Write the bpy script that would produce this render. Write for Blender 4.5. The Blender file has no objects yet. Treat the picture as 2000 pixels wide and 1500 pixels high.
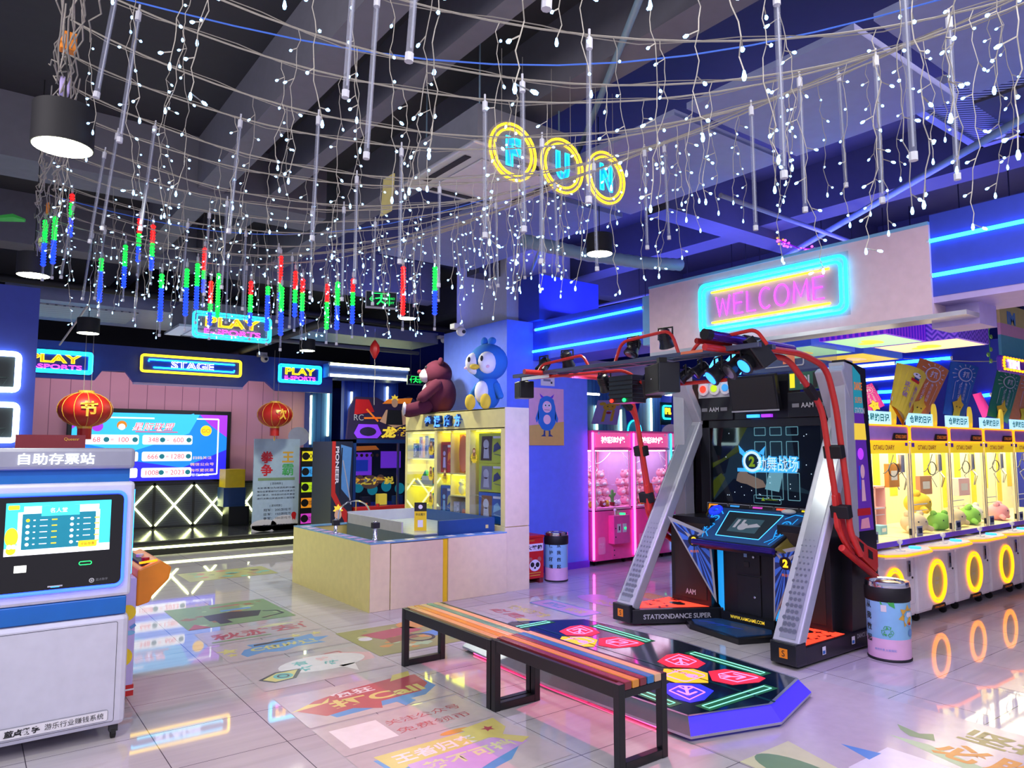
import bpy, math, random
from mathutils import Matrix, Vector
random.seed(7)
S = bpy.context.scene
COL = S.collection
# ---------------------------------------------------------------- camera
F, PITCH, HEAD, EYE = 1411.0, math.atan(125 / 1411.0), math.radians(53), 1.65
fw = Vector((math.cos(HEAD) * math.cos(PITCH), math.sin(HEAD) * math.cos(PITCH), math.sin(PITCH)))
rt = Vector((math.sin(HEAD), -math.cos(HEAD), 0))
up = rt.cross(fw)
O = Vector((0, 0, EYE))
cd = bpy.data.cameras.new('camera')
cd.sensor_width = 36
cd.lens = 36 * F / 2000
cd.clip_end = 200
cam = bpy.data.objects.new('camera', cd)
COL.objects.link(cam)
cam.matrix_world = Matrix(((rt.x, up.x, -fw.x, 0), (rt.y, up.y, -fw.y, 0), (rt.z, up.z, -fw.z, EYE), (0, 0, 0, 1)))
S.camera = cam

def at(px, py, ax='z', v=0.0):
    """world point of the place seen at a picture position, lying on the plane ax = v"""
    d = fw * F + rt * (px - 1000) - up * (py - 750)
    i = 'xyz'.index(ax)
    return O + d * ((v - O[i]) / d[i])

# ---------------------------------------------------------------- world, lights, exposure
W = bpy.data.worlds.new('world')
S.world = W
W.use_nodes = True
bg = W.node_tree.nodes['Background']
bg.inputs[0].default_value = (0.42, 0.42, 0.62, 1)
bg.inputs[1].default_value = 0.95
S.view_settings.view_transform = 'Standard'
S.view_settings.look = 'None'
S.view_settings.exposure = 0.0
S.view_settings.gamma = 1.0
S.view_settings.use_curve_mapping = False
S.cycles.use_denoising = True
S.cycles.sample_clamp_indirect = 6
S.cycles.max_bounces = 7
S.cycles.transparent_max_bounces = 16
S.cycles.caustics_reflective = False
S.cycles.caustics_refractive = False

def area(name, loc, size, power, col, rot=(0, 0, 0), sy=None, spread=None):
    l = bpy.data.lights.new(name, 'AREA')
    l.energy, l.color, l.size = power, col, size
    if sy:
        l.shape, l.size_y = 'RECTANGLE', sy
    if spread: l.spread = spread
    o = bpy.data.objects.new(name, l)
    o.location, o.rotation_euler = loc, rot
    COL.objects.link(o)
    return o
# added fill lamps above and beside the camera, without fixtures
area('hall_fill', (1.2, -1.0, 4.3), 3.0, 330, (1.0, 0.95, 0.98))
area('hall_fill', (4.5, 0.2, 4.3), 1.5, 110, (0.95, 0.8, 1.0))
area('hall_fill', (-1.6, 2.2, 4.0), 2.6, 120, (1.0, 0.93, 0.97), (0, math.radians(-68), 0))
# added lamp, unseen behind the stage fascia, brightens the pink wall
area('hidden_fill', (2.7, 13.75, 3.2), 4.2, 15, (1.0, 0.85, 0.95), (math.radians(20), 0, 0), .2)
# added unseen blue lamps facing up, to tint the ceiling
area('hidden_fill', (7.6, 4.5, 3.2), 1.2, 260, (0.10, 0.12, 1.0), (math.pi, 0, 0), 6.5)
area('hidden_fill', (6.36, 4.0, 3.47), .5, 130, (0.08, 0.10, 1.0), (math.pi, 0, 0), 6.5)
area('hidden_fill', (5.0, 9.4, 3.35), 0.8, 18, (0.12, 0.15, 1.0), (math.pi, 0, 0), 0.8)

# ---------------------------------------------------------------- materials
def lin(h):
    h = h.lstrip('#')
    c = [int(h[i:i + 2], 16) / 255 for i in (0, 2, 4)]
    return tuple((x / 12.92 if x <= 0.04045 else ((x + 0.055) / 1.055) ** 2.4) for x in c)
MATS = {}
def M(name, hexc='#ffffff', rough=0.5, metal=0.0, emit=0.0, kind='', spec=0.5, sample=True, scale=12.0, amt=0.10):
    if name in MATS: return MATS[name]
    m = bpy.data.materials.new(name)
    m.use_nodes = True
    nt = m.node_tree
    N, L = nt.nodes, nt.links
    b = N['Principled BSDF']
    c = lin(hexc)
    b.inputs['Roughness'].default_value = rough
    b.inputs['Metallic'].default_value = metal
    b.inputs['Specular IOR Level'].default_value = spec
    if kind == 'glass':
        tr, gl, mx, lw, fr = N.new('ShaderNodeBsdfTransparent'), N.new('ShaderNodeBsdfGlossy'), N.new('ShaderNodeMixShader'), N.new('ShaderNodeLayerWeight'), N.new('ShaderNodeMapRange')
        tr.inputs[0].default_value = (*c, 1)
        gl.inputs['Roughness'].default_value = rough
        lw.inputs[0].default_value = .25
        fr.inputs['To Min'].default_value = .02; fr.inputs['To Max'].default_value = .3
        L.new(lw.outputs['Facing'], fr.inputs['Value'])
        L.new(fr.outputs[0], mx.inputs[0]); L.new(tr.outputs[0], mx.inputs[1]); L.new(gl.outputs[0], mx.inputs[2])
        L.new(mx.outputs[0], N['Material Output'].inputs[0])
    elif kind == 'clear':
        tr, mx = N.new('ShaderNodeBsdfTransparent'), N.new('ShaderNodeMixShader')
        b.inputs['Base Color'].default_value = (*c, 1)
        mx.inputs[0].default_value = 0.2
        L.new(tr.outputs[0], mx.inputs[1]); L.new(b.outputs[0], mx.inputs[2])
        L.new(mx.outputs[0], N['Material Output'].inputs[0])
    else:
        tc, no, cr = N.new('ShaderNodeTexCoord'), N.new('ShaderNodeTexNoise'), N.new('ShaderNodeMix')
        cr.data_type = 'RGBA'
        no.inputs['Scale'].default_value = scale
        L.new(tc.outputs['Object'], no.inputs['Vector'])
        L.new(no.outputs['Fac'], cr.inputs[0])
        cr.inputs[6].default_value = (*[x * (1 - amt) for x in c], 1)
        cr.inputs[7].default_value = (*[min(1, x * (1 + amt)) for x in c], 1)
        L.new(cr.outputs[2], b.inputs['Base Color'])
        if emit:
            b.inputs['Emission Color'].default_value = (*c, 1)
            b.inputs['Emission Strength'].default_value = emit
        if not sample: m.cycles.emission_sampling = 'NONE'
    MATS[name] = m
    return m
for a in [
    ('white', '#e6e4ee', .4), ('offwhite', '#d9d6d2', .5), ('black', '#101014', .35), ('matte_black', '#141418', .7), ('rubber', '#0b0b0d', .6),
    ('dark_grey', '#2c2d33', .5), ('grey', '#7d7f88', .5), ('light_grey', '#b9bbc4', .45), ('cream', '#e6d888', .4), ('cream_front', '#e6d6b4', .45),
    ('counter_blue', '#6f9fd0', .2), ('navy', '#1c3f78', .4), ('deep_blue', '#1f2fb0', .5), ('wall_blue', '#3a52c8', .55), ('pillar_blue', '#6480ee', .5),
    ('panel_blue', '#3345ae', .5), ('fascia_blue', '#3a4fae', .5), ('kiosk_blue', '#1164b8', .4), ('pink_wall', '#d992a8', .6), ('beam_pink', '#f0d6dc', .55),
    ('hot_pink', '#f0559c', .35), ('pink', '#f48fb8', .4), ('pale_pink', '#f6c6d4', .6), ('plush_pink', '#f5a9bd', .9), ('red', '#c81e22', .4), ('tube_red', '#c8302a', .3),
    ('lantern_red', '#b01810', .5), ('plush_maroon', '#52132a', .95), ('plush_grey', '#c9bfc0', .95), ('plush_blue', '#2f78c8', .95), ('plush_white', '#f2efee', .95),
    ('plush_yellow', '#f2cd3c', .95), ('plush_green', '#8fd060', .95), ('gold', '#d9a83a', .3), ('yellow', '#f2cf1e', .4), ('orange', '#ef8a16', .4), ('green', '#3fae4c', .5),
    ('teal', '#2aa6a0', .5), ('sky', '#86c3e6', .5), ('purple', '#6b35c9', .5), ('magenta', '#c42aa6', .5), ('lilac', '#c3b4e8', .5), ('brown', '#8a5a34', .6),
    ('dirt_red', '#b0605c', .5), ('slat_brown', '#a0663a', .25), ('slat_tan', '#d0a070', .25), ('slat_blue', '#2d78b8', .25), ('slat_green', '#5f9a8a', .25), ('slat_maroon', '#7a2c34', .25),
    ('slat_sand', '#dab088', .25), ('slat_olive', '#a3a050', .25), ('slat_amber', '#d08a34', .25), ('skin', '#e8b796', .6), ('ceiling_dark', '#38383c', .8), ('ceiling_beam', '#74747c', .7), ('beam_shade', '#44444e', .7), ('kiosk_header', '#8f91a8', .4),
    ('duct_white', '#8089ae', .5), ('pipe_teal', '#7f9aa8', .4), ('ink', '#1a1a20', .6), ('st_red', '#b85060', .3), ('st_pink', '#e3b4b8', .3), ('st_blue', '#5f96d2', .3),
    ('st_yellow', '#d8cc78', .3), ('st_olive', '#a3a068', .3), ('st_green', '#7c9a70', .3), ('st_teal', '#58b4b4', .3), ('st_white', '#e9e2e6', .25), ('st_lilac', '#c9a0dc', .3),
    ('st_orange', '#dc9a4c', .3), ('st_brown', '#9a6448', .3), ('st_ink', '#2c2c3a', .3), ('st_palegreen', '#b4cfa0', .3), ('st_paleyellow', '#d9d6a8', .3), ('poster_pink', '#dfa8c0', .5), ('poster_gold', '#d9b45c', .5)]:
    M(a[0], a[1], a[2])
M('chrome', '#dfe2ea', .12, 1.0); M('steel', '#a9adb8', .28, 1.0); M('brushed', '#c4c8d2', .35, .9); M('alu_white', '#d4d6de', .3, .5)
M('glass', '#f4f8ff', .02, kind='glass'); M('clear_tube', '#9fa4b8', .2, kind='clear'); M('tube_core', '#8a8fa0', .4); M('kiosk_white', '#c9c9dc', .4); M('smoked', '#b0b4bc', .03, kind='glass')
M('wire', '#9a958a', .6); M('blue_wire', '#4a78e0', .5)
EM = [('led_white', '#fdfff2', 9), ('led_warm', '#f4ffb0', 9), ('led_frame', '#d8ffff', 7), ('led_blue', '#1e8bff', 12), ('led_bluewhite', '#8fc4ff', 6), ('led_royal', '#1d3cff', 9), ('neon_cyan', '#19cdf5', 5), ('neon_yellow', '#ffcf1c', 4.5),
      ('neon_magenta', '#ff4be0', 4), ('neon_purple', '#d63cff', 3.2), ('neon_white', '#fff4ff', 4), ('neon_orange', '#ff8a0c', 2.4), ('neon_amber', '#ff980e', 2.6), ('neon_gold', '#ffc81e', 3.2), ('led_pink', '#ff4ad8', 7), ('led_aqua', '#26e0ea', 5),
      ('lamp_disc', '#fbffd8', 22), ('cab_light', '#f4f648', 5.5), ('letter_white', '#f8fff0', 1.8), ('screen_cyan', '#38c8dc', 1.3), ('screen_teal', '#0a7088', .9), ('screen_yellow', '#ffc81e', 1.2), ('screen_white', '#f2f4ff', 1.3),
      ('screen_blue', '#1478f0', 1.3), ('screen_deep', '#2a26e6', 1.2), ('screen_red', '#e82a3c', 1.1), ('screen_purple', '#a034e0', 1.1), ('screen_sky', '#34b4f8', 1.2), ('screen_dim', '#2c4650', .5), ('screen_dark', '#101c24', .3),
      ('screen_glow', '#8fd0d8', .9), ('screen_olive', '#5c6a14', .5), ('logo_blue', '#48b8ff', 2.0), ('logo_white', '#dff4ff', 2.0), ('exit_green', '#1ee85c', 2.2), ('btn_blue', '#2a86ff', 3), ('btn_green', '#1ee86a', 3), ('btn_red', '#ff3020', 2),
      ('pad_red', '#e8243c', .9), ('pad_pink', '#ff86c0', 1.3), ('pad_yellow', '#f0b820', .9), ('pad_green', '#0c5a30', .35), ('pad_mint', '#8fe8d0', .8), ('pad_blue', '#2a30f0', .9), ('ember', '#ff4028', 1.6), ('ember_dark', '#6a0c08', .5),
      ('claw_inside', '#fff2c0', 8), ('claw_pinkglow', '#ffe4f4', 5.0), ('inside_yellow', '#ffdf1e', .8), ('lamp_green', '#a8e8b8', .45), ('lamp_peach', '#ffd8b0', .5), ('lamp_yellow', '#ffd850', .5), ('under_pink', '#ff3a78', 7), ('blue_panel', '#3a5ad8', .2), ('edge_blue_sheen', '#4636f0', .55), ('strip_yellow', '#ffd820', .5),
      ('art_blue', '#2846d0', .35), ('art_orange', '#e07820', .4), ('art_purple', '#8a3cf0', .45), ('art_teal', '#1e90a0', .4), ('art_yellow', '#f0d040', .5), ('menu_yellow', '#e8d820', .7), ('menu_blue', '#3898e0', .7), ('menu_pink', '#d040c0', .7), ('menu_orange', '#e89020', .7), ('menu_green', '#b8e020', .7)]
for n, c, e in EM: M(n, c, .5, 0, e, sample=n.startswith(('led', 'neon', 'lamp_disc', 'cab', 'claw_', 'under')))
M('bulb', '#8cc4ff', .3, 0, 5, sample=False); M('seg_red', '#ff1414', .3, 0, 3.0, sample=False); M('seg_green', '#0cf03c', .3, 0, 2.4, sample=False); M('seg_blue', '#1230ff', .3, 0, 3.2, sample=False)

def striped(name, c1, c2, period, axis=0, width=.5, rough=.5, emit=0.0, kind='stripe'):
    m = M(name, c1, rough)
    N, L = m.node_tree.nodes, m.node_tree.links
    b = N['Principled BSDF']
    tc, sp, mt, gt, mx = N.new('ShaderNodeTexCoord'), N.new('ShaderNodeSeparateXYZ'), N.new('ShaderNodeMath'), N.new('ShaderNodeMath'), N.new('ShaderNodeMix')
    mx.data_type = 'RGBA'
    L.new(tc.outputs['Object'], sp.inputs[0])
    mt.operation = 'PINGPONG' if kind == 'zig' else 'WRAP'
    src = sp.outputs[axis]
    if kind == 'zig':
        pp = N.new('ShaderNodeMath'); pp.operation = 'PINGPONG'; pp.inputs[1].default_value = period
        ad = N.new('ShaderNodeMath'); ad.operation = 'ADD'
        sx = N.new('ShaderNodeMath'); sx.operation = 'ADD'
        L.new(sp.outputs[0], sx.inputs[0]); L.new(sp.outputs[1], sx.inputs[1])
        L.new(sx.outputs[0], pp.inputs[0]); L.new(pp.outputs[0], ad.inputs[0]); L.new(sp.outputs[2], ad.inputs[1])
        src = ad.outputs[0]
        mt.operation = 'WRAP'
    elif axis == 0:
        sx = N.new('ShaderNodeMath'); sx.operation = 'ADD'
        L.new(sp.outputs[0], sx.inputs[0]); L.new(sp.outputs[1], sx.inputs[1])
        src = sx.outputs[0]
    L.new(src, mt.inputs[0]); mt.inputs[1].default_value = period; mt.inputs[2].default_value = 0
    gt.operation = 'GREATER_THAN'; gt.inputs[1].default_value = period * width
    L.new(mt.outputs[0], gt.inputs[0])
    L.new(gt.outputs[0], mx.inputs[0])
    mx.inputs[6].default_value = (*lin(c1), 1); mx.inputs[7].default_value = (*lin(c2), 1)
    L.new(mx.outputs[2], b.inputs['Base Color'])
    if emit:
        L.new(mx.outputs[2], b.inputs['Emission Color']); b.inputs['Emission Strength'].default_value = emit
    return m
striped('pink_boards', '#e8a8bc', '#8a5468', .30, 0, .97, .6)
striped('blue_slats', '#3a70c8', '#1c3f8e', .10, 0, .88, .5)
striped('royal_slats', '#2a4ad8', '#18298a', .16, 0, .94, .5)
striped('lamp_stripe', '#5a1ee0', '#a03cf0', .07, 0, .6, .5, .25)
striped('lamp_zig', '#4a30c0', '#8a5ae8', .06, 2, .5, .5, .2, 'zig')
striped('mesh_panel', '#4a4e5c', '#1a1c24', .02, 2, .5, .5)
striped('vent_slats', '#9aa0b8', '#1c1c30', .05, 0, .55, .6)
striped('grille_white', '#b8bcc8', '#5c6478', .10, 0, .7, .6)
striped('gauze', '#b49ad8', '#5a5ab8', .05, 2, .6, .6)

# polished floor: 0.6 x 0.57 m pale stone tiles, fine dark joints, faint grain along x
fm = M('floor_tile', '#c9c4cc', .1)
N, L = fm.node_tree.nodes, fm.node_tree.links
b = N['Principled BSDF']
tc = N.new('ShaderNodeTexCoord')
mp = N.new('ShaderNodeMapping'); mp.inputs['Scale'].default_value = (.7, 9, 1)
L.new(tc.outputs['Object'], mp.inputs['Vector'])
n1 = N.new('ShaderNodeTexNoise'); n1.inputs['Scale'].default_value = 1.6; n1.inputs['Detail'].default_value = 6
L.new(mp.outputs[0], n1.inputs['Vector'])
r1 = N.new('ShaderNodeMix'); r1.data_type = 'RGBA'
r1.inputs[6].default_value = (*lin('#b4aeb4'), 1); r1.inputs[7].default_value = (*lin('#d2cdd2'), 1)
L.new(n1.outputs['Fac'], r1.inputs[0])
mp2 = N.new('ShaderNodeMapping'); mp2.inputs['Location'].default_value = (-.94 + 6, -.176 + 5.68, 0)
L.new(tc.outputs['Object'], mp2.inputs['Vector'])
br = N.new('ShaderNodeTexBrick')
br.offset = 0; br.squash = 1
br.inputs['Scale'].default_value = 1; br.inputs['Mortar Size'].default_value = .0028; br.inputs['Mortar Smooth'].default_value = .3
br.inputs['Brick Width'].default_value = .6; br.inputs['Row Height'].default_value = .568; br.inputs['Bias'].default_value = -1
br.inputs['Mortar'].default_value = (*lin('#55505a'), 1)
L.new(mp2.outputs[0], br.inputs['Vector'])
L.new(r1.outputs[2], br.inputs['Color1']); L.new(r1.outputs[2], br.inputs['Color2'])
L.new(br.outputs['Color'], b.inputs['Base Color'])
n2 = N.new('ShaderNodeTexNoise'); n2.inputs['Scale'].default_value = 2.2
r2 = N.new('ShaderNodeMapRange'); r2.inputs['To Min'].default_value = .015; r2.inputs['To Max'].default_value = .06
L.new(tc.outputs['Object'], n2.inputs['Vector']); L.new(n2.outputs['Fac'], r2.inputs['Value']); L.new(r2.outputs[0], b.inputs['Roughness'])
b.inputs['Specular IOR Level'].default_value = .75

# ---------------------------------------------------------------- mesh builder
GLYPH = {}
def glyphs(s, off=0.0, outline=0.0, font_res=4):
    key = (s, off, outline)
    if key in GLYPH: return GLYPH[key]
    c = bpy.data.curves.new('t', 'FONT')
    c.body = s; c.offset = off; c.resolution_u = font_res if not outline else 3
    if outline:
        c.fill_mode = 'NONE'; c.bevel_depth = outline; c.bevel_resolution = 1
    o = bpy.data.objects.new('t', c)
    COL.objects.link(o)
    bpy.context.view_layer.update()
    e = o.evaluated_get(bpy.context.evaluated_depsgraph_get())
    me = e.to_mesh()
    vs = [v.co.copy() for v in me.vertices]
    fs = [tuple(p.vertices) for p in me.polygons]
    e.to_mesh_clear()
    bpy.data.objects.remove(o); bpy.data.curves.remove(c)
    xs = [v.x for v in vs] or [0, 1]; ys = [v.y for v in vs] or [0, 1]
    GLYPH[key] = (vs, fs, min(xs), max(xs), min(ys), max(ys))
    return GLYPH[key]

def XZ(u, v, d): return (u, -d, v)
def XY(u, v, d): return (u, v, d)
class MB:
    def __init__(s, mat='white', plane=XZ):
        s.v, s.f, s.mi, s.ms, s.uv, s.T, s.cuts = [], [], [], [], plane, None, []
        s.m(mat)
    def m(s, n):
        if n not in s.ms: s.ms.append(n)
        s.c = s.ms.index(n)
        return s
    def add(s, vs, fs):
        b = len(s.v)
        s.cuts.append((b, len(s.f)))
        if s.T is not None: vs = [s.T @ Vector(p) for p in vs]
        s.v += [tuple(p) for p in vs]
        s.f += [tuple(b + i for i in f) for f in fs]
        s.mi += [s.c] * len(fs)
        return s
    def box(s, x0, x1, y0, y1, z0, z1):
        if x0 > x1: x0, x1 = x1, x0
        if y0 > y1: y0, y1 = y1, y0
        if z0 > z1: z0, z1 = z1, z0
        return s.add([(x0, y0, z0), (x1, y0, z0), (x1, y1, z0), (x0, y1, z0), (x0, y0, z1), (x1, y0, z1), (x1, y1, z1), (x0, y1, z1)],
              [(0, 3, 2, 1), (4, 5, 6, 7), (0, 1, 5, 4), (1, 2, 6, 5), (2, 3, 7, 6), (3, 0, 4, 7)])
    def bar(s, a, b, w, h):
        """rectangular bar from a to b, w across (level), h the other way"""
        a, b = Vector(a), Vector(b)
        t = (b - a).normalized()
        r = t.cross(Vector((0, 0, 1)))
        r = Vector((1, 0, 0)) if r.length < 1e-4 else r.normalized()
        n = r.cross(t)
        q = [(-1, -1), (1, -1), (1, 1), (-1, 1)]
        vs = [p + r * (w / 2 * i) + n * (h / 2 * j) for p in (a, b) for i, j in q]
        return s.add(vs, [(0, 1, 2, 3), (7, 6, 5, 4), (0, 4, 5, 1), (1, 5, 6, 2), (2, 6, 7, 3), (3, 7, 4, 0)])
    def tube(s, pts, r, n=6, closed=False, cap=True):
        P = [Vector(p) for p in pts]
        k = len(P)
        rs = r if isinstance(r, (list, tuple)) else [r] * k
        vs, nrm = [], None
        for i in range(k):
            if closed: t = (P[(i + 1) % k] - P[i - 1])
            else: t = P[min(i + 1, k - 1)] - P[max(i - 1, 0)]
            t = t.normalized() if t.length > 1e-9 else Vector((0, 0, 1))
            if nrm is None:
                nrm = t.cross(Vector((0, 0, 1)))
                if nrm.length < .05: nrm = t.cross(Vector((1, 0, 0)))
            nrm = (nrm - t * nrm.dot(t)).normalized()
            bi = t.cross(nrm)
            for j in range(n):
                a = 2 * math.pi * j / n
                vs.append(P[i] + nrm * (rs[i] * math.cos(a)) + bi * (rs[i] * math.sin(a)))
        fs = []
        for i in range(k if closed else k - 1):
            for j in range(n):
                a, b2 = i * n + j, i * n + (j + 1) % n
                c2, d2 = ((i + 1) % k) * n + (j + 1) % n, ((i + 1) % k) * n + j
                fs.append((a, b2, c2, d2))
        if cap and not closed:
            fs += [tuple(range(n))[::-1], tuple((k - 1) * n + j for j in range(n))]
        return s.add(vs, fs)
    def cyl(s, a, b, r, r2=None, n=16): return s.tube([a, b], [r, r if r2 is None else r2], n)
    def lathe(s, prof, c=(0, 0, 0), n=20, sy=1.0):
        vs = [(c[0] + r * math.cos(2 * math.pi * j / n), c[1] + sy * r * math.sin(2 * math.pi * j / n), c[2] + z) for r, z in prof for j in range(n)]
        k = len(prof)
        fs = [(i * n + j, i * n + (j + 1) % n, (i + 1) * n + (j + 1) % n, (i + 1) * n + j) for i in range(k - 1) for j in range(n)]
        fs += [tuple(range(n))[::-1], tuple((k - 1) * n + j for j in range(n))]
        return s.add(vs, fs)
    def sph(s, c, r, n=14, k=9, rot=None):
        if not isinstance(r, (list, tuple)): r = (r, r, r)
        vs = []
        for i in range(1, k):
            th = math.pi * i / k
            for j in range(n):
                ph = 2 * math.pi * j / n
                vs.append(Vector((r[0] * math.sin(th) * math.cos(ph), r[1] * math.sin(th) * math.sin(ph), r[2] * math.cos(th))))
        vs += [Vector((0, 0, r[2])), Vector((0, 0, -r[2]))]
        if rot is not None: vs = [rot @ p for p in vs]
        vs = [p + Vector(c) for p in vs]
        fs = [(i * n + j, (i + 1) * n + j, (i + 1) * n + (j + 1) % n, i * n + (j + 1) % n) for i in range(k - 2) for j in range(n)]
        fs += [((k - 1) * n, j, (j + 1) % n) for j in range(n)]
        fs += [((k - 1) * n + 1, (k - 2) * n + (j + 1) % n, (k - 2) * n + j) for j in range(n)]
        return s.add(vs, fs)
    # flat shapes in the builder's plane, d = distance out of it
    def poly(s, pts, d=0.0): return s.add([s.uv(u, v, d) for u, v in pts], [tuple(range(len(pts)))])
    def rect(s, u0, u1, v0, v1, d=0.0): return s.poly([(u0, v0), (u1, v0), (u1, v1), (u0, v1)], d)
    def disc(s, u, v, r, d=0.0, rv=None, n=24, a0=0, a1=360):
        rv = r if rv is None else rv
        return s.poly([(u + r * math.cos(math.radians(a0 + (a1 - a0) * i / n)), v + rv * math.sin(math.radians(a0 + (a1 - a0) * i / n))) for i in range(n + (0 if a1 - a0 == 360 else 1))], d)
    def ring(s, u, v, r0, r1, d=0.0, n=28):
        p = [(math.cos(2 * math.pi * i / n), math.sin(2 * math.pi * i / n)) for i in range(n)]
        vs = [s.uv(u + r0 * a, v + r0 * b2, d) for a, b2 in p] + [s.uv(u + r1 * a, v + r1 * b2, d) for a, b2 in p]
        return s.add(vs, [(i, (i + 1) % n, n + (i + 1) % n, n + i)[::-1] for i in range(n)])
    def star(s, u, v, r, d=0.0, k=5, q=.45, a=90):
        return s.poly([(u + (r if i % 2 == 0 else r * q) * math.cos(math.radians(a + 180 * i / k)), v + (r if i % 2 == 0 else r * q) * math.sin(math.radians(a + 180 * i / k))) for i in range(2 * k)], d)
    def line(s, pts, w, d=0.0):
        for (a, b2), (c2, e) in zip(pts[:-1], pts[1:]):
            l = math.hypot(c2 - a, e - b2) or 1
            nx, ny = -(e - b2) / l * w / 2, (c2 - a) / l * w / 2
            s.poly([(a + nx, b2 + ny), (a - nx, b2 - ny), (c2 - nx, e - ny), (c2 + nx, e + ny)], d)
        return s
    def prism(s, pts, d0, d1):
        n = len(pts)
        vs = [s.uv(u, v, d0) for u, v in pts] + [s.uv(u, v, d1) for u, v in pts]
        return s.add(vs, [tuple(range(n))[::-1], tuple(range(n, 2 * n))] + [(i, (i + 1) % n, n + (i + 1) % n, n + i) for i in range(n)])
    def rrect(s, u0, u1, v0, v1, r, k=4):
        out = []
        for cx, cy, a in ((u1 - r, v1 - r, 0), (u0 + r, v1 - r, 90), (u0 + r, v0 + r, 180), (u1 - r, v0 + r, 270)):
            out += [(cx + r * math.cos(math.radians(a + 90 * i / k)), cy + r * math.sin(math.radians(a + 90 * i / k))) for i in range(k + 1)]
        return out
    def neon(s, pts, r, d=0.0, closed=True, n=6): return s.tube([s.uv(u, v, d) for u, v in pts], r, n, closed)
    def text(s, t, u, v, h, d=0.0, w=None, off=0.0, ang=0.0, align='c', thick=0.0, outline=0.0, shear=0.0):
        """lettering centred on (u, v), h high (and w wide if given)"""
        vs, fs, x0, x1, y0, y1 = glyphs(t, off, outline)
        sy = h / max(1e-6, y1 - y0)
        sx = sy if w is None else w / max(1e-6, x1 - x0)
        cx = {'c': (x0 + x1) / 2, 'l': x0, 'r': x1}[align]
        ca, sa = math.cos(math.radians(ang)), math.sin(math.radians(ang))
        out = []
        for p in vs:
            a, b2 = (p.x - cx) * sx, (p.y - (y0 + y1) / 2) * sy
            a += shear * b2
            out.append(s.uv(u + a * ca - b2 * sa, v + a * sa + b2 * ca, d + (p.z * sy if outline else 0)))
        if thick and not outline:
            n = len(out)
            out2 = []
            for p in vs:
                a, b2 = (p.x - cx) * sx, (p.y - (y0 + y1) / 2) * sy
                out2.append(s.uv(u + a * ca - b2 * sa, v + a * sa + b2 * ca, d - thick))
            ed = {}
            for f in fs:
                for i in range(len(f)):
                    e = (f[i], f[(i + 1) % len(f)])
                    k = (min(e), max(e))
                    ed[k] = None if k in ed else e
            side = [(e[1], e[0], n + e[0], n + e[1]) for e in ed.values() if e]
            return s.add(out + out2, fs + [tuple(n + i for i in f)[::-1] for f in fs] + side)
        return s.add(out, fs)
    def build(s, name, parent=None, smooth=False, bevel=0.0, label=None):
        me = bpy.data.meshes.new(name)
        me.from_pydata(s.v, [], s.f)
        for n in s.ms: me.materials.append(MATS[n])
        me.polygons.foreach_set('material_index', s.mi)
        if smooth:
            me.shade_smooth()
            me.set_sharp_from_angle(angle=math.radians(40))
        me.update()
        o = bpy.data.objects.new(name, me)
        COL.objects.link(o)
        if parent is not None: o.parent = parent
        if bevel:
            md = o.modifiers.new('bevel', 'BEVEL'); md.width = bevel; md.segments = 2; md.limit_method = 'ANGLE'
        if label: o['label'] = label
        return o
    def each(s, name, parent=None, smooth=False, bevel=0.0, label=None, per=1):
        """one object for every `per` shapes added"""
        cu = s.cuts[::per] + [(len(s.v), len(s.f))]
        for (v0, f0), (v1, f1) in zip(cu[:-1], cu[1:]):
            q = MB(s.ms[0]); q.ms = s.ms
            q.v = s.v[v0:v1]; q.f = [tuple(i - v0 for i in f) for f in s.f[f0:f1]]; q.mi = s.mi[f0:f1]
            q.build(name, parent, smooth, bevel, label)
def tag(o, label, cat, group=None):
    o['label'], o['category'] = label, cat
    if group: o['group'] = group
    return o
def thing(name, label, cat, loc=(0, 0, 0), rz=0.0, group=None):
    o = bpy.data.objects.new(name, None)
    o.empty_display_size = .1
    COL.objects.link(o)
    o.location, o.rotation_euler = loc, (0, 0, rz)
    return tag(o, label, cat, group)
def struct(name, mb, smooth=False, bevel=0):
    o = mb.build(name, None, smooth, bevel)
    o['kind'] = 'structure'
    return o
def dup(root, loc, rz=None, label=None, group=None):
    r = root.copy(); COL.objects.link(r); r.location = loc
    if rz is not None: r.rotation_euler = (0, 0, rz)
    if label: r['label'] = label
    if group: r['group'] = group
    for ch in list(root.children):
        c = ch.copy(); COL.objects.link(c); c.parent = r
        for g in list(ch.children):
            e = g.copy(); COL.objects.link(e); e.parent = c
    return r
LEFT = -math.pi / 2     # turns a front that looks towards -y so that it looks towards -x

# ================================================================ SETTING
def PXZ(px, py, y):
    p = at(px, py, 'y', y); return p.x, p.z
def PYZ(px, py, x):
    p = at(px, py, 'x', x); return p.y, p.z
f = MB('floor_tile').box(-6, 18, -6, 18, -.1, 0); struct('floor', f)
struct('ceiling', MB('ceiling_dark').box(-6, 18, -6, 18, 4.6, 4.7))
struct('wall_back', MB('panel_blue').box(-6, 18, 15.6, 15.7, 0, 4.6))
struct('wall_right', MB('panel_blue').box(14.6, 14.7, -6, 15.6, 0, 4.6))
struct('ceiling_beam', MB('ceiling_beam').box(1.62, 1.86, -1, 15.6, 4.1, 4.6))
struct('ceiling_beam', MB('ceiling_beam').box(2.28, 2.42, -1, 15.6, 4.15, 4.6))
struct('ceiling_beam', MB('ceiling_beam').box(3.1, 3.35, -1, 15.6, 4.1, 4.6))
struct('ceiling_beam', MB('ceiling_beam').box(-3, 2.9, 7.1, 7.65, 4.05, 4.6))
struct('ceiling_beam', MB('ceiling_beam').box(-3, 6, 9.9, 10.3, 4.0, 4.6))
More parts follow.
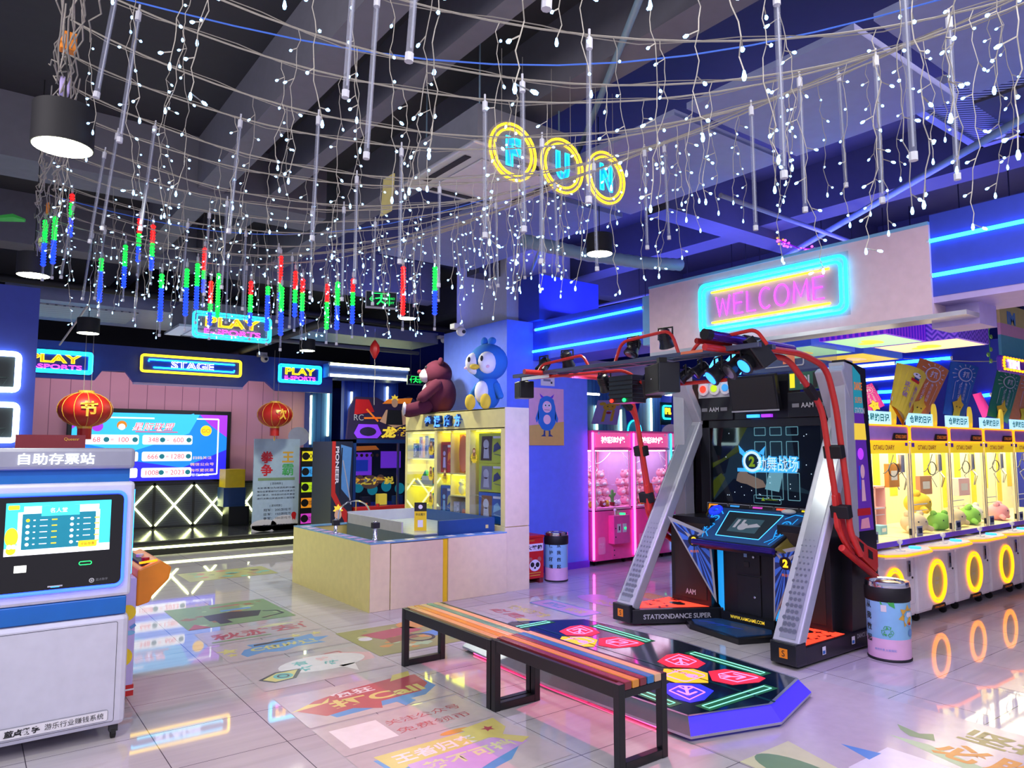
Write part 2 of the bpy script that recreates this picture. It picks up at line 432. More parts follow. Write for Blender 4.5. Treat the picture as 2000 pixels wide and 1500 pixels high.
for x in (6.9, 9.6, 12.2): struct('ceiling_beam', MB('beam_shade').box(x, x + .35, -1, 15.6, 4.1, 4.6))
for y in (1.6, 4.6, 7.9): struct('ceiling_beam', MB('beam_shade').box(5.4, 14.6, y, y + .3, 4.0, 4.6))
# stage back wall and the blue walls beside it
x1, _ = PXZ(598, 850, 14.5)
struct('stage_wall', MB('pink_boards').box(-1, x1, 14.5, 14.6, 0, 3.0))
x2, _ = PXZ(655, 850, 14.0)
struct('slatted_wall', MB('blue_slats').box(x1 - .05, x2, 14.2, 14.6, 0, 3.0))
x3, z3 = PXZ(778, 745, 13.6)
struct('royal_blue_wall', MB('royal_slats').box(x2, x3, 13.6, 13.75, 0, z3))
struct('dark_wall', MB('matte_black').box(-3, 7.4, 15.3, 15.4, 3.0, 4.6))
struct('partition_wall', MB('panel_blue').box(-2.4, .545, 9.0, 9.12, 0, 3.33))
struct('wall_left', MB('panel_blue').box(-6, -2.4, 9.0, 9.12, 0, 4.6))
# pillar, clad in blue with the bare concrete above it
struct('pillar', MB('pillar_blue').box(5.605, 7.03, 7.55, 9.12, 0, 3.34))
struct('pillar', MB('light_grey').box(5.75, 6.9, 7.75, 9.0, 3.34, 4.6))
struct('ceiling_beam', MB('panel_blue').box(5.95, 7.03, 7.3, 7.75, 3.34, 3.95))
struct('baseboard_pillar', MB('purple').box(5.6, 7.03, 7.53, 7.56, 0, .09))
# behind the pink machines
struct('slatted_wall', MB('blue_slats').box(7.1, 14.6, 10.9, 11.0, 0, 3.4))
struct('blue_wall', MB('deep_blue').box(12.4, 12.5, 2.0, 10.9, 0, 3.3))
struct('trim_1', MB('lilac').box(7.1, 14.6, 10.78, 10.92, 3.15, 3.45))
# white suspended duct running over the play area, with cross gaps
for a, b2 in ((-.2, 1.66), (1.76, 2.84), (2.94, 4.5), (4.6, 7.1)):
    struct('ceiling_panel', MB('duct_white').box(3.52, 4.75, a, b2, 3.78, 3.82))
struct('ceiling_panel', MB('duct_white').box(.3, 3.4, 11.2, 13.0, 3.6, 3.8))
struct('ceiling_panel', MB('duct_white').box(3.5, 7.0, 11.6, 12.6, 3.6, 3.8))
struct('ceiling_panel', MB('lilac').box(7.6, 12.2, .4, 2.2, 3.2, 3.35))
g = MB('vent_slats'); g.box(5.0, 6.2, 1.1, 2.15, 4.02, 4.06); g.m('duct_white')
for q in ((4.94, 5.0, 1.05, 2.2), (6.2, 6.26, 1.05, 2.2), (4.94, 6.26, 1.03, 1.1), (4.94, 6.26, 2.15, 2.21)): g.box(*q, 4.0, 4.06)
tag(g.build('ceiling_vent'), 'large slatted air return grille in the blue ceiling over the right lintel', 'vent')
g = MB('grille_white').box(.5, 1.9, 11.5, 12.6, 3.585, 3.6)
tag(g.build('ceiling_vent'), 'long white louvred grille above the stage at the left', 'vent')

# ================================================================ LINTEL BOXES AND WELCOME SIGN
def tube_light(name, a, b2, r, mat, label, group=None, base='white'):
    t = thing(name, label, 'LED light', a, 0, group)
    a, b2 = Vector(a), Vector(b2)
    MB(mat).tube([(0, 0, 0), b2 - a], r, 8).build('light_tube', t, True)
    d = (b2 - a).normalized()
    q = MB(base)
    q.cyl(-d * .012, d * .006, r * 1.25, n=8); q.cyl((b2 - a) - d * .006, (b2 - a) + d * .012, r * 1.25, n=8)
    q.build('end_cap', t)
    return t
struct('lintel', MB('wall_blue').box(6.045, 6.7, 5.44, 7.55, 2.82, 3.34))
struct('lintel', MB('sky').box(6.04, 6.4, 5.44, 5.56, 2.80, 3.36))
struct('lintel', MB('wall_blue').box(6.045, 6.7, .2, 2.49, 2.84, 3.5))
struct('trim_3', MB('lilac').box(6.05, 6.75, .2, 2.49, 2.79, 2.84))
struct('lintel', MB('beam_pink').box(6.02, 6.26, 2.49, 5.44, 2.70, 3.42))
struct('trim_3', MB('alu_white').box(6.02, 6.26, 2.25, 5.44, 2.665, 2.70))
struct('trim_5', MB('lilac').box(6.26, 6.6, 2.25, 2.6, 2.62, 2.80))
struct('trim_4', MB('sky').box(6.01, 6.27, 2.49, 5.44, 3.42, 3.445))
for (pa, pb, nm) in (((1045, 645), (1255, 600), 'upper cyan light line on the blue lintel left of the WELCOME sign'), ((1040, 689), (1255, 648), 'lower cyan light line on the blue lintel left of the WELCOME sign')):
    ya, za = PYZ(*pa, 6.03); yb, zb = PYZ(*pb, 6.03); z = (za + zb) / 2
    tube_light('led_strip', (6.035, ya, z), (6.035, yb, z), .016, 'led_blue', nm, 'cyan light lines left of the sign')
for (pa, z, nm) in (((1814, 474), 3.288, 'upper cyan light line on the blue lintel right of the WELCOME sign'), ((1820, 540), 3.008, 'lower cyan light line on the blue lintel right of the WELCOME sign')):
    ya, za = PYZ(*pa, 6.03)
    tube_light('led_strip', (6.035, ya, z), (6.035, .3, z), .016, 'led_blue', nm, 'cyan light lines right of the sign')
def rr(u0, u1, v0, v1, r): return MB().rrect(u0, u1, v0, v1, r)
WELCOME = {'W': ([[(0, 1), (.22, 0), (.45, .85), (.68, 0), (.9, 1)]], .9), 'E': ([[(.55, 1), (0, 1), (0, 0), (.55, 0)], [(0, .52), (.48, .52)]], .55), 'L': ([[(0, 1), (0, 0), (.5, 0)]], .5),
    'C': ([[(.35 + .36 * math.cos(math.radians(a)), .5 + .5 * math.sin(math.radians(a))) for a in range(50, 311, 20)]], .6), 'O': ([[(.4 + .4 * math.cos(math.radians(a)), .5 + .5 * math.sin(math.radians(a))) for a in range(0, 361, 20)]], .8),
    'M': ([[(0, 0), (.06, 1), (.4, .25), (.74, 1), (.8, 0)]], .8)}
t = thing('neon_sign', 'neon sign reading WELCOME in a cyan double frame on the pink lintel', 'neon sign', (6.0, 3.94, 3.07), LEFT)
MB('clear_tube').box(-.80, .80, .0, .006, -.28, .28).build('acrylic_panel', t)
q = MB('neon_cyan')
q.neon(rr(-.78, .78, -.25, .25, .07), .013, .012); q.neon(rr(-.73, .73, -.20, .20, .045), .012, .012)
q.build('neon_frame', t, True, label='cyan neon double frame')
q = MB('neon_yellow')
for v in (.155, -.155): q.tube([(-.63, -.012, v), (.63, -.012, v)], .010, 6)
q.build('neon_line', t, True, label='yellow neon lines')
q = MB('neon_purple'); u = -.575; h = .20
for ch in 'WELCOME':
    ss, w = WELCOME[ch]
    for st in ss: q.tube([(u + a * h * .88, -.012, -h / 2 + b2 * h) for a, b2 in st], .0075, 6)
    u += w * h * .88 + .050
k = 1.15 / (u - .05 + .575)
q.v = [(-.575 + (x + .575) * k, y, z) for x, y, z in q.v]
q.build('neon_letters', t, True, label='magenta neon letters reading WELCOME')

# ================================================================ FUN sign and PLAY / STAGE signs
M('play_glow', '#d8a010', .5, 0, .7); M('esp_glow', '#c81ec0', .5, 0, .7); M('fun_glow', '#0aa0e0', .5, 0, .8)  # filled letters behind the tubes, emission imitates the neon halo
def play_sign(name, label, loc, w, h, mat2='neon_magenta', hang=None, r=.009):
    t = thing(name, label, 'neon sign', loc, 0, None)
    MB('panel_blue' if not hang else 'clear_tube').box(-w / 2, w / 2, 0, .01, -h / 2, h / 2).build('backing_panel', t)
    q = MB('neon_cyan'); q.neon(rr(-w / 2 + .02, w / 2 - .02, -h / 2 + .02, h / 2 - .02, .04), r * 1.2, .012)
    q.neon(rr(-w / 2 + .055, w / 2 - .055, -h / 2 + .055, h / 2 - .055, .025), r, .012)
    q.build('neon_frame', t, True, label='cyan neon frame')
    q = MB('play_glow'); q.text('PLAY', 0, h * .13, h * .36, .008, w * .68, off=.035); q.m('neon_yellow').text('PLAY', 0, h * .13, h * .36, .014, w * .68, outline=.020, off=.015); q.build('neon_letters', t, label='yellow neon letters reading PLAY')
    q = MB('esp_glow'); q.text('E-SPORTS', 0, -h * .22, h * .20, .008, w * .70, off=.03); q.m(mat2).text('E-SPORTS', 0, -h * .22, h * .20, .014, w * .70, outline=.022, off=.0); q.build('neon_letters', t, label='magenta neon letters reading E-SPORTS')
    if hang:
        q = MB('wire')
        for u in (-w * .4, w * .4): q.tube([(u, 0, h / 2), (u, 0, hang - loc[2])], .003, 4)
        q.build('hanging_wire', t)
    return t
def sgn(px0, py0, px1, py1, y):
    a, b2 = PXZ(px0, py0, y), PXZ(px1, py1, y)
    return ((a[0] + b2[0]) / 2, y, (a[1] + b2[1]) / 2), abs(b2[0] - a[0]), abs(a[1] - b2[1])
loc, w, h = sgn(375, 604, 530, 673, 9.0)
play_sign('neon_sign', 'neon sign reading PLAY E-SPORTS hanging from the ceiling under the light curtain', loc, w, h, hang=4.6, r=.011)
FY = 13.25
loc, w, h = sgn(543, 709, 628, 752, FY)
play_sign('neon_sign', 'small neon sign reading PLAY E-SPORTS at the right end of the stage fascia', loc, w, h, r=.013)
loc, w, h = sgn(30, 678, 181, 733, FY)
play_sign('neon_sign', 'neon sign reading PLAY E-SPORTS at the left end of the stage fascia', loc, w, h, r=.016)
loc, w, h = sgn(271, 690, 474, 738, FY)
w *= .97
t = thing('neon_sign', 'neon sign reading STAGE in yellow and cyan frames on the blue fascia', 'neon sign', loc)
MB('panel_blue').box(-w / 2, w / 2, 0, .01, -h / 2, h / 2).build('backing_panel', t)
q = MB('neon_yellow'); q.neon(rr(-w / 2 + .02, w / 2 - .02, -h / 2 + .02, h / 2 - .02, .04), .022, .014); q.build('neon_frame', t, True, label='yellow neon frame')
q = MB('neon_cyan')
a, c = w / 2 - .13, h / 2 - .09
q.tube([(-a, -.014, .03), (-a, -.014, c), (a, -.014, c), (a, -.014, .06)], .014, 6); q.tube([(-a + .08, -.014, -.06), (-a + .08, -.014, -c), (a, -.014, -c), (a, -.014, -.03)], .014, 6)
q.build('neon_line', t, True, label='cyan neon brackets')
q = MB('neon_white'); q.text('STAGE', 0, 0, h * .46, .016, w * .42, outline=.022, off=.01); q.build('neon_letters', t, label='white neon letters reading STAGE')
# fascia over the stage
xl, _ = PXZ(40, 690, 13.3); xr, zr = PXZ(650, 720, 13.3)
q = MB('fascia_blue'); zt, zb = 3.33, 2.74
def fx(px): return PXZ(px, 720, 13.3)[0]
q.prism([(xl, zt), (xl, zb), (fx(186), zb), (fx(200), zb + .16), (fx(245), zb + .17), (fx(262), zb), (fx(475), zb), (fx(487), zb + .13), (fx(520), zb + .13), (fx(540), zb - .03), (xr, zb - .03), (xr, zt)][::-1], -13.4, -13.3)
struct('stage_fascia_beam', q)
q = MB('lilac')
q.prism([(fx(262), zb), (fx(475), zb), (fx(475), zb - .03), (fx(262), zb - .03)][::-1], -13.4, -13.28); struct('trim_2', q)
# FUN
FUNY = 3.4
for ch, px, py, wd, nm in (('F', 1001, 298, 100, 'round neon sign of the letter F in yellow rings'), ('U', 1097, 325, 88, 'round neon sign of the letter U in yellow rings'), ('N', 1182, 348, 84, 'round neon sign of the letter N in yellow rings')):
    x, z = PXZ(px, py, FUNY); r = .187
    t = thing('neon_sign', nm, 'neon sign', (x, FUNY, z), 0, 'letters of the FUN sign')
    q = MB('clear_tube'); q.prism([(r * 1.04 * math.cos(a * .2618), r * 1.04 * math.sin(a * .2618)) for a in range(24)], -.006, 0); q.build('acrylic_disc', t)
    q = MB('neon_gold')
    for k2 in (.93, .76): q.neon([(r * k2 * math.cos(a * .1745), r * k2 * math.sin(a * .1745)) for a in range(36)], .0078, .008)
    q.build('neon_ring', t, True, label='yellow neon double ring')
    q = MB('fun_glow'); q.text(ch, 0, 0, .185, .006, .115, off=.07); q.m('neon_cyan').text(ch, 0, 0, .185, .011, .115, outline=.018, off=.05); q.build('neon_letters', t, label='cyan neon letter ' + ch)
    q = MB('wire')
    for u in (-.08, .08): q.tube([(u, .003, r * .9), (u, .003, 3.78 - z + .3)], .0022, 4)
    q.build('hanging_wire', t)

# ================================================================ PENDANT DRUM LAMPS
def drum_lamp(px, py, z, label, r=.115, h=.17, power=22, bright=True):
    p = at(px, py, 'z', z)
    t = thing('pendant_lamp', label, 'pendant lamp', p, 0, 'black drum pendant lamps')
    q = MB('matte_black'); q.lathe([(r * .97, 0), (r, 0), (r, h), (r * .9, h + .004), (.01, h + .004)], n=32)
    q.build('lamp_shade', t, True)
    q = MB('lamp_disc'); q.lathe([(.002, -.002), (r * .95, -.002), (r * .95, .01), (.002, .01)], n=32); q.build('diffuser', t)
    MB('wire' if z > 9 else 'rubber').tube([(0, 0, h), (0, 0, 4.6 - z)], .004, 5).build('cord', t)
    l = bpy.data.lights.new('lamp_light', 'AREA'); l.shape = 'DISK'; l.size = r * 1.7; l.energy = power; l.color = (1, 1, .86)
    o = bpy.data.objects.new('lamp_light', l); COL.objects.link(o); o.parent = t; o.location = (0, 0, -.012)
drum_lamp(122, 288, 2.9, 'black drum pendant lamp tangled in the white wires of the light curtain, nearest one')
drum_lamp(65, 538, 3.0, 'black drum pendant lamp hanging in front of the blue partition')
drum_lamp(1171, 496, 3.35, 'black drum pendant lamp hanging right of and below the FUN sign')
drum_lamp(172, 651, 2.95, 'black drum pendant lamp hanging above the left end of the stage', power=40)
drum_lamp(600, 685, 3.12, 'black drum pendant lamp hanging above the right end of the stage', power=40)
drum_lamp(795, 622, 3.35, 'black drum pendant lamp hanging left of the concrete pillar', power=40)

# ================================================================ CASSETTE AIR CONDITIONER
t = thing('air_conditioner', 'white square cassette air conditioner hanging behind the FUN sign', 'air conditioner', (2.98, 4.2, 3.6))
q = MB('alu_white'); q.box(-.48, .48, -.48, .48, 0, .03); q.build('panel_frame', t, bevel=.01)
q = MB('offwhite'); q.box(-.30, .30, -.30, .30, -.012, .0); q.build('intake_grille', t, bevel=.008)
q = MB('ink')
for a in range(4):
    q.T = Matrix.Rotation(a * math.pi / 2, 4, 'Z'); q.box(-.28, .28, -.42, -.37, -.006, .0)
q.T = None; q.build('air_slot', t)
MB('grey').box(-.40, .40, -.40, .40, .03, .32).build('housing', t)
q = MB('pipe_teal')
for a, b2 in ((-.35, -.35), (.35, -.35), (-.35, .35), (.35, .35)): q.tube([(a, b2, .3), (a, b2, 1.0)], .006, 5)
q.build('threaded_rod', t)
x, y, z = at(800, 400, 'z', 3.55)
t2 = thing('access_panel', 'cream service flap dangling from the left side of the air conditioner', 'panel', (2.36, 4.62, 3.5))
q = MB('cream'); q.bar((0, 0, .12), (-.02, 0, -.16), .16, .012); q.build('flap', t2)
MB('rubber').tube([(0, 0, .1), (.06, -.02, .12), (.1, -.03, .1)], .004, 5).build('hinge_cord', t2)
x, z = PXZ(345, 640, 11.0)
t = thing('air_conditioner', 'white cassette air conditioner hanging behind the hanging PLAY sign', 'air conditioner', (2.62, 10.4, 3.22))
q = MB('alu_white'); q.box(-.5, .5, -.45, .45, 0, .03); q.build('panel_frame', t)
MB('alu_white').box(-.3, .3, -.28, .28, -.012, 0).build('intake_grille', t)
MB('grey').box(-.42, .42, -.38, .38, .03, .36).build('housing', t)
q = MB('ink')
for s_ in (-1, 1): q.box(-.3, .3, s_ * .38 - .03, s_ * .38 + .03, -.005, 0)
q.build('air_slot', t)

# ================================================================ PIPES AND DUCTS
def pipe(name, pts, r, mat, label, cat='pipe', n=10, grp=None): return tag(MB(mat).tube(pts, r, n).build(name, None, True), label, cat, grp)
q = MB('pipe_teal'); P = [(3.9, 5.0, 3.5), (4.6, 4.95, 3.48), (5.3, 4.9, 3.5), (5.9, 4.85, 3.56)]
pts = []
for i in range(len(P) - 1):
    for k in range(12): pts.append(Vector(P[i]).lerp(Vector(P[i + 1]), k / 12))
pts = [(p.x, p.y, p.z) for p in pts]
q.tube(pts, [.06 + .006 * (i % 2) for i in range(len(pts))], 12)
tag(q.build('flexible_duct', None, True), 'teal flexible air duct snaking from behind the FUN sign towards the WELCOME lintel', 'air duct')
pipe('ceiling_pipe', [(-.12, 2.6, 4.4), (-.05, 3.4, 4.0), (-.02, 5.0, 3.7), (-.02, 6.6, 3.42)], .045, 'offwhite', 'thick cream pipe slanting down beside the wire bundle of the light curtain')
pipe('ceiling_pipe', [(1.9, 1.2, 4.05), (5.9, 7.4, 4.0)], .022, 'pipe_teal', 'thin grey conduit crossing above the air conditioner')
pipe('ceiling_pipe', [(4.9, .5, 3.9), (7.4, 4.6, 3.85), (9, 7, 3.85)], .03, 'pipe_teal', 'conduit running over the top of the WELCOME lintel')
pipe('ceiling_pipe', [(4.8, 3.55, 3.7), (7.0, 3.6, 3.7), (12, 3.7, 3.7)], .02, 'grey', 'sprinkler pipe running into the blue ceiling behind the lintel')
pipe('ceiling_pipe', [(7.2, 8.0, 3.7), (7.2, 0, 3.7)], .018, 'grey', 'sprinkler pipe running along the back of the lintels')
pipe('ceiling_pipe', [(-2, 10.8, 3.75), (7, 10.9, 3.75)], .05, 'ink', 'dark pipe crossing in front of the stage ceiling')
pipe('ceiling_pipe', [(3.9, 9.2, 3.4), (3.9, 15.2, 3.4)], .06, 'ink', 'dark pipe running towards the back wall')
pipe('ceiling_pipe', [(2.7, 10.9, 3.3), (6.8, 12.0, 3.45)], .035, 'grey', 'slanting grey pipe above the slatted blue wall')
pipe('brace_rod', [(1.05, 9.6, 3.3), (.95, 11.5, 3.05)], .012, 'offwhite', 'slanting white brace rod by the left stage lamp', 'rod')
q = MB('rubber')
random.seed(3)
for i in range(34):
    x, y = random.uniform(7.0, 11.5), random.uniform(1.0, 7.5)
    q.tube([(x, y, 3.3 + random.random() * .3), (x, y, 4.6)], .006, 4)
o = q.build('hanger_rods'); tag(o, 'thin dark hanger rods dropping from the blue ceiling behind the lintel', 'rod'); o['kind'] = 'stuff'
for k, (a, c) in enumerate((((.34, 3.1, 3.42), (3.2, 1.0, 3.5)), ((.38, 6.0, 3.45), (3.1, 3.9, 3.5)))):
    pts = [Vector(a).lerp(Vector(c), i / 14) - Vector((0, 0, .32 * math.sin(math.pi * i / 14))) for i in range(15)]
    tag(MB('blue_wire').tube(pts, .0035, 4).build('blue_cable'), ('blue cable sagging along the nearer rows of the light curtain', 'blue cable sagging along the middle rows of the light curtain')[k], 'cable')
t = thing('smoke_detector', 'round white smoke detector on the violet ceiling panel', 'detector', at(1948, 257, 'z', 3.98) , 0)
MB('alu_white').lathe([(.02, -.05), (.05, -.04), (.06, -.02), (.07, 0)], n=18).build('housing', t, True)
struct('ceiling_panel', MB('lilac').box(6.75, 9.0, .6, 1.58, 3.98, 4.05))

# ================================================================ STAGE
q = MB('black').box(.3, 4.9, 12.35, 14.19, 0, .21); stg = thing('stage', 'low black stage platform with a glossy dark top in front of the pink wall', 'stage', (0, 0, 0)); q.build('platform', stg)
M('stage_top', '#4a4c50', .12, spec=.8, scale=3, amt=.5)
MB('stage_top').box(.3, 4.9, 12.33, 14.19, .21, .225).build('stage_top', stg)
tube_light('led_strip', (.35, 12.32, .12), (4.88, 12.32, .12), .018, 'led_warm', 'pale yellow light line along the front edge of the stage')
yM = 14.2
xs = [PXZ(p, 995, yM)[0] for p in (297, 377, 447)]
pit = (xs[2] - xs[0]) / 2
for k in range(-3, 2):
    x0 = xs[1] + (k - 0) * pit; x1_ = x0 + pit
    if k == 1: x1_ = x0 + pit * .85
    t = thing('mesh_panel', ('%s mesh panel with crossed light tubes at the front of the stage wall' % {-3: 'leftmost', -2: 'second', -1: 'third', 0: 'fourth', 1: 'rightmost'}[k]), 'light panel', (x0, yM, .225), 0, 'mesh panels with crossed light tubes')
    wd = x1_ - x0
    q = MB('mesh_panel').box(.02, wd - .02, 0, .02, .03, .76); q.m('ink')
    q.box(0, .02, -.01, .03, 0, .80); q.box(wd - .02, wd, -.01, .03, 0, .80); q.box(0, wd, -.01, .03, .76, .80); q.box(0, wd, -.01, .03, 0, .03)
    q.build('panel', t)
    q = MB('led_warm')
    q.tube([(.03, -.02, .05), (wd - .03, -.02, .75)], .017, 6); q.tube([(.03, -.02, .75), (wd - .03, -.02, .05)], .017, 6); q.build('light_tube', t, True)
# television
TY = 14.36
a, c = PXZ(133, 797, TY), PXZ(447, 945, TY)
tx, tz, tw, th = (a[0] + c[0]) / 2, (a[1] + c[1]) / 2 + .02, c[0] - a[0], a[1] - c[1]
t = thing('television', 'large wall screen showing coin prices behind the stage', 'screen', (tx, TY, tz))
MB('black').box(-tw / 2, tw / 2, .0, .10, -th / 2, th / 2).build('bezel', t, bevel=.01)
q = MB('screen_blue'); w, h = tw - .14, th - .15
q.rect(-w / 2, w / 2, -h / 2, h / 2, .003)
q.m('screen_sky').poly([(-w / 2, h / 2), (-w / 2, .1), (-.4, -.1), (.6, .25), (w / 2 - .5, h / 2)], .004)
q.m('screen_deep').poly([(-w / 2, -h / 2), (w / 2, -h / 2), (w / 2, -.05), (.5, -.38), (-.6, -.2), (-w / 2, -.4)], .004)
q.m('screen_purple').poly([(w / 2 - .5, h / 2), (w / 2, h / 2), (w / 2, h / 2 - .42), (w / 2 - .3, h / 2 - .2)], .005).poly([(-w / 2, h / 2), (-w / 2 + .35, h / 2), (-w / 2, h / 2 - .3)], .005)
q.disc(-w / 2 + .38, .36, .09, .005)
q.m('screen_white').rect(-w / 2 + .5, .0, h / 2 - .10, h / 2 - .075, .006); q.line([(w / 2 - .55, h / 2 - .08), (w / 2 - .16, h / 2 - .08), (w / 2 - .16, -h / 2 + .1), (w / 2 - .5, -h / 2 + .08)], .025, .006)
q.m('screen_sky').line([(w / 2 - .95, h / 2 - .12), (w / 2 - .6, h / 2 + .0)], .04, .006)
q.m('screen_white').text('星际联盟', .0, h / 2 - .24, .15, .008, .68, off=.03, shear=.3)
q.m('screen_red').text('星际联盟', .0, h / 2 - .24, .145, .009, .66, shear=.3); q.rect(-.3, .4, h / 2 - .34, h / 2 - .325, .009)
q.m('menu_orange').disc(-.52, h / 2 - .22, .08, .007); q.m('screen_white').disc(-.52, h / 2 - .25, .055, .008)
for (cx, cz, s1, s2) in ((-.66, .13, '68', '100'), (.24, .13, '348', '600'), (-.66, -.17, '', ''), (.24, -.17, '666', '1280'), (-.66, -.46, '', ''), (.24, -.46, '1008', '2023')):
    q.m('screen_white').poly(rr(cx - .42, cx + .42, cz - .085, cz + .085, .03), .007)
    if s1:
        q.m('screen_red').text(s1, cx - .24, cz, .085, .009); q.text('=', cx, cz, .03, .009); q.text(s2, cx + .18, cz, .085, .009)
        q.m('art_teal').disc(cx - .09, cz, .045, .009); q.disc(cx + .36, cz, .045, .009)
q.m('screen_yellow').disc(w / 2 - .38, h / 2 - .3, .10, .007); q.m('menu_orange').text('GO', w / 2 - .38, h / 2 - .3, .07, .009)
q.m('screen_yellow').text('扫码关注', w / 2 - .43, -.20, .055, .008, .34); q.text('微信公众号', w / 2 - .43, -.32, .055, .008, .42); q.text('购币更优惠', w / 2 - .43, -.43, .055, .008, .42)
q.m('screen_white').text('温馨提示：您不适用在本店', w / 2 - .8, -h / 2 + .09, .05, .008, 1.0)
q.build('display', t)
# lanterns
def lantern(px, py, y, R, char, label):
    x, z = PXZ(px, py, y)
    t = thing('paper_lantern', label, 'lantern', (x, y, z), 0, 'red festival lanterns')
    n = 24
    prof = [(R * math.sin(math.pi * (i + .9) / 10.8), -R * .72 * math.cos(math.pi * (i + .9) / 10.8)) for i in range(10)]
    q = MB('lantern_red').lathe(prof, n=n); q.build('lantern_body', t, True)
    q = MB('gold')
    for j in range(12):
        a = math.pi * 2 * j / 12
        q.tube([(r * 1.012 * math.cos(a), r * 1.012 * math.sin(a), z_) for r, z_ in prof], .004, 4)
    q.build('rib_wires', t)
    q = MB('gold'); q.lathe([(R * .30, R * .68), (R * .30, R * .78)], n=16); q.lathe([(R * .28, -R * .78), (R * .28, -R * .68)], n=16); q.each('gold_ring', t)
    q = MB('lantern_red'); q.lathe([(R * .26, -R * 1.22), (R * .26, -R * .78)], n=16); q.m('gold').cyl((0, 0, -R * 1.22), (0, 0, -R * 1.5), .012, n=6); q.build('tassel', t, label='red fringe with a gold tassel')
    q = MB('gold'); q.uv = lambda u, v, d: (math.sin(u / R - .25) * (R + d) * math.cos(v / R * .9), -math.cos(u / R - .25) * (R + d) * math.cos(v / R * .9), v)
    q.text(char, .08, 0, R * .62, .012, off=.03); q.build('gold_character', t)
    MB('wire').tube([(-.03, 0, R * .75), (-.03, 0, 3.3 - z)], .003, 4).tube([(.05, 0, R * .75), (.05, 0, 3.3 - z)], .003, 4).build('hanging_thread', t)
lantern(167, 800, 10.3, .30, '节', 'left red lantern with gold ribs hanging in front of the stage')
lantern(537, 810, 12.1, .29, '欢', 'right red lantern with gold ribs hanging in front of the stage')
# boxes stacked at the right of the stage
def sidebox(name, px0, py0, px1, py1, y, d, mat, label, edge='yellow', z0=None):
    a, c = PXZ(px0, py0, y), PXZ(px1, py1, y)
    t = thing(name, label, 'box', ((a[0] + c[0]) / 2, y, c[1] if z0 is None else z0))
    w, h = abs(c[0] - a[0]), abs(a[1] - (c[1] if z0 is None else z0))
    q = MB(mat); k = .02
    q.box(-w / 2, w / 2, 0, d, 0, k); q.box(-w / 2, w / 2, 0, d, h - k, h); q.box(-w / 2, -w / 2 + k, 0, d, 0, h); q.box(w / 2 - k, w / 2, 0, d, 0, h); q.build('casing', t)
    MB(mat).box(-w / 2 + k, w / 2 - k, .02, .03, k, h - k).build('front_panel', t)
    return (t, a[1])
z = .225
for (n_, c0, mat, lb) in (('speaker', (447, 990, 486, 1028), 'black', 'black speaker at the bottom of the stack right of the screen'), ('cube_stool', (437, 953, 479, 989), 'navy', 'blue cube in the middle of the stack right of the screen'), ('cube_stool', (441, 917, 478, 952), 'yellow', 'yellow cube on top of the stack right of the screen')):
    a, c = PXZ(c0[0], c0[1], 13.75), PXZ(c0[2], c0[3], 13.75)
    t = thing(n_, lb, 'cube', ((a[0] + c[0]) / 2, 13.75, z)); w = c[0] - a[0]; h = a[1] - z
    q = MB(mat); k = .025; q.box(-w / 2, w / 2, 0, .4, 0, k); q.box(-w / 2, w / 2, 0, .4, h - k, h); q.box(-w / 2, -w / 2 + k, 0, .4, k, h - k); q.box(w / 2 - k, w / 2, 0, .4, k, h - k); q.build('casing', t)
    MB('ink' if mat == 'black' else mat).box(-w / 2 + k, w / 2 - k, .015, .03, k, h - k).build('front_panel', t)
    z = a[1]
# event banner
BY = 12.62
a, c = PXZ(497, 857, BY), PXZ(581, 1052, BY)
w = c[0] - a[0]; h = a[1] - .225
t = thing('event_banner', 'pale blue standing banner headed 拳王争霸 with event rules', 'banner', ((a[0] + c[0]) / 2, BY, .225))
q = MB('sky'); M('banner_face', '#a9c0d0', .5); q.m('banner_face')
q.box(-w / 2, w / 2, 0, .02, 0, h)
q.m('offwhite').rect(-w / 2, w / 2, 0, .10, .003).disc(-w * .25, .10, w * .28, .003, .10).disc(w * .2, .10, w * .30, .003, .16)
q.build('board', t)
q = MB('red'); q.text('拳', -w * .22, h * .80, h * .13, .004, off=.03); q.text('争', -w * .22, h * .66, h * .13, .004, off=.03)
q.m('gold').text('王', w * .24, h * .80, h * .12, .004, off=.03); q.m('green').text('霸', w * .24, h * .66, h * .13, .004, off=.01)
q.m('st_green').rect(-w * .4, w * .4, h * .545, h * .575, .004)
q.m('ink').text('[ 活动规则 ]', 0, h * .51, h * .028, .004)
for k, s_ in enumerate(('本轮赛事分为球选和积分赛', '每位玩家晋级均打出积分累进行', '进行累计，排名前5的选手晋级', '进行决赛比拼选出前三强冠军')):
    q.text(s_, 0, h * (.465 - k * .038), h * .02, .004, w * .82)
q.text('[ 活动奖励 ]', 0, h * .27, h * .028, .004)
for k, s_ in enumerate(('冠军：200游戏币', '亚军：150游戏币', '季军：100游戏币')): q.text(s_, .03, h * (.225 - k * .045), h * .028, .004, w * .6)
q.text('地址：攀华大道与稷惠路交口中环', 0, h * .06, h * .02, .005, w * .9)
q.m('red').disc(w * .40, h * .165, .045, .006); q.poly([(w * .35, h * .15), (w * .38, h * .10), (w * .40, h * .12), (w * .43, h * .10), (w * .45, h * .15)], .005)
q.build('print', t)
q = MB('offwhite'); q.disc(0, 0, .2, 0); 
q = MB('alu_white').box(-w * .3, w * .3, .02, .25, 0, .02); q.build('foot', t)
a = PXZ(570, 850, 12.75)
tg = MB('alu_white'); tg.prism([(math.cos(k * .35) * .19, math.sin(k * .35) * .17) for k in range(18)], -.02, 0)
o = tg.build('cloud_cutout'); o.location = (a[0] + .12, 12.72, a[1] - .02); tag(o, 'white rounded cut-out behind the top corner of the banner', 'cut-out')
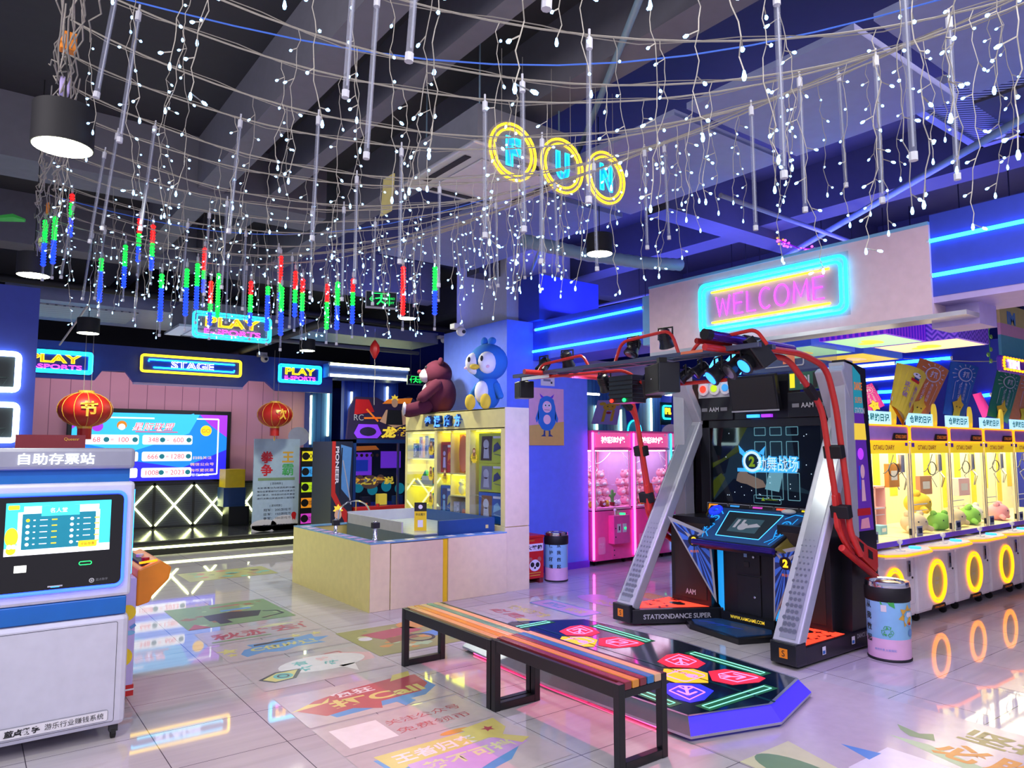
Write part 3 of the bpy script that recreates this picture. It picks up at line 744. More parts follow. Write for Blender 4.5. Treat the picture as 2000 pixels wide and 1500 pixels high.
# price menu board
MY = 13.0
a, c = PXZ(588, 874, MY), PXZ(626, 1028, MY)
w, z1 = c[0] - a[0], a[1]
t = thing('menu_board', 'tall black board with five coloured price labels right of the banner', 'sign board', ((a[0] + c[0]) / 2, MY, 0))
MB('ink').box(-w / 2, w / 2, 0, .22, 0, z1).build('board', t)
MB('magenta').box(-w / 2 - .02, -w / 2, .02, .2, 1.0, z1 - .05).build('side_poster', t)
for k, (m_, s_) in enumerate((('menu_yellow', '000'), ('menu_blue', '毛毛虫'), ('menu_green', '三国战纪'), ('menu_orange', '猎龙传'), ('menu_pink', '动物乐园'))):
    zc = z1 - .16 - k * (z1 - .35) / 4.6
    q = MB(m_); q.rect(-w * .44, w * .44, zc - .09, zc + .09, .004); q.m('ink').disc(-w * .27, zc, .07, .006)
    q.text(s_, w * .14, zc, .09, .006, w * .5); q.build('price_label', t)
q = MB('lamp_green'); q.m('led_warm').tube([(w / 2 + .03, -.02, .95), (w / 2 + .03, -.02, z1 - .05)], .014, 6); q.build('light_tube', t)
# vertical light tubes on the slatted blue walls
for px, p0, p1, y, nm in ((608, 772, 868, 14.17, 'vertical light tube on the slatted wall right of the pink boards, leftmost'), (642, 755, 852, 14.17, 'vertical light tube on the slatted wall under the end of the fascia'), (687, 765, 800, 13.57, 'short vertical light tube on the royal blue wall, left one'), (757, 755, 792, 13.57, 'short vertical light tube on the royal blue wall, right one')):
    x, za = PXZ(px, p0, y); _, zb_ = PXZ(px, p1, y)
    tube_light('led_strip', (x, y, zb_), (x, y, za), .02, 'led_warm', nm, 'vertical light tubes on the blue walls')
a, c = PXZ(645, 708, 12.9), PXZ(800, 745, 12.9)
struct('lintel', MB('panel_blue').box(a[0], c[0], 12.95, 13.6, c[1], a[1]))
for v, nm in ((.93, 'upper'), (.12, 'lower')):
    zz = c[1] + (a[1] - c[1]) * v
    tube_light('led_strip', (a[0], 12.93, zz), (c[0], 12.93, zz), .024, 'led_warm', nm + ' horizontal light line on the blue box right of the stage fascia', 'light lines on the back lintel')
# neon frames on the partition
for k, (p0, p1, pr, nm) in enumerate(((692, 762, 35, 'upper'), (791, 860, 31, 'lower'))):
    xr_, zt_ = PXZ(pr, p0, 8.96); _, zb_ = PXZ(pr, p1, 8.96)
    t = thing('neon_rectangle', nm + ' white glowing rectangular frame on the blue partition above the ticket kiosk', 'LED light', (xr_ - .35, 8.96, (zt_ + zb_) / 2), 0, 'glowing frames on the partition')
    q = MB('led_frame'); q.neon(rr(-.36, .36, -(zt_ - zb_) / 2, (zt_ - zb_) / 2, .04), .028, 0, True, 8); q.build('light_tube', t, True)
    MB('ink').box(-.33, .33, .02, .035, -(zt_ - zb_) / 2 + .03, (zt_ - zb_) / 2 - .03).build('recess', t)
    q = MB('rubber'); q.tube([(-.3, -.0, -.06), (.28, 0, -.06), (.24, 0, -.13)], .004, 4); q.build('cable', t)
# exit signs, cameras, small things
def exit_sign(px, py, y, w, h, label, lh=3.9, rz=0):
    x, z = PXZ(px, py, y)
    t = thing('exit_sign', label, 'exit sign', (x, y, z), rz)
    MB('alu_white').box(-w / 2 - .01, w / 2 + .01, 0, .03, -h / 2 - .02, h / 2 + .01).build('casing', t)
    q = MB('screen_dark').rect(-w / 2, w / 2, -h / 2, h / 2, .002); q.m('exit_green')
    q.text('←', -w * .32, 0, h * .35, .004, w * .16); q.m('exit_green').disc(-.0, h * .25, h * .09, .004)
    q.line([(0, h * .15), (-.01, -h * .1), (-.05, -h * .35)], h * .10, .004); q.line([(-.01, -h * .1), (.05, -h * .3)], h * .10, .004); q.line([(-.07, h * .05), (0, h * .12), (.06, -.0)], h * .08, .004)
    q.line([(-.1, -h * .4), (-.1, h * .4), (.09, h * .4), (.09, -h * .4)], h * .05, .004)
    q.text('安全出口', w * .30, h * .1, h * .16, .004, w * .28); q.text('EXIT', w * .30, -h * .2, h * .14, .004, w * .26); q.build('face', t)
    MB('wire').tube([(-w * .3, .015, h / 2), (-w * .3, .015, lh - z)], .003, 4).tube([(w * .3, .015, h / 2), (w * .3, .015, lh - z)], .003, 4).build('hanging_rod', t)
exit_sign(745, 585, 7.4, .34, .17, 'green exit sign hanging under the right end of the light curtain', rz=math.radians(-18))
exit_sign(812, 742, 12.2, .34, .16, 'small green exit sign behind the maroon bear plush')
def cctv(px, py, y, label, s=1.0):
    x, z = PXZ(px, py, y)
    t = thing('security_camera', label, 'camera', (x, y, z))
    MB('offwhite').box(-.06 * s, .06 * s, -.04 * s, .06 * s, .03 * s, .09 * s).build('bracket', t, bevel=.005)
    MB('offwhite').sph((.02 * s, -.05 * s, 0), .055 * s).build('dome', t, True)
    MB('ink').cyl((.02 * s, -.10 * s, -.01 * s), (.02 * s, -.115 * s, -.012 * s), .02 * s, n=12).build('lens', t)
cctv(512, 701, 13.2, 'white dome camera on the stage fascia right of the STAGE sign', 1.3)
cctv(893, 648, 7.5, 'white dome camera pair on the top edge of the pillar', 1.1)
cctv(862, 665, 11.5, 'small white camera far behind, left of the pillar', 1.0)
t = thing('balloon', 'red diamond shaped foil balloon on a string above the dark game machine', 'balloon', (PXZ(732, 682, 9.6)[0], 9.6, PXZ(732, 682, 9.6)[1]))
q = MB('lantern_red').lathe([(.005, -.15), (.03, -.12), (.075, -.03), (.07, .05), (.03, .11), (.004, .14)], n=8); q.build('balloon_skin', t, True)
q = MB('wire').tube([(0, 0, -.15), (.01, 0, -.35), (0, 0, -.6), (.005, 0, -.82)], .006, 5).tube([(0, 0, .14), (0, 0, .3)], .002, 4); q.build('ribbon', t)

# ================================================================ SELF-SERVICE TICKET KIOSK
t = thing('ticket_kiosk', 'white and blue self-service ticket kiosk with a glowing blue screen surround', 'kiosk', (.43, 4.75, 0))
W2 = .38
q = MB('kiosk_white'); q.box(-W2, W2, 0, .55, .08, .70); q.build('cabinet_body', t, bevel=.03)
q = MB('kiosk_blue'); q.box(-W2 + .02, W2 - .02, .005, .53, .70, .80); q.build('blue_band', t, bevel=.006)
q = MB('kiosk_white'); q.box(-W2, W2, 0, .14, .80, 1.455); q.box(-W2, W2 - .02, .1, .5, .80, 1.40); q.build('display_head', t, bevel=.02)
q = MB('led_royal'); q.neon(rr(-W2 + .05, W2 - .05, .868, 1.398, .04), .010, .010); q.build('light_surround', t, True, label='glowing blue surround')
q = MB('black', XZ); q.prism(rr(-W2 + .06, W2 - .06, .88, 1.385, .03), .0, .022); q.build('screen_bezel', t)
q = MB('screen_cyan'); x0, x1_, y0, y1_ = -.24, .255, 1.075, 1.355
q.rect(x0, x1_, y0, y1_, .024)
q.m('screen_white').rect(x0, x1_, y0, y0 + .04, .025).rect(x0 + .055, x0 + .08, y0 + .02, y1_ - .05, .026).rect(x1_ - .08, x1_ - .055, y0 + .02, y1_ - .05, .026)
q.rect(x0 + .08, x0 + .2, y1_ - .06, y1_ - .02, .026).rect(x1_ - .18, x1_ - .06, y1_ - .06, y1_ - .02, .026)
q.m('screen_teal').rect(x0 + .075, x1_ - .075, y0 + .03, y1_ - .06, .027)
q.m('screen_cyan').rect(-.08, .1, y1_ - .075, y1_ - .02, .028)
q.m('screen_white').text('名人堂', 0, y1_ - .045, .026, .029)
for r_ in range(5):
    zz = y1_ - .095 - r_ * .032
    for cx in (-.14, .065):
        q.m('screen_yellow' if (cx < 0 and r_ == 0) else 'screen_white').disc(cx, zz, .009, .029, n=12)
        q.m('screen_white').rect(cx + .025, cx + .035, zz - .003, zz + .003, .029).rect(cx + .055, cx + .09, zz - .002, zz + .002, .029)
        q.m('screen_yellow').rect(cx + .11, cx + .135, zz - .003, zz + .003, .029)
q.m('screen_yellow').poly(rr(.10, .19, y0 + .025, y0 + .06, .008), .031).poly(rr(x0 + .01, x0 + .06, y1_ - .035, y1_ - .012, .005), .03); q.m('ink').text('开始存票', .145, y0 + .042, .016, .032)
q.m('screen_yellow').disc(x0 + .03, y0 + .10, .03, .03, .05); q.disc(x0 + .03, y0 + .03, .022, .031); q.m('screen_white').disc(x0 + .022, y0 + .05, .012, .032).disc(x0 + .042, y0 + .05, .012, .032)
q.build('display', t)
q = MB('letter_white'); q.rect(-.19, -.135, .985, 1.022, .024); q.build('scanner_window', t)
q = MB('btn_green'); q.neon(rr(.11, .17, 1.0, 1.018, .008), .002, .024); q.m('ink').rect(.115, .165, 1.003, 1.014, .0235); q.build('card_slot', t)
q = MB('chrome').box(-.035, .035, -.035, -.02, .895, .903); q.m('btn_blue').box(-.02, .02, -.037, -.03, .893, .897); q.build('ticket_slot', t)
q = MB('light_grey'); q.disc(.175, .91, .013, .0235).m('ink').ring(.175, .91, .005, .008, .0245); q.m('grey').text('蓝点数字', .225, .912, .014, .024); q.build('maker_mark', t)
q = MB('kiosk_blue'); q.box(-W2 + .03, W2 - .03, .02, .45, 1.45, 1.53); q.build('blue_band', t)
q = MB('kiosk_header'); q.box(-W2 - .0, W2 - .01, -.02, .42, 1.53, 1.65); q.build('header_box', t, bevel=.02)
q = MB('letter_white'); q.text('自助存票站', -.02, 1.59, .062, .026, .36, off=.008, thick=.004); q.build('header_letters', t, label='glowing white header letters')
q = MB('ink'); q.neon(rr(-W2 + .0, W2 - .06, .11, .66, .01), .0012, .001, n=4); q.build('door_seam', t)
q = MB('white'); q.rect(-.33, .29, .12, .175, .004); q.m('ink').text('游乐行业赚钱系统', .13, .15, .032, .006, .28); q.text('蓝点数字', -.11, .148, .036, .006, .16, off=.04, shear=.15); q.m('red').disc(-.23, .148, .018, .006); q.m('grey').neon(rr(-.30, .29, .12, .18, .01), .001, .004, n=4); q.build('slogan_plate', t)
q = MB('led_blue'); q.tube([(W2 + .015, .16, .90), (W2 + .015, .16, 1.40)], .012, 6); q.build('side_light', t)
def caster(name, t, x, y, r=.03):
    q = MB('rubber').cyl((x - .012, y, r), (x + .012, y, r), r, n=14); q.m('dark_grey').box(x - .022, x + .022, y - .02, y + .02, r * 1.3, r * 2.7)
    return q.build(name, t)
for x in (-.33, .33):
    for y in (.06, .5): caster('caster', t, x, y)
t = thing('notice_sign', 'small dark red notice standing on top of the ticket kiosk', 'sign', (.39, 4.9, 1.65))
q = MB('slat_maroon').box(-.17, .17, 0, .01, 0, .075); q.m('gold').text('Queenr', .1, .05, .02, .002); q.build('board', t)
MB('ink').box(-.05, .05, .01, .05, 0, .01).build('foot', t)

# arcade machine with a yellow console behind the kiosk
t = thing('arcade_machine', 'white children arcade machine with an orange yellow console behind the kiosk', 'arcade machine', (.62, 5.36, 0), math.pi / 2)
q = MB('lilac'); q.box(0, .78, -.33, .5, .09, .80); q.build('cabinet_body', t, bevel=.01)
q = MB('red').box(-.002, .78, -.335, .5, .05, .12); q.m('white').box(-.004, .78, -.338, .5, .085, .095); q.build('plinth', t)
q = MB('orange'); q.uv = lambda u, v, d: (d, u, v); q.prism([(-.33, .72), (-.33, .90), (-.52, .95), (-.62, .90), (-.60, .82), (-.46, .72), (-.44, .68), (-.33, .66)], .0, .72); q.v = [(x, -.33 + (y + .33) * .72, z - .05) for x, y, z in q.v]; q.build('control_console', t, bevel=.012, label='orange yellow curved console')
q = MB('ink'); q.poly([], 0) if False else None
q = MB('ink').box(.05, .67, -.45, -.36, .865, .88); q.m('neon_orange').tube([(.02, -.34, .89), (.02, -.45, .90)], .008, 5); q.m('red').cyl((.2, -.41, .875), (.2, -.41, .90), .025, n=10); q.m('white').cyl((.4, -.41, .875), (.4, -.41, .90), .025, n=10); q.build('control_buttons', t)
q = MB('yellow'); q.uv = lambda u, v, d: (-d, -u, v)
q.disc(.28, .58, .05, .003); q.disc(.26, .30, .06, .003).m('sky').disc(.30, .45, .03, .003, .015); q.m('pale_pink').disc(.1, .35, .12, .002); q.m('st_blue').line([(.3, .48), (.33, .5)], .02, .004); q.build('side_graphics', t)
q = MB('screen_purple'); q.box(.05, .7, -.1, .3, .8, 1.35); q.build('screen_hood', t)
for x in (.05, .7):
    for y in (-.27, .4): caster('caster', t, x, y, .028)

# ================================================================ PRIZE COUNTER AND CABINET
CX0, CX1, CY0, CY1, CH = 3.32, 5.04, 6.79, 8.93, .674
t = thing('prize_counter', 'low cream and yellow counter wall with a blue top ledge around the prize stand', 'counter', (CX0, CY0, 0))
L_, D_ = CX1 - CX0, CY1 - CY0
q = MB('cream'); q.box(0, .12, 0.002, D_ - .002, 0, CH - .001); q.build('side_wall', t, label='yellow left wall')
for a, b2, nm in ((.003, .225, 0), (.235, .86, 1), (.93, L_ - .005, 2)):
    MB('cream_front').box(a, b2, -.006, .0 if nm == 0 else .11, .001, CH - .002 - (0 if nm != 1 else .006)).build('front_panel', t, bevel=.003)
q = MB('yellow'); q.box(.865, .925, .012, .12, 0, CH - .005); q.build('corner_post', t, label='bright yellow joint post')
MB('cream').box(.121, L_, D_ - .12, D_, 0, CH - .001).build('back_wall', t)
q = MB('counter_blue'); q.box(.0, .15, -.006, D_, CH, CH + .012); q.box(.15, L_, -.006, .15, CH, CH + .012); q.box(.15, L_, D_ - .15, D_, CH, CH + .012)
q.m('st_lilac')
random.seed(5)
for k in range(9): q.box(.02, .13, .1 + k * .22, .1 + k * .22 + .12, CH + .012, CH + .0125)
q.m('offwhite')
for k in range(6): q.box(.2 + k * .25, .3 + k * .25, .02, .12, CH + .012, CH + .0125)
q.build('top_ledge', t, label='blue printed top ledge')
MB('cream').box(.12, L_, .12, D_ - .12, .12, .14).build('inner_floor', t)
# play table inside
t = thing('play_table', 'dark blue and grey boxed play table standing inside the prize counter', 'table', (3.95, 7.0, .14))
q = MB('dark_grey'); M('table_slate', '#5d7286', .4); M('table_blue', '#234a80', .4); M('table_top', '#b9c4be', .2)
MB('table_slate').box(0, 1.05, .0, 1.75, 0, .56).build('casing', t)
MB('table_top').box(.02, 1.03, .02, 1.73, .56, .565).build('table_top', t)
q = MB('table_blue'); q.box(.30, 1.06, -.012, .02, .50, .70); q.box(1.04, 1.06, 0, 1.75, .5, .70); q.build('front_rim', t, label='deep blue front rim')
q = MB('light_grey'); q.box(0, .02, .3, 1.75, .56, .68); q.box(0, 1.04, 1.73, 1.75, .56, .70); q.build('rear_rim', t)
q = MB('st_yellow', XZ).rect(.93, .97, .58, .62, .013); q.build('sticker', t)
t = thing('price_card', 'yellow and black price card standing on the play table', 'sign', (4.22, 7.35, .705), math.radians(-35))
q = MB('yellow').box(-.07, .07, 0, .008, 0, .22); q.m('black').box(-.07, .07, -.002, .01, .22, .32); q.m('ink').text('幸运魔方', 0, .185, .03, .003, .11); q.m('white').disc(0, .27, .025, .004); q.m('white').rect(-.03, .03, .04, .12, .002); q.build('card', t)
def crane_post(x, y, h, label):
    t = thing('chrome_post', label, 'post', (x, y, CH + .012))
    q = MB('chrome'); q.lathe([(.030, 0), (.030, .02), (.022, .03), (.022, h), (.012, h + .006)], n=16); q.build('pole', t, True)
    MB('ink').box(-.04, .04, -.028, .028, h - .07, h - .01).build('clamp', t, bevel=.005)
crane_post(3.46, 6.96, .20, 'chrome post with a dark clamp at the near corner of the counter ledge')
crane_post(3.40, 7.83, .16, 'chrome post standing on the left ledge of the counter')
t = thing('chrome_hoop', 'arched chrome hoop rail standing on the back ledge of the counter', 'rail', (4.1, 8.86, CH + .012))
q = MB('chrome'); q.tube([(-.22, 0, 0)] + [(.22 * math.cos(math.radians(a)), 0, .1 + .18 * math.sin(math.radians(a))) for a in range(180, -1, -15)] + [(.22, 0, 0)], .012, 8); q.build('hoop', t, True)
MB('gold').cyl((.02, 0, 0), (.02, 0, .27), .006, n=6).build('centre_rod', t)

# display cabinet, front towards -x
t = thing('display_cabinet', 'cream yellow lit glass-fronted prize cabinet with blue raised header letters', 'cabinet', (5.04, 8.03, 0), LEFT)
H_ = 2.13; U = [(-1.15, -.40), (-.33, -.03), (-.03, .37), (.46, 1.12)]
q = MB('cream'); q.box(-1.2, 1.2, .33, .35, .0, H_); q.box(-1.2, 1.2, 0, .34, H_ - .02, H_); q.box(-1.2, 1.2, .0, .34, 0, .74); q.box(-1.2, 1.2, 0, .02, 1.88, H_)
for a, b2 in ((-1.2, -1.15), (-.40, -.33), (.37, .46), (1.12, 1.2)): q.box(a, b2, 0, .33, .74, 1.88)
q.box(-.035, -.025, .03, .33, .74, 1.88)
q.box(-1.2, 1.2, 0, .33, 1.87, 1.9)
q.build('carcass', t, bevel=.004)
q = MB('cream_front'); q.box(1.2, 1.215, 0, .35, .74, H_); q.box(1.2, 1.215, 0, .35, 0, .73); q.build('side_panel', t, label='pale pinkish cream side panels')
q = MB('cream')
for a, b2, zz in ((-1.15, -.40, 1.50), (-1.15, -.40, 1.13), (-.33, .37, 1.31), (-.03, .37, 1.03)): q.box(a, b2, .02, .33, zz, zz + .015)
q.build('shelves', t)
for a, b2, zz in ((-1.10, -.45, 1.865), (-1.10, -.45, 1.495), (-1.10, -.45, 1.125), (-.30, .34, 1.865), (-.30, .34, 1.305), (.50, 1.08, 1.865)):
    MB('cab_light').box(a, b2, .07, .28, zz - .010, zz).build('light_strip', t)
q = MB('steel'); 
for a, b2 in ((-1.15, -.775), (-.775, -.40), (-.33, -.03), (-.03, .37), (.46, .79), (.79, 1.12)):
    MB('glass').box(a, b2, .004, .008, .745, 1.875).build('glass_door', t)
q = MB('btn_blue'); M('letter_blue', '#4a8cff', .3, 0, 1.6)
for k, ch in enumerate('幸运魔方'):
    q = MB('steel'); q.m('letter_blue').text(ch, -.50 + k * .245, 2.0, .155, .05, off=.05); q.m('navy').text(ch, -.50 + k * .245, 2.0, .165, .049, off=.09, thick=.045)
    q.build('sign_letter', t, label='blue raised letter ' + ch)
def prize(name, label, cat, u, z, w, h, d, mat, deco=None, ly=.06, grp=None):
    t = thing(name, label, cat, (5.04 + ly, 8.03 - u, z), LEFT, grp)
    MB(mat).box(-w / 2, w / 2, 0, d, 0, h).build('carton' if d > .03 else 'card', t)
    if deco:
        q = MB(mat); deco(q, w, h); q.build('printed_front', t)
    return t
M('lime', '#c2d03a', .5)
def toy_pic(c1, c2, c3):
    def fn(q, w, h):
        q.m(c1).poly([(-w * .42, h * .08), (w * .05, h * .08), (w * .08, h * .9), (-w * .36, h * .9)], .003)
        q.m(c2).disc(-w * .18, h * .62, w * .12, .004).poly([(-w * .3, h * .15), (-w * .05, h * .15), (-w * .08, h * .5), (-w * .27, h * .5)], .004)
        q.m(c3).poly([(w * .12, h * .35), (w * .45, h * .5), (w * .3, h * .7), (w * .15, h * .6)], .004); q.line([(w * .15, h * .3), (w * .45, h * .25)], h * .02, .004)
        q.m('white').rect(w * .12, w * .42, h * .82, h * .9, .004)
    return fn
prize('toy_box', 'grey and lime toy box, topmost in the right bay of the cabinet', 'toy box', .83, 1.47, .50, .36, .10, 'lime', toy_pic('dark_grey', 'light_grey', 'navy'))
prize('toy_box', 'grey and lime toy box, middle one in the right bay of the cabinet', 'toy box', .83, 1.12, .50, .345, .10, 'lime', toy_pic('grey', 'light_grey', 'navy'))
prize('toy_box', 'bright blue toy box at the bottom of the right bay of the cabinet', 'toy box', .83, .75, .50, .36, .10, 'kiosk_blue', toy_pic('brown', 'offwhite', 'sky'))
prize('toy_box', 'red patterned toy box on the upper shelf of the middle bay', 'toy box', -.18, 1.33, .27, .40, .08, 'red', toy_pic('slat_maroon', 'lilac', 'orange'))
prize('toy_box', 'blue tower toy box on the lower shelf of the middle bay', 'toy box', -.18, .76, .27, .40, .08, 'kiosk_blue', toy_pic('navy', 'sky', 'st_yellow'))
t = thing('toy_surfboard', 'long orange board standing in the middle bay of the cabinet', 'toy', (5.14, 8.03 - .17, 1.33), LEFT)
q = MB('orange'); q.prism([(.11 * math.cos(a * .2618), .25 + .24 * math.sin(a * .2618)) for a in range(24)], -.02, 0); M('coral', '#f0855c', .5); q.ms[0] = 'coral'; q.build('board', t)
q = MB('orange').box(-.17, .19, .05, .06, 0, .50); q.ms[0] = 'orange'; q.build('backing_card', t)
for k, (u, z, w, h, m_) in enumerate(((-1.02, 1.515, .10, .20, 'dark_grey'), (-.86, 1.515, .09, .29, 'pale_pink'), (-.70, 1.515, .09, .30, 'offwhite'), (-.54, 1.515, .16, .27, 'slat_maroon'))):
    prize('toy_box', ('small black and white toy box at the left of the top shelf', 'tall pink toy box on the top shelf of the left bay', 'tall white toy box on the top shelf of the left bay', 'dark red and white toy box at the right of the top shelf')[k], 'toy box', u, z, w, h, .08, m_, toy_pic('light_grey', 'ink', 'white'))
def minifig(name, label, u, z, s, mat, cat='toy', ly=.14):
    t = thing(name, label, cat, (5.04 + ly, 8.03 - u, z), LEFT)
    q = MB(mat); q.sph((0, 0, s * .35), (s * .28, s * .24, s * .36)); q.sph((0, 0, s * .80), (s * .25, s * .22, s * .22)); q.sph((-s * .16, 0, s), s * .09); q.sph((s * .16, 0, s), s * .09); q.build('body', t, True)
    MB('ink').sph((-.07 * s, -s * .21, s * .82), s * .03, 6, 5).sph((.07 * s, -s * .21, s * .82), s * .03, 6, 5).build('eyes', t)
    return t
t = thing('toy_ship', 'model ship toy on the middle shelf of the left bay', 'toy', (5.16, 8.03 + .78, 1.145), LEFT)
q = MB('light_grey'); q.prism([(-.22, .0), (.20, .0), (.26, .07), (-.30, .05)], -.04, .04); q.m('green').prism([(-.15, .07), (-.02, .2), (.05, .07)], -.02, .02); q.m('white').box(-.1, .1, -.03, .03, .06, .12); q.build('hull', t)
t = thing('toy_figure', 'red flagged toy figure beside the model ship', 'toy', (5.18, 8.03 + .55, 1.145), LEFT)
q = MB('red'); q.lathe([(.03, 0), (.05, .05), (.03, .2), (.01, .24)], n=10); q.m('dirt_red').box(-.05, .06, -.01, .0, .16, .23); q.build('figure', t)
prize('toy_box', 'teal and brown toy box at the right of the middle shelf of the left bay', 'toy box', -.47, 1.145, .13, .24, .08, 'teal', toy_pic('brown', 'orange', 'white'))
prize('paper_stack', 'stack of pale books at the bottom of the left bay', 'books', -.88, .76, .28, .12, .12, 'offwhite', lambda q, w, h: [q.m('gold').rect(-w / 2, w / 2, h * (.2 + .2 * k), h * (.22 + .2 * k), .002) for k in range(4)])
prize('toy_box', 'green and pink toy box at the bottom right of the left bay', 'toy box', -.47, .76, .13, .28, .08, 'teal', toy_pic('pale_pink', 'white', 'green'))
minifig('plush_toy', 'white plush bear on the right half shelf of the middle bay, left one', .08, 1.047, .19, 'plush_white', 'plush toy')
minifig('plush_toy', 'white plush bear on the right half shelf of the middle bay, right one', .24, 1.047, .19, 'plush_white', 'plush toy')
prize('toy_box', 'pale box with a grey cup at the bottom of the middle bay', 'toy box', .07, .76, .14, .20, .08, 'light_grey', toy_pic('offwhite', 'light_grey', 'white'))
prize('toy_box', 'grey box with a pink ball at the bottom of the middle bay', 'toy box', .25, .76, .14, .20, .08, 'grey', lambda q, w, h: q.m('coral').disc(0, h * .4, w * .3, .004))
for k, (u, z, s_) in enumerate(((-.47, 1.64, 'upper left bay glass'), (-.47, 1.30, 'glass of the left bay beside the middle shelf'), (-.47, .96, 'lower left bay glass'), (-.11, 1.28, 'glass of the middle bay'), (.57, 1.55, 'glass of the right bay'))):
    t = thing('price_tag', 'yellow sunburst price tag on the ' + s_, 'price tag', (5.034, 8.03 - u, z), LEFT)
    q = MB('yellow'); q.star(0, -.02, .075, .0, 12, .8); q.m('brown').disc(0, .07, .032, .001).rect(-.03, .03, .0, .05, .0005); q.m('skin').disc(0, .062, .02, .002); q.m('ink').text('特惠', 0, -.02, .035, .002); q.build('tag', t)

# ================================================================ PLUSH TOYS ON THE CABINET
def limb(q, a, b2, r1, r2):
    a, b2 = Vector(a), Vector(b2)
    pts = [a.lerp(b2, i / 6) for i in range(7)]
    rs = [r1 + (r2 - r1) * i / 6 for i in range(7)]
    d = (b2 - a).normalized()
    pts = [a - d * r1 * .8, a - d * r1 * .4] + pts + [b2 + d * r2 * .5, b2 + d * r2 * .85]
    rs = [r1 * .4, r1 * .85] + rs + [r2 * .82, r2 * .4]
    q.tube(pts, rs, 14)
t = thing('plush_bear', 'big dark red plush bear with a grey muzzle sitting on the cabinet', 'plush toy', (5.2, 8.62, 2.13), math.radians(-118))
q = MB('plush_maroon')
q.sph((0, .03, .26), (.25, .23, .29), 20, 14); q.sph((0, .0, .55), (.21, .20, .19), 20, 14)
q.sph((-.16, .03, .70), (.06, .04, .06)); q.sph((.16, .03, .70), (.06, .04, .06))
limb(q, (.20, -.02, .38), (.27, -.22, .20), .085, .07); limb(q, (-.20, -.02, .38), (-.27, -.22, .20), .085, .07)
limb(q, (.12, -.15, .09), (.20, -.40, .03), .10, .085); limb(q, (-.12, -.15, .09), (-.20, -.40, .03), .10, .085)
q.build('body', t, True)
q = MB('plush_grey'); q.sph((0, -.15, .52), (.13, .11, .10)); q.build('muzzle', t, True, label='grey muzzle')
q = MB('plush_grey'); q.sph((0, -.125, .25), (.15, .10, .18)); q.build('belly_patch', t, True, label='grey belly patch')
q = MB('hot_pink'); q.ms[0] = 'slat_maroon'; q.sph((0, -.25, .57), (.055, .035, .035)); q.build('nose', t, True)
q = MB('ink'); q.sph((-.085, -.165, .63), .02); q.sph((.085, -.165, .63), .02); q.build('eyes', t, True)
q = MB('plush_grey')
for s_ in (-1, 1): q.sph((s_ * .215, -.455, .05), (.075, .03, .085))
q.build('foot_soles', t, True, label='pale foot soles')
t = thing('plush_bird', 'blue and white plush chick with yellow feet sitting on the cabinet', 'plush toy', (5.22, 7.45, 2.13), math.radians(-72))
q = MB('plush_blue'); q.sph((0, .02, .22), (.17, .15, .22), 18, 12); q.sph((0, .02, .60), (.26, .23, .24), 22, 14)
limb(q, (.14, 0, .30), (.24, -.04, .16), .05, .04); limb(q, (-.14, 0, .30), (-.24, -.04, .16), .05, .04)
q.sph((-.06, .02, .86), (.05, .04, .07)); q.sph((.06, .02, .87), (.06, .04, .05)); q.build('body', t, True)
q = MB('plush_white'); q.sph((0, -.115, .22), (.10, .06, .14)); q.sph((-.10, -.13, .58), (.12, .12, .14)); q.sph((.10, -.13, .58), (.12, .12, .14)); q.build('white_face', t, True)
q = MB('plush_yellow'); q.sph((0, -.26, .52), (.06, .06, .035)); q.build('beak', t, True)
q = MB('plush_yellow'); q.sph((-.12, -.19, .09), (.075, .05, .10)); q.sph((.12, -.19, .09), (.075, .05, .10)); q.build('feet', t, True, label='yellow feet')
q = MB('ink'); q.sph((-.10, -.245, .62), (.022, .012, .035)); q.sph((.10, -.245, .62), (.022, .012, .035)); q.build('eyes', t, True)
q = MB('pale_pink'); q.sph((-.17, -.215, .52), (.03, .012, .02)); q.sph((.17, -.215, .52), (.03, .012, .02)); q.build('cheeks', t, True)

# ================================================================ PILLAR POSTER, EXTINGUISHER BOX, BINS
a, c = PXZ(1033, 756, 7.54), PXZ(1101, 870, 7.54)
w, h = c[0] - a[0], a[1] - c[1]
t = thing('poster', 'pink and gold poster of a horned blue monster on the blue pillar', 'poster', ((a[0] + c[0]) / 2, 7.535, c[1]))
q = MB('poster_pink').box(-w / 2, w / 2, 0, .01, 0, h); q.m('poster_gold').poly([(-w / 2, 0), (w / 2, 0), (w / 2, h * .42), (-w / 2, h * .34)], .002); q.build('print_sheet', t)
q = MB('st_blue'); q.ms[0] = 'plush_blue'
q.poly([(-.09, .22), (-.15, .30), (-.16, .40), (-.15, .52), (-.13, .58), (-.12, .62), (-.06, .66), (0, .67), (.06, .66), (.12, .62), (.13, .58), (.15, .52), (.16, .40), (.15, .30), (.09, .22), (.04, .2), (-.04, .2)], .004)
q.poly([(-.15, .48), (-.20, .36), (-.18, .30), (-.14, .36)], .004); q.poly([(.15, .48), (.20, .36), (.18, .30), (.14, .36)], .004)
q.m('navy').rect(-.06, -.03, .13, .2, .004).rect(.03, .06, .13, .2, .004).poly([(-.11, .12), (-.02, .12), (-.03, .14), (-.06, .15)], .005).poly([(.11, .12), (.02, .12), (.03, .14), (.06, .15)], .005)
q.m('purple').poly([(-.10, .64), (-.13, .70), (-.10, .68), (-.05, .65)], .005).poly([(.10, .64), (.13, .70), (.10, .68), (.05, .65)], .005)
q.m('pale_pink').disc(0, .52, .08, .006).disc(0, .35, .065, .006); q.m('white').disc(-.03, .54, .028, .007).disc(.035, .54, .028, .007); q.m('ink').disc(-.028, .54, .012, .008).disc(.036, .54, .012, .008).rect(-.05, .05, .475, .48, .008)
q.build('monster_print', t)
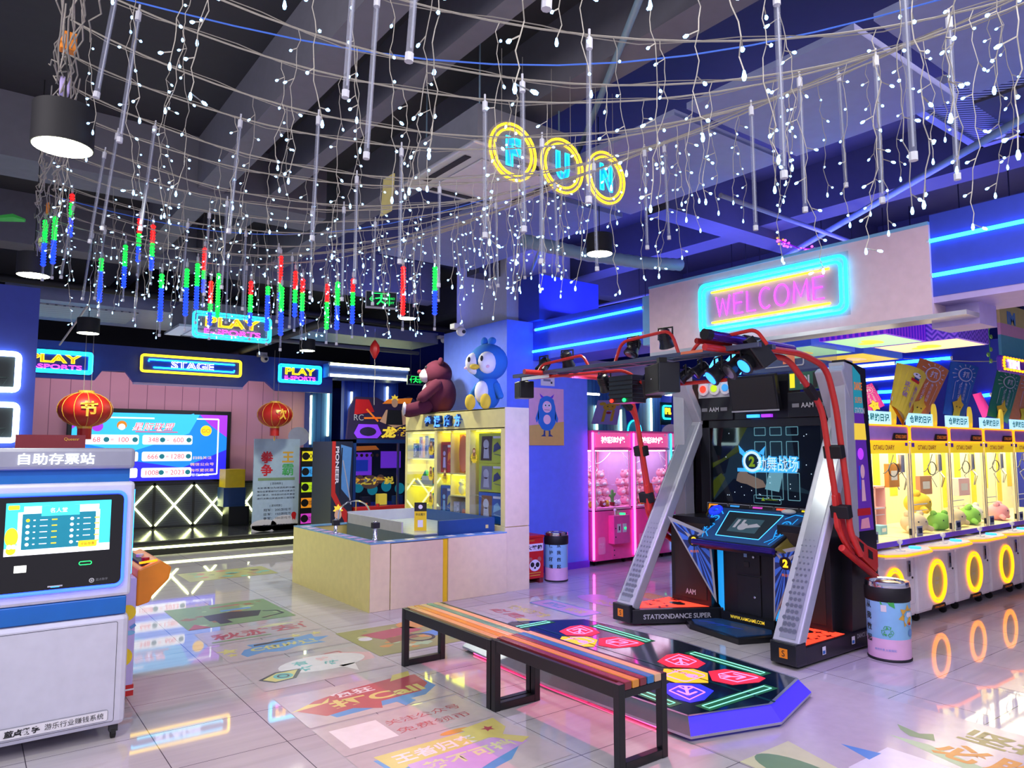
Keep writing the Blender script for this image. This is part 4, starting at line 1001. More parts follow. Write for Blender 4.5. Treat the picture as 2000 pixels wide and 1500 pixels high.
t = thing('notice_plate', 'small white notice plate above the monster poster', 'sign', (PXZ(1070, 745, 7.54)[0], 7.54, PXZ(1070, 745, 7.54)[1]))
q = MB('offwhite').box(-.12, .12, 0, .01, -.06, .06); q.m('grey').rect(-.08, .05, 0, .03, .001); q.m('ink').rect(.05, .08, -.03, 0, .001); q.build('plate', t)
t = thing('extinguisher_box', 'red floor box for fire extinguishers with a cartoon bear print', 'box', (5.59, 7.02, 0), LEFT * .35)
t.rotation_euler = (0, 0, 0)
q = MB('red'); q.box(-.19, .19, 0, .3, .06, .55); q.build('casing', t, bevel=.004)
MB('red').box(-.195, .195, -.01, .31, .55, .58).build('lid', t, bevel=.004)
for x in (-.16, .16): MB('slat_maroon').box(x - .03, x + .03, .01, .28, 0, .06).build('foot', t)
q = MB('white'); q.poly(rr(-.18, .18, .39, .48, .012), .002); q.m('ink').text('灭火器箱', 0, .435, .056, .004, .33, off=.03); q.m('gold').text('消防器材', 0, .52, .02, .003); q.build('name_plate', t)
q = MB('white'); q.disc(.05, .22, .085, .003, .07); q.m('ink').disc(.01, .23, .03, .004).disc(.09, .225, .03, .004).disc(.05, .19, .015, .004); q.m('dirt_red').disc(-.02, .29, .03, .003).disc(.12, .29, .03, .003); q.m('gold').line([(-.04, .13), (.14, .13)], .01, .004).line([(-.03, .10), (.13, .10)], .01, .004); q.build('bear_print', t)
def bin_(x, y, label, c_text, rot, r=.155, h=.60):
    t = thing('waste_bin', label, 'waste bin', (x, y, 0), rot)
    q = MB('ink').lathe([(r * .99, 0), (r * 1.01, .012), (r * .98, .02)], n=32); q.build('base_ring', t, True)
    q = MB('pink'); M('bin_pink', '#e2b4d4', .35); M('bin_blue', '#86bfe0', .35)
    q = MB('bin_pink').lathe([(r * .97, .015), (r * .98, .17)], n=32); q.m('bin_blue').lathe([(r * .98, .17), (r, h - .10)], n=32); q.build('drum', t, True, label='drum printed pink below and light blue above')
    q = MB('rubber').lathe([(r * .99, h - .15), (r * 1.04, h - .14), (r * 1.05, h - .05), (r * .98, h - .03)], n=32); q.build('liner_bag', t, True, label='black bag rim')
    q = MB('chrome').lathe([(r * 1.0, h - .045), (r * 1.02, h - .03), (r * .99, h - .0), (r * .80, h - .005), (r * .78, h - .03)], n=32); q.build('rim', t, True)
    MB('steel').sph((.01, 0, h - .02), (r * .62, r * .5, .02)).build('swing_lid', t, True)
    q = MB('ink'); q.uv = lambda u, v, d: ((r + d) * math.sin(u / r), -(r + d) * math.cos(u / r), v)
    c_text(q); q.build('printed_graphics', t)
    return t
def bt1(q):
    for k, ch in enumerate('保护环境'): q.m('ink').text(ch, -.055, h_ - .155 - k * .085, .05, .002, off=.02)
    for k, ch in enumerate('从我做起'): q.text(ch, .045, h_ - .155 - k * .085, .05, .002, off=.02)
h_ = .6
bin_(6.0, 7.04, 'light blue and pink printed waste bin beside the red extinguisher box', bt1, LEFT * .5, .148)
def bt2(q):
    for k, ch in enumerate('从我做起'): q.m('ink').text(ch, -.15, .42 - k * .085, .055, .002, off=.02)
    q.m('green').text('♻', -.0, .23, .085, .002); q.poly([(-.05, .46), (.05, .48), (.06, .41), (.02, .43), (.01, .45), (-.04, .43)], .002); q.m('offwhite').rect(-.04, 0, .38, .43, .002)
    q.m('gold').star(.17, .35, .09, .002, 7, .6); q.m('sky').disc(.19, .33, .06, .003); q.m('red').rect(.17, .2, .28, .30, .004); q.m('white').disc(.17, .36, .02, .004).disc(.2, .36, .02, .004); q.m('st_blue').disc(.2, .22, .03, .002)
    q.m('st_blue').text('保持环境 从我做起', -.02, .09, .018, .002)
bin_(5.93, 2.90, 'light blue and pink printed waste bin beside the dance machine', bt2, LEFT * .75, .160, .60)

# ================================================================ BENCHES
def bench(y0, y1, slats, label, zt=.43):
    x0, x1_ = 2.735, 3.10
    t = thing('bench', label, 'bench', ((x0 + x1_) / 2, (y0 + y1) / 2, 0))
    w, l = (x1_ - x0) / 2, (y1 - y0) / 2
    for s_ in (-1, 1):
        q = MB('black'); y = s_ * (l - .022); b_ = .022
        q.box(-w, -w + .044, y - b_, y + b_, 0, zt - .001); q.box(w - .044, w, y - b_, y + b_, 0, zt - .001); q.box(-w + .044, w - .044, y - b_, y + b_, .004, .048); q.box(-w + .044, w - .044, y - b_ + .002, y + b_ - .002, zt - .075, zt - .036)
        q.build('leg_frame', t, bevel=.003, label='black square steel end frame')
    for s_ in (-1, 1):
        MB('black').box(s_ * (w - .003), s_ * (w - .03), -l + .044, l - .044, zt - .075, zt - .003).build('side_rail', t, bevel=.003)
    n = len(slats); g = (2 * w - .08) / n
    for k, m_ in enumerate(slats):
        a = -w + .04 + k * g
        MB(m_).box(a + .004, a + g - .004, -l + .0, l - .0, zt - .035, zt + .005).build('slat', t, bevel=.004)
bench(3.86, 5.03, ['slat_tan', 'slat_amber', 'slat_sand', 'slat_green', 'slat_sand'], 'far bench with warm and green wooden slats on a black steel frame', .43)
bench(2.72, 3.85, ['slat_maroon', 'slat_amber', 'slat_maroon', 'slat_blue', 'slat_sand'], 'near bench with maroon, amber and blue slats on a black steel frame', .44)

# ================================================================ PINK CLAW MACHINES
def plush_copy_source(mat, s, blush=True):
    t = thing('plush_toy', 'x', 'plush toy')
    q = MB(mat); q.sph((0, 0, s * .8), (s, s * .9, s * .85), 10, 7); q.sph((-s * .7, 0, s * 1.5), s * .3, 6, 5); q.sph((s * .7, 0, s * 1.5), s * .3, 6, 5); q.build('body', t, True)
    q = MB('plush_white').sph((0, -s * .72, s * .8), (s * .5, s * .3, s * .38), 8, 6); q.build('face', t, True)
    return t
USED = {}
def put_plush(key, mat, s, loc, rz, label, group):
    if key not in USED:
        USED[key] = plush_copy_source(mat, s)
        t = USED[key]; t.location = loc; t.rotation_euler = (0, 0, rz); t['label'] = label; t['group'] = group
        return t
    return dup(USED[key], loc, rz, label, group)
def pink_machine(k, x0, w, lab, lightL, lightR):
    t = thing('claw_machine', lab, 'claw machine', (x0, 7.48, 0), 0, 'pink claw machines')
    D = .82
    q = MB('hot_pink'); q.box(.01, w - .01, 0, D, .07, .78); q.build('cabinet_base', t, bevel=.008)
    q = MB('hot_pink'); q.box(.30, .62, -.12, 0, .30, .70); q.build('coin_box', t, bevel=.01)
    q = MB('offwhite'); q.box(.36, .43, -.128, -.12, .46, .58); q.box(.47, .54, -.128, -.12, .46, .58); q.m('btn_green').box(.50, .53, -.132, -.128, .50, .53); q.m('ink').box(.385, .405, -.132, -.128, .49, .55); q.build('coin_slots', t)
    q = MB('ink').cyl((.33, -.125, .40), (.33, -.12, .40), .01, n=8).cyl((.33, -.125, .52), (.33, -.12, .52), .01, n=8); q.build('lock', t)
    q = MB('white').cyl((.38, -.06, .70), (.38, -.06, .76), .008, n=8).sph((.38, -.06, .77), .022, 8, 6); q.m('btn_green').cyl((.53, -.06, .70), (.53, -.06, .722), .042, n=16); q.build('joystick', t, True)
    q = MB('pink'); q.poly(rr(.10, .24, .16, .40, .03), .004); q.m('pale_pink').text('PRIZE\nOUT', .17, .28, .07, .006, .09); q.build('prize_flap', t)
    q = MB('hot_pink').box(.38, .60, -.008, 0, .09, .25); q.m('ink').cyl((.41, -.012, .13), (.41, -.006, .13), .01, n=8).cyl((.41, -.012, .2), (.41, -.006, .2), .01, n=8); q.build('service_door', t)
    q = MB('pink'); 
    for a in (.02, w - .06): q.box(a, a + .04, 0, .04, .78, 1.64); q.box(a, a + .04, D - .04, D, .78, 1.64)
    q.box(0.01, w - .01, 0, D, .76, .80); q.each('window_post', t)
    q = MB('hot_pink').box(.01, w - .01, 0, D, 1.62, 1.90); q.build('header_box', t, bevel=.006)
    q = MB('screen_red'); q.ms[0] = 'head_pink'
    M('head_pink', '#ff5f9e', .4, 0, .55)
    q.rect(.05, w - .05, 1.66, 1.87, .004); q.m('letter_white').text('神彩时代', w / 2, 1.765, .10, .007, w * .58, off=.03)
    q.m('pale_pink').neon(rr(.065, w - .065, 1.675, 1.855, .01), .0015, .005, n=4); q.m('white').star(.13, 1.86, .03, .008).star(w - .12, 1.845, .03, .008); q.build('header_sign', t)
    MB('glass').box(.06, w - .06, .006, .010, .80, 1.62).build('front_glass', t)
    MB('chrome').tube([(.07, -.004, .81), (w - .07, -.004, .81), (w - .07, -.004, 1.61), (.07, -.004, 1.61)], .006, 5, True).build('glass_trim', t)
    MB('claw_pinkglow').box(.1, w - .1, .1, D - .1, 1.60, 1.615).build('ceiling_light', t)
    M('mirror_back', '#c8a8d8', .3, 0, 0); MB('mirror_back').box(.05, w - .05, D - .045, D - .04, .8, 1.62).build('back_panel', t)
    q = MB('white'); q.tube([(.12 + i * (w - .24) / 12, .35, 1.58 - .16 * math.sin(math.pi * i / 12)) for i in range(13)], .006, 4)
    q.tube([(.2 + i * .02, .4, 1.58 - .22 * math.sin(math.pi * i / 12)) for i in range(13)], .006, 4); q.build('claw_cable', t)
    q = MB('chrome').cyl((w / 2, .4, 1.4), (w / 2, .4, 1.58), .03, n=10)
    for a in range(3):
        c_, s_ = math.cos(a * 2.09), math.sin(a * 2.09); q.tube([(w / 2, .4, 1.4), (w / 2 + .07 * c_, .4 + .07 * s_, 1.34), (w / 2 + .02 * c_, .4 + .02 * s_, 1.26)], .006, 5)
    q.build('claw', t)
    q = MB('chrome').tube([(.12, .06, 1.12), (w - .12, .06, 1.12)], .005, 5); q.build('guard_rail', t)
    for (xx, m_) in ((.0, lightL), (w, lightR)):
        if m_:
            q = MB(m_); q.tube([(xx, -.02, .10), (xx, -.02, 1.87)], .017, 6); q.build('edge_light', t, True)
    for xx in (.12, w - .12): caster('caster', t, xx, .1, .035)
    for r_ in range(4):
        for c_ in range(4):
            if r_ == 3 and c_ == 0: continue
            put_plush('p', 'plush_pink', .076, (x0 + .17 + c_ * .155 + random.uniform(-.01, .01), 7.48 + .50 - (3 - r_) * .05, .80 + r_ * .128), random.uniform(-.3, .3), 'round pink plush toy in the pile inside the ' + ['first', 'second', 'third'][k] + ' pink claw machine from the pillar', 'pink plush toys in the %s machine' % ['first', 'second', 'third'][k])
    for c_ in range(6):
        m_ = ('plush_yellow', 'plush_white', 'lantern_red', 'plush_yellow', 'plush_white', 'plush_white')[(c_ + k) % 6]
        put_plush(m_ + 's', m_, .052, (x0 + .13 + c_ * .115, 7.48 + .16 + .04 * (c_ % 2), .80 + .0), random.uniform(-.5, .5), 'small %s plush toy at the glass of the %s pink machine from the pillar' % ({'plush_yellow': 'yellow', 'plush_white': 'white', 'lantern_red': 'red'}[m_], ['first', 'second', 'third'][k]), 'front row plush toys in the %s pink machine' % ['first', 'second', 'third'][k])
    tc_ = thing('plush_cactus', 'green cactus plush toy at the glass of the %s pink machine from the pillar' % ['first', 'second', 'third'][k], 'plush toy', (x0 + w * .58, 7.57, .88))
    q = MB('plush_green'); limb(q, (0, 0, 0), (0, 0, .15), .025, .022); limb(q, (0, 0, .05), (.055, 0, .11), .016, .015); limb(q, (0, 0, .04), (-.055, 0, .09), .016, .015); q.build('stem', tc_, True)
    MB('lantern_red').lathe([(.03, -.06), (.04, -.01)], n=10).build('pot', tc_, True)
pink_machine(0, 7.045, .825, 'pink claw machine nearest the blue pillar, between two pink light tubes', 'led_pink', 'led_pink')
pink_machine(1, 7.872, .82, 'pink claw machine second from the blue pillar, with an aqua light tube', None, 'led_aqua')
pink_machine(2, 8.694, .82, 'pink claw machine third from the pillar, half hidden by the dance machine', None, 'led_pink')

# things seen above the pink machines
for px, p0, p1 in ((1166, 792, 840), (1213, 800, 845), (1237, 800, 842), (1272, 775, 842)):
    x, za = PXZ(px, p0, 10.85); _, zb_ = PXZ(px, p1, 10.85)
    tube_light('led_strip', (x, 10.86, zb_), (x, 10.86, za), .022, 'led_warm', 'short vertical light tube on the blue wall above the pink machines', 'light tubes above the pink machines')
for (pa, pb, y, nm) in (((1145, 769), (1170, 768), 10.6, 'short horizontal light line left above the pink machines'), ((1258, 768), (1312, 774), 10.6, 'horizontal light line above the pink machines, next to the red tubes')):
    a, c = PXZ(*pa, y), PXZ(*pb, y)
    tube_light('led_strip', (a[0], y, a[1]), (c[0], y, a[1]), .022, 'led_white', nm)
loc, w, h = sgn(1290, 790, 1337, 822, 10.4)
t = thing('neon_sign', 'small far neon sign reading PLAY above the pink machines', 'neon sign', loc)
MB('ink').box(-w / 2, w / 2, 0, .02, -h / 2 - .1, h / 2 + .05).build('backing_panel', t)
q = MB('neon_cyan'); q.neon(rr(-w * .42, w * .42, -h * .4, h * .42, .05), .02, .02); q.build('neon_frame', t)
MB('neon_yellow').text('PLAY', 0, .03, h * .4, .02, w * .66, off=.06, thick=.01).build('neon_letters', t)
def flag(name, quad, ys, mat, label, cat='banner', deco=None, bend=.03, group=None, n=8):
    """a hanging sheet: four picture corners (tl, tr, br, bl), each put at its own distance"""
    P = [at(p[0], p[1], 'y', y) for p, y in zip(quad, ys)]
    q = MB(mat)
    nrm = (P[1] - P[0]).cross(P[3] - P[0]).normalized()
    if nrm.dot(P[0] - O) > 0: nrm = -nrm
    def uvf(u, v, d):
        a = P[3].lerp(P[2], u); b2 = P[0].lerp(P[1], u)
        return tuple(a.lerp(b2, v) + nrm * (d + bend * math.sin(math.pi * u)))
    q.uv = uvf
    for i in range(n):
        for dd in (0, -.004): q.poly([(i / n, 0), ((i + 1) / n, 0), ((i + 1) / n, 1), (i / n, 1)], dd)
    if deco: deco(q)
    return tag(q.build(name), label, cat, group)
def mouse_art(q):
    q.m('plush_yellow').disc(.5, .72, .26, .006, .15).disc(.2, .85, .12, .006, .07).disc(.8, .85, .14, .006, .07).poly([(.3, .1), (.75, .15), (.75, .6), (.3, .6)], .005)
    q.m('ink').disc(.4, .74, .03, .01, .02).disc(.6, .74, .03, .01, .02); q.m('red').disc(.5, .48, .10, .01, .05)
M('cream_flag', '#d8c49a', .5)
flag('hanging_flag', ((1168, 782), (1215, 782), (1205, 830), (1155, 828)), (9.6,) * 4, 'lilac', 'flag with a cartoon mouse hanging above the left pink claw machine', deco=mouse_art)
flag('hanging_flag', ((1220, 785), (1250, 787), (1240, 835), (1225, 838)), (9.5,) * 4, 'deep_blue', 'narrow blue flag hanging above the pink claw machines')
flag('hanging_flag', ((1313, 758), (1336, 775), (1316, 842), (1310, 842)), (8.9,) * 4, 'deep_blue', 'dark blue twisted flag hanging above the third pink machine')
t = thing('cloud_board', 'white rounded board standing on top of the third pink claw machine', 'sign', (9.0, 7.7, 1.90))
q = MB('offwhite'); q.prism([(.22 * math.cos(a * .2618), .0 + .13 * math.sin(a * .2618)) for a in range(13)], -.02, 0); q.build('board', t)
t = thing('arch_sign', 'teal glowing arch board standing on the second pink claw machine', 'sign', (8.35, 7.9, 1.90))
q = MB('led_aqua'); q.ms[0] = 'teal'; q.prism([(.17 * math.cos(a * .2618), .0 + .2 * math.sin(a * .2618)) for a in range(13)], -.02, 0); q.build('board', t)
q = MB('neon_cyan'); q.tube([(.15 * math.cos(a * .2618), -.01, .18 * math.sin(a * .2618)) for a in range(13)], .008, 5); q.build('neon_line', t)

# ================================================================ YELLOW AND WHITE CLAW MACHINES
CLAW = {}
def ring_pts(cx, cz, rx, rz, n=30): return [(cx + rx * math.cos(2 * math.pi * i / n), cz + rz * math.sin(2 * math.pi * i / n)) for i in range(n)]
def claw_machine(x0, label):
    W_, D = .87, .85
    if 'm' in CLAW: return dup(CLAW['m'], (x0, 3.26, 0), 0, label)
    t = thing('claw_machine', label, 'claw machine', (x0, 3.26, 0), 0, 'lit yellow and white claw machines')
    CLAW['m'] = t
    q = MB('white'); q.box(.012, W_ - .012, 0, D, .085, .69); q.build('cabinet_base', t, bevel=.03)
    q = MB('neon_amber')
    for k2, r_ in ((1, .012), (.84, .008)): q.neon(ring_pts(.44, .355, .175 * k2, .20 * k2), r_, .012)
    q.build('ring_light', t, True, label='glowing orange double ring')
    q = MB('st_yellow'); q.disc(.44, .355, .14, .004, .165); q.m('offwhite').text('OTAKU\nDIARY', .44, .36, .07, .006, .10); q.build('prize_door', t, label='yellow round prize door')
    q = MB('ink').prism([(.30, .092), (.60, .092), (.57, .135), (.33, .135)], 0, .012); q.m('art_orange').text('OTAKU DIARY', .45, .113, .018, .014, .2); q.build('name_plate', t)
    q = MB('steel').box(.71, .76, -.012, 0, .46, .60); q.m('ink').box(.725, .74, -.016, -.012, .50, .57); q.build('coin_mech', t)
    q = MB('ink').cyl((.80, -.008, .44), (.80, 0, .44), .01, n=8); q.m('light_grey').neon(rr(.66, .84, .2, .42, .004), .001, .001, n=4); q.build('service_door', t)
    q = MB('art_orange'); q.text('COOL PLAY', .76, .645, .028, .004, .13); q.build('lettering', t)
    q = MB('white'); q.uv = XY
    P = [(.03, .0), (.03, -.13), (.22, -.22), (.70, -.22), (.86, -.13), (.86, .0)]
    q.prism(P, .69, .735); q.build('control_shelf', t)
    q = MB('neon_orange'); q.tube([(x, y - .008, .718) for x, y in P], .011, 6); q.build('shelf_light', t, True, label='glowing orange edge of the control shelf')
    q = MB('white').cyl((.36, -.11, .735), (.36, -.11, .80), .007, n=8).sph((.36, -.11, .815), .024, 10, 7).cyl((.36, -.11, .735), (.36, -.11, .742), .04, n=14); q.build('joystick', t, True)
    q = MB('btn_blue').cyl((.64, -.11, .735), (.64, -.11, .752), .05, n=18); q.build('push_button', t, True, label='glowing blue push button')
    q = MB('purple'); q.box(.0, W_, -.01, .01, .755, .80); q.build('window_sill', t)
    M('claw_frame', '#e8e0b8', .3)
    q = MB('claw_frame')
    for a in (.01, W_ - .035): q.box(a, a + .025, 0, .025, .80, 1.70); q.box(a, a + .025, D - .03, D, .80, 1.70)
    q.each('window_post', t)
    q = MB('glass'); q.box(.03, W_ - .03, .008, .012, .80, 1.70); q.build('front_glass', t)
    q = MB('ink').box(W_ - .06, W_ - .04, -.006, .01, .83, .89); q.build('door_handle', t)
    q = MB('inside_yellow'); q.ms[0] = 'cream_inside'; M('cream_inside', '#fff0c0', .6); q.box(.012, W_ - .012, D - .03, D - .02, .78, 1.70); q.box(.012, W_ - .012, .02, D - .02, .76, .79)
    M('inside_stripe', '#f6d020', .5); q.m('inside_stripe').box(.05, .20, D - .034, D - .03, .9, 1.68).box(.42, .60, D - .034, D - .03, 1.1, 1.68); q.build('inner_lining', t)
    MB('claw_inside').box(.06, W_ - .06, .06, D - .08, 1.68, 1.695).build('ceiling_light', t)
    q = MB('strip_yellow'); q.rect(.02, W_ - .02, 1.60, 1.71, .006); q.m('purple').rect(.03, .09, 1.66, 1.70, .008).rect(W_ - .1, W_ - .05, 1.67, 1.70, .008); q.m('slat_brown').text('OTAKU DIARY', .36, 1.655, .045, .009, .40, off=.02); q.build('banner_strip', t, label='yellow strip reading OTAKU DIARY')  # strip emission stands in for light passing through it
    q = MB('lilac'); M('head_violet', '#a98ae0', .5); q.ms[0] = 'head_violet'; q.box(.005, W_ - .005, 0, .3, 1.71, 1.86); q.m('ink').poly([(.52, 1.725), (.82, 1.725), (.82, 1.79), (.56, 1.79)], .008); q.build('header_box', t)
    q = MB('neon_orange'); q.neon(rr(.01, W_ - .01, 1.712, 1.86, .04), .009, .008); q.build('header_light', t, True, label='glowing orange outline of the header')
    MB('art_orange').text('OTAKU DIARY', .69, 1.757, .035, .012, .22, off=.02).build('lettering', t)
    q = MB('lamp_green'); q.ms[0] = 'marquee'; M('marquee', '#b4ecff', .4, 0, .9); q.box(.06, .60, .03, .05, 1.865, 1.99); q.m('teal').text('仓鼠的日记', .33, 1.93, .08, -.028, .46, off=.03)
    q.build('marquee_board', t)
    q = MB('art_yellow'); q.prism([(.66 + .05 * math.cos(a * .2618), 1.97 + .13 * math.sin(a * .2618)) for a in range(24)], -.05, -.03); q.m('neon_orange').disc(.67, 1.90, .02, -.028); q.build('marquee_figure', t)
    q = MB('dark_grey')
    q.tube([(.30 + .10 * math.sin(i * .52) , .30, 1.50 - .14 * (1 - math.cos(i * .52)) / 2) for i in range(13)], .006, 5)
    q.tube([(.05 + .02 * i, .28, 1.40 + .0015 * i * i) for i in range(12)], .005, 5); q.build('claw_cable', t)
    q = MB('steel').cyl((.52, .32, 1.40), (.52, .32, 1.58), .03, n=10)
    for a in range(3):
        c_, s_ = math.cos(a * 2.09), math.sin(a * 2.09); q.tube([(.52, .32, 1.4), (.52 + .08 * c_, .32 + .08 * s_, 1.33), (.52 + .03 * c_, .32 + .03 * s_, 1.22)], .006, 5)
    q.m('offwhite').box(.03, .84, .30, .34, 1.60, 1.63); q.build('claw', t)
    q = MB('white').tube([(.05, .06, 1.10), (.45, .06, 1.10)], .006, 5).tube([(.05, .06, 1.04), (.45, .06, 1.04)], .004, 5); q.build('guard_rail', t)
    q = MB('offwhite').box(.12, .24, .02, .03, .80, .90); q.m('ink').box(.14, .22, .015, .02, .83, .88); q.build('notice_card', t)
    for xx in (.14, W_ - .14): caster('caster', t, xx, .08, .036)
    for xx in (.14, W_ - .14): caster('caster', t, xx, D - .1, .036)
    return t
names = ['lit yellow and white claw machine right beside the dance machine and behind the bin', 'second lit yellow and white claw machine from the dance machine', 'third lit yellow and white claw machine from the dance machine', 'fourth lit yellow and white claw machine from the dance machine', 'fifth lit yellow and white claw machine from the dance machine', 'sixth lit claw machine, seen through the glass of the fifth', 'seventh lit claw machine at the far right end of the row']
for k in range(7): claw_machine(6.355 + .87 * k, names[k])
def shelfhouse(x, y, z, label, s=1.0):
    t = thing('toy_shelf', label, 'toy furniture', (x, y, z))
    q = MB('pale_pink')
    for zz in (0, .22, .44): q.box(0, .5 * s, 0, .12, zz, zz + .02)
    for xx in (0, .24, .48): q.box(xx * s, xx * s + .02, 0, .12, 0, .46)
    q.build('shelf_frame', t)
    q = MB('brown'); M('nook', '#c08868', .6); q.ms[0] = 'nook'
    for xx in (.03, .27):
        for zz in (.03, .25): q.box(xx * s, xx * s + .19 * s, .1, .115, zz, zz + .18)
    q.build('pictures', t)
shelfhouse(6.55, 3.75, .79, 'pale pink toy shelf inside the lit claw machine nearest the dance machine')
shelfhouse(6.62, 3.9, 1.27, 'upper pale pink toy shelf inside the lit claw machine nearest the dance machine', .8)
shelfhouse(7.38, 3.8, .79, 'pale pink toy shelf inside the second lit claw machine', .9)
def bigplush(x, y, z, mat, s, label):
    t = thing('plush_toy', label, 'plush toy', (x, y, z), random.uniform(-.4, .4))
    q = MB(mat); q.sph((0, 0, s * .75), (s * 1.1, s * .9, s * .78), 14, 10); q.sph((-s * .6, 0, s * 1.45), s * .28, 8, 6); q.sph((s * .6, 0, s * 1.45), s * .28, 8, 6); limb(q, (s * .7, -s * .3, s * .5), (s * 1.1, -s * .6, s * .3), s * .25, s * .2); limb(q, (-s * .7, -s * .3, s * .5), (-s * 1.1, -s * .6, s * .3), s * .25, s * .2); q.build('body', t, True)
    MB('ink').sph((-s * .35, -s * .78, s * .9), s * .07, 6, 5).sph((s * .35, -s * .78, s * .9), s * .07, 6, 5).build('eyes', t)
M('plush_cream', '#f2dcb8', .95)
bigplush(7.78, 3.5, .79, 'plush_cream', .13, 'cream plush toy inside the second lit claw machine')
bigplush(8.15, 3.62, .95, 'plush_yellow', .15, 'yellow plush toy at the left of the third lit claw machine')
bigplush(8.24, 3.45, .79, 'plush_green', .12, 'green plush toy at the left of the third lit claw machine')
bigplush(8.72, 3.5, .79, 'plush_cream', .13, 'cream plush toy at the right of the third lit claw machine')
bigplush(9.12, 3.5, .79, 'plush_green', .13, 'green plush toy inside the fourth lit claw machine')
bigplush(9.45, 3.6, .79, 'plush_white', .13, 'white plush toy inside the fourth lit claw machine')
bigplush(9.95, 3.5, .79, 'plush_pink', .13, 'pink plush toy inside the fifth lit claw machine')
for (x, w, d, h, z, m_, lb) in ((6.66, .22, .2, .14, .79, 'orange', 'orange carton on the floor of the lit claw machine nearest the dance machine'), (6.9, .18, .2, .13, .79, 'cream', 'cream carton on the floor of the lit claw machine nearest the dance machine'), (7.36, .14, .1, .09, .79, 'sky', 'light blue carton in the second lit claw machine'), (7.62, .22, .05, .24, 1.25, 'slat_amber', 'brown house shaped toy box hung in the second lit claw machine'), (8.33, .28, .05, .2, 1.15, 'nook', 'brown toy box hung in the third lit claw machine'), (9.3, .3, .12, .2, 1.1, 'pale_pink', 'pink tiered toy tray in the fourth lit claw machine')):
    t = thing('toy_carton', lb, 'carton', (x, 3.6, z)); q = MB(m_).box(-w / 2, w / 2, 0, d, 0, h); q.build('carton', t, bevel=.004)
    MB('white').rect(-w * .3, w * .3, h * .3, h * .7, .001).build('label', t)

# ================================================================ HANGING FLAGS OVER THE CLAW MACHINES
def star_flag(hashed=''):
    def fn(q):
        for k in range(14):
            a = k * math.pi / 7
            q.m('white').poly([(.5 + .27 * math.cos(a), .78 + .14 * math.sin(a)), (.5 + .42 * math.cos(a - .05), .78 + .20 * math.sin(a - .05)), (.5 + .42 * math.cos(a + .05), .78 + .20 * math.sin(a + .05))], .005)
        q.m('white').disc(.5, .78, .26, .006, .135); q.m(q.ms[0]).disc(.5, .78, .22, .008, .115); q.m('white').text('抓', .5, .78, .12, .010, .24, off=.02)
        q.m('white').text('快\n乐\n抓\n娃\n娃', .58, .46, .32, .008, .11); q.text('好\n运\n来', .38, .44, .30, .008, .09)
        q.line([(.2, .62), (.2, .28)], .012, .007).line([(.8, .62), (.8, .28)], .012, .007)
        q.m('plush_yellow').star(.45, .15, .25, .009, 5, .6); q.m('ink').disc(.38, .16, .02, .012, .012).disc(.52, .16, .02, .012, .012)
    return fn
M('flag_orange', '#e8893a', .5); M('flag_blue', '#2a6cc0', .5); M('flag_green', '#2f9070', .5); M('flag_yellow', '#e8d23a', .5); M('flag_magenta', '#d838a8', .5); M('flag_coral', '#f09a6a', .5)
def yel(q):
    q.m('purple').text('我\n们\n的\n缘', .62, .42, .42, .008, .16); q.text('这\n小\n破', .30, .48, .34, .008, .15)
    q.m('white').disc(.5, .84, .14, .007, .05).m('ink').disc(.45, .85, .03, .01, .012).disc(.58, .85, .03, .01, .012); q.m('red').rect(.35, .65, .70, .76, .008); q.m('navy').rect(.42, .6, .75, .79, .009)
    q.m('orange').poly([(.0, 0), (1, 0), (1, .07), (0, .10)], .007); q.m('white').poly([(0, .10), (1, .07), (1, .16), (0, .2)], .007)
G = 'star flags hanging over the lit claw machines'
flag('hanging_flag', ((1797, 699), (1854, 724), (1806, 826), (1758, 808)), (3.5, 3.5, 3.4, 3.4), 'flag_orange', 'orange star flag hanging beside the yellow flag over the claw machines', deco=star_flag(), group=G)
flag('hanging_flag', ((1752, 708), (1810, 736), (1762, 832), (1738, 790)), (3.15, 3.1, 3.1, 3.15), 'flag_yellow', 'yellow twisted flag hanging first in the row over the claw machines', deco=yel, bend=.07, group=G)
flag('hanging_flag', ((1857, 706), (1912, 718), (1882, 820), (1842, 808)), (3.5, 3.5, 3.4, 3.4), 'flag_blue', 'blue star flag hanging right of the orange one over the claw machines', deco=star_flag(), group=G)
flag('hanging_flag', ((1948, 722), (1994, 736), (1968, 828), (1928, 812)), (3.5, 3.5, 3.4, 3.4), 'flag_green', 'green star flag hanging between the blue and the coral flags', deco=star_flag(), group=G)
flag('hanging_flag', ((1992, 730), (2040, 745), (2020, 828), (1972, 818)), (3.6, 3.6, 3.5, 3.5), 'flag_coral', 'coral star flag hanging last in the row over the claw machines', deco=star_flag(), group=G)
flag('hanging_flag', ((1668, 758), (1703, 748), (1728, 792), (1688, 806)), (4.6,) * 4, 'flag_magenta', 'magenta star flag tilted behind the dance machine', deco=star_flag(), group=G)
flag('hanging_flag', ((1900, 770), (1916, 765), (1934, 800), (1920, 818)), (4.3,) * 4, 'flag_magenta', 'narrow magenta flag seen edge-on between the blue and green flags', group=G)
q = MB('wire'); a = at(1765, 700, 'y', 3.5); c = at(2000, 705, 'y', 3.5)
q.tube([a, a.lerp(c, .5) - Vector((0, 0, .02)), c], .004, 5); tag(q.build('flag_line'), 'thin line the star flags hang from over the claw machines', 'line')
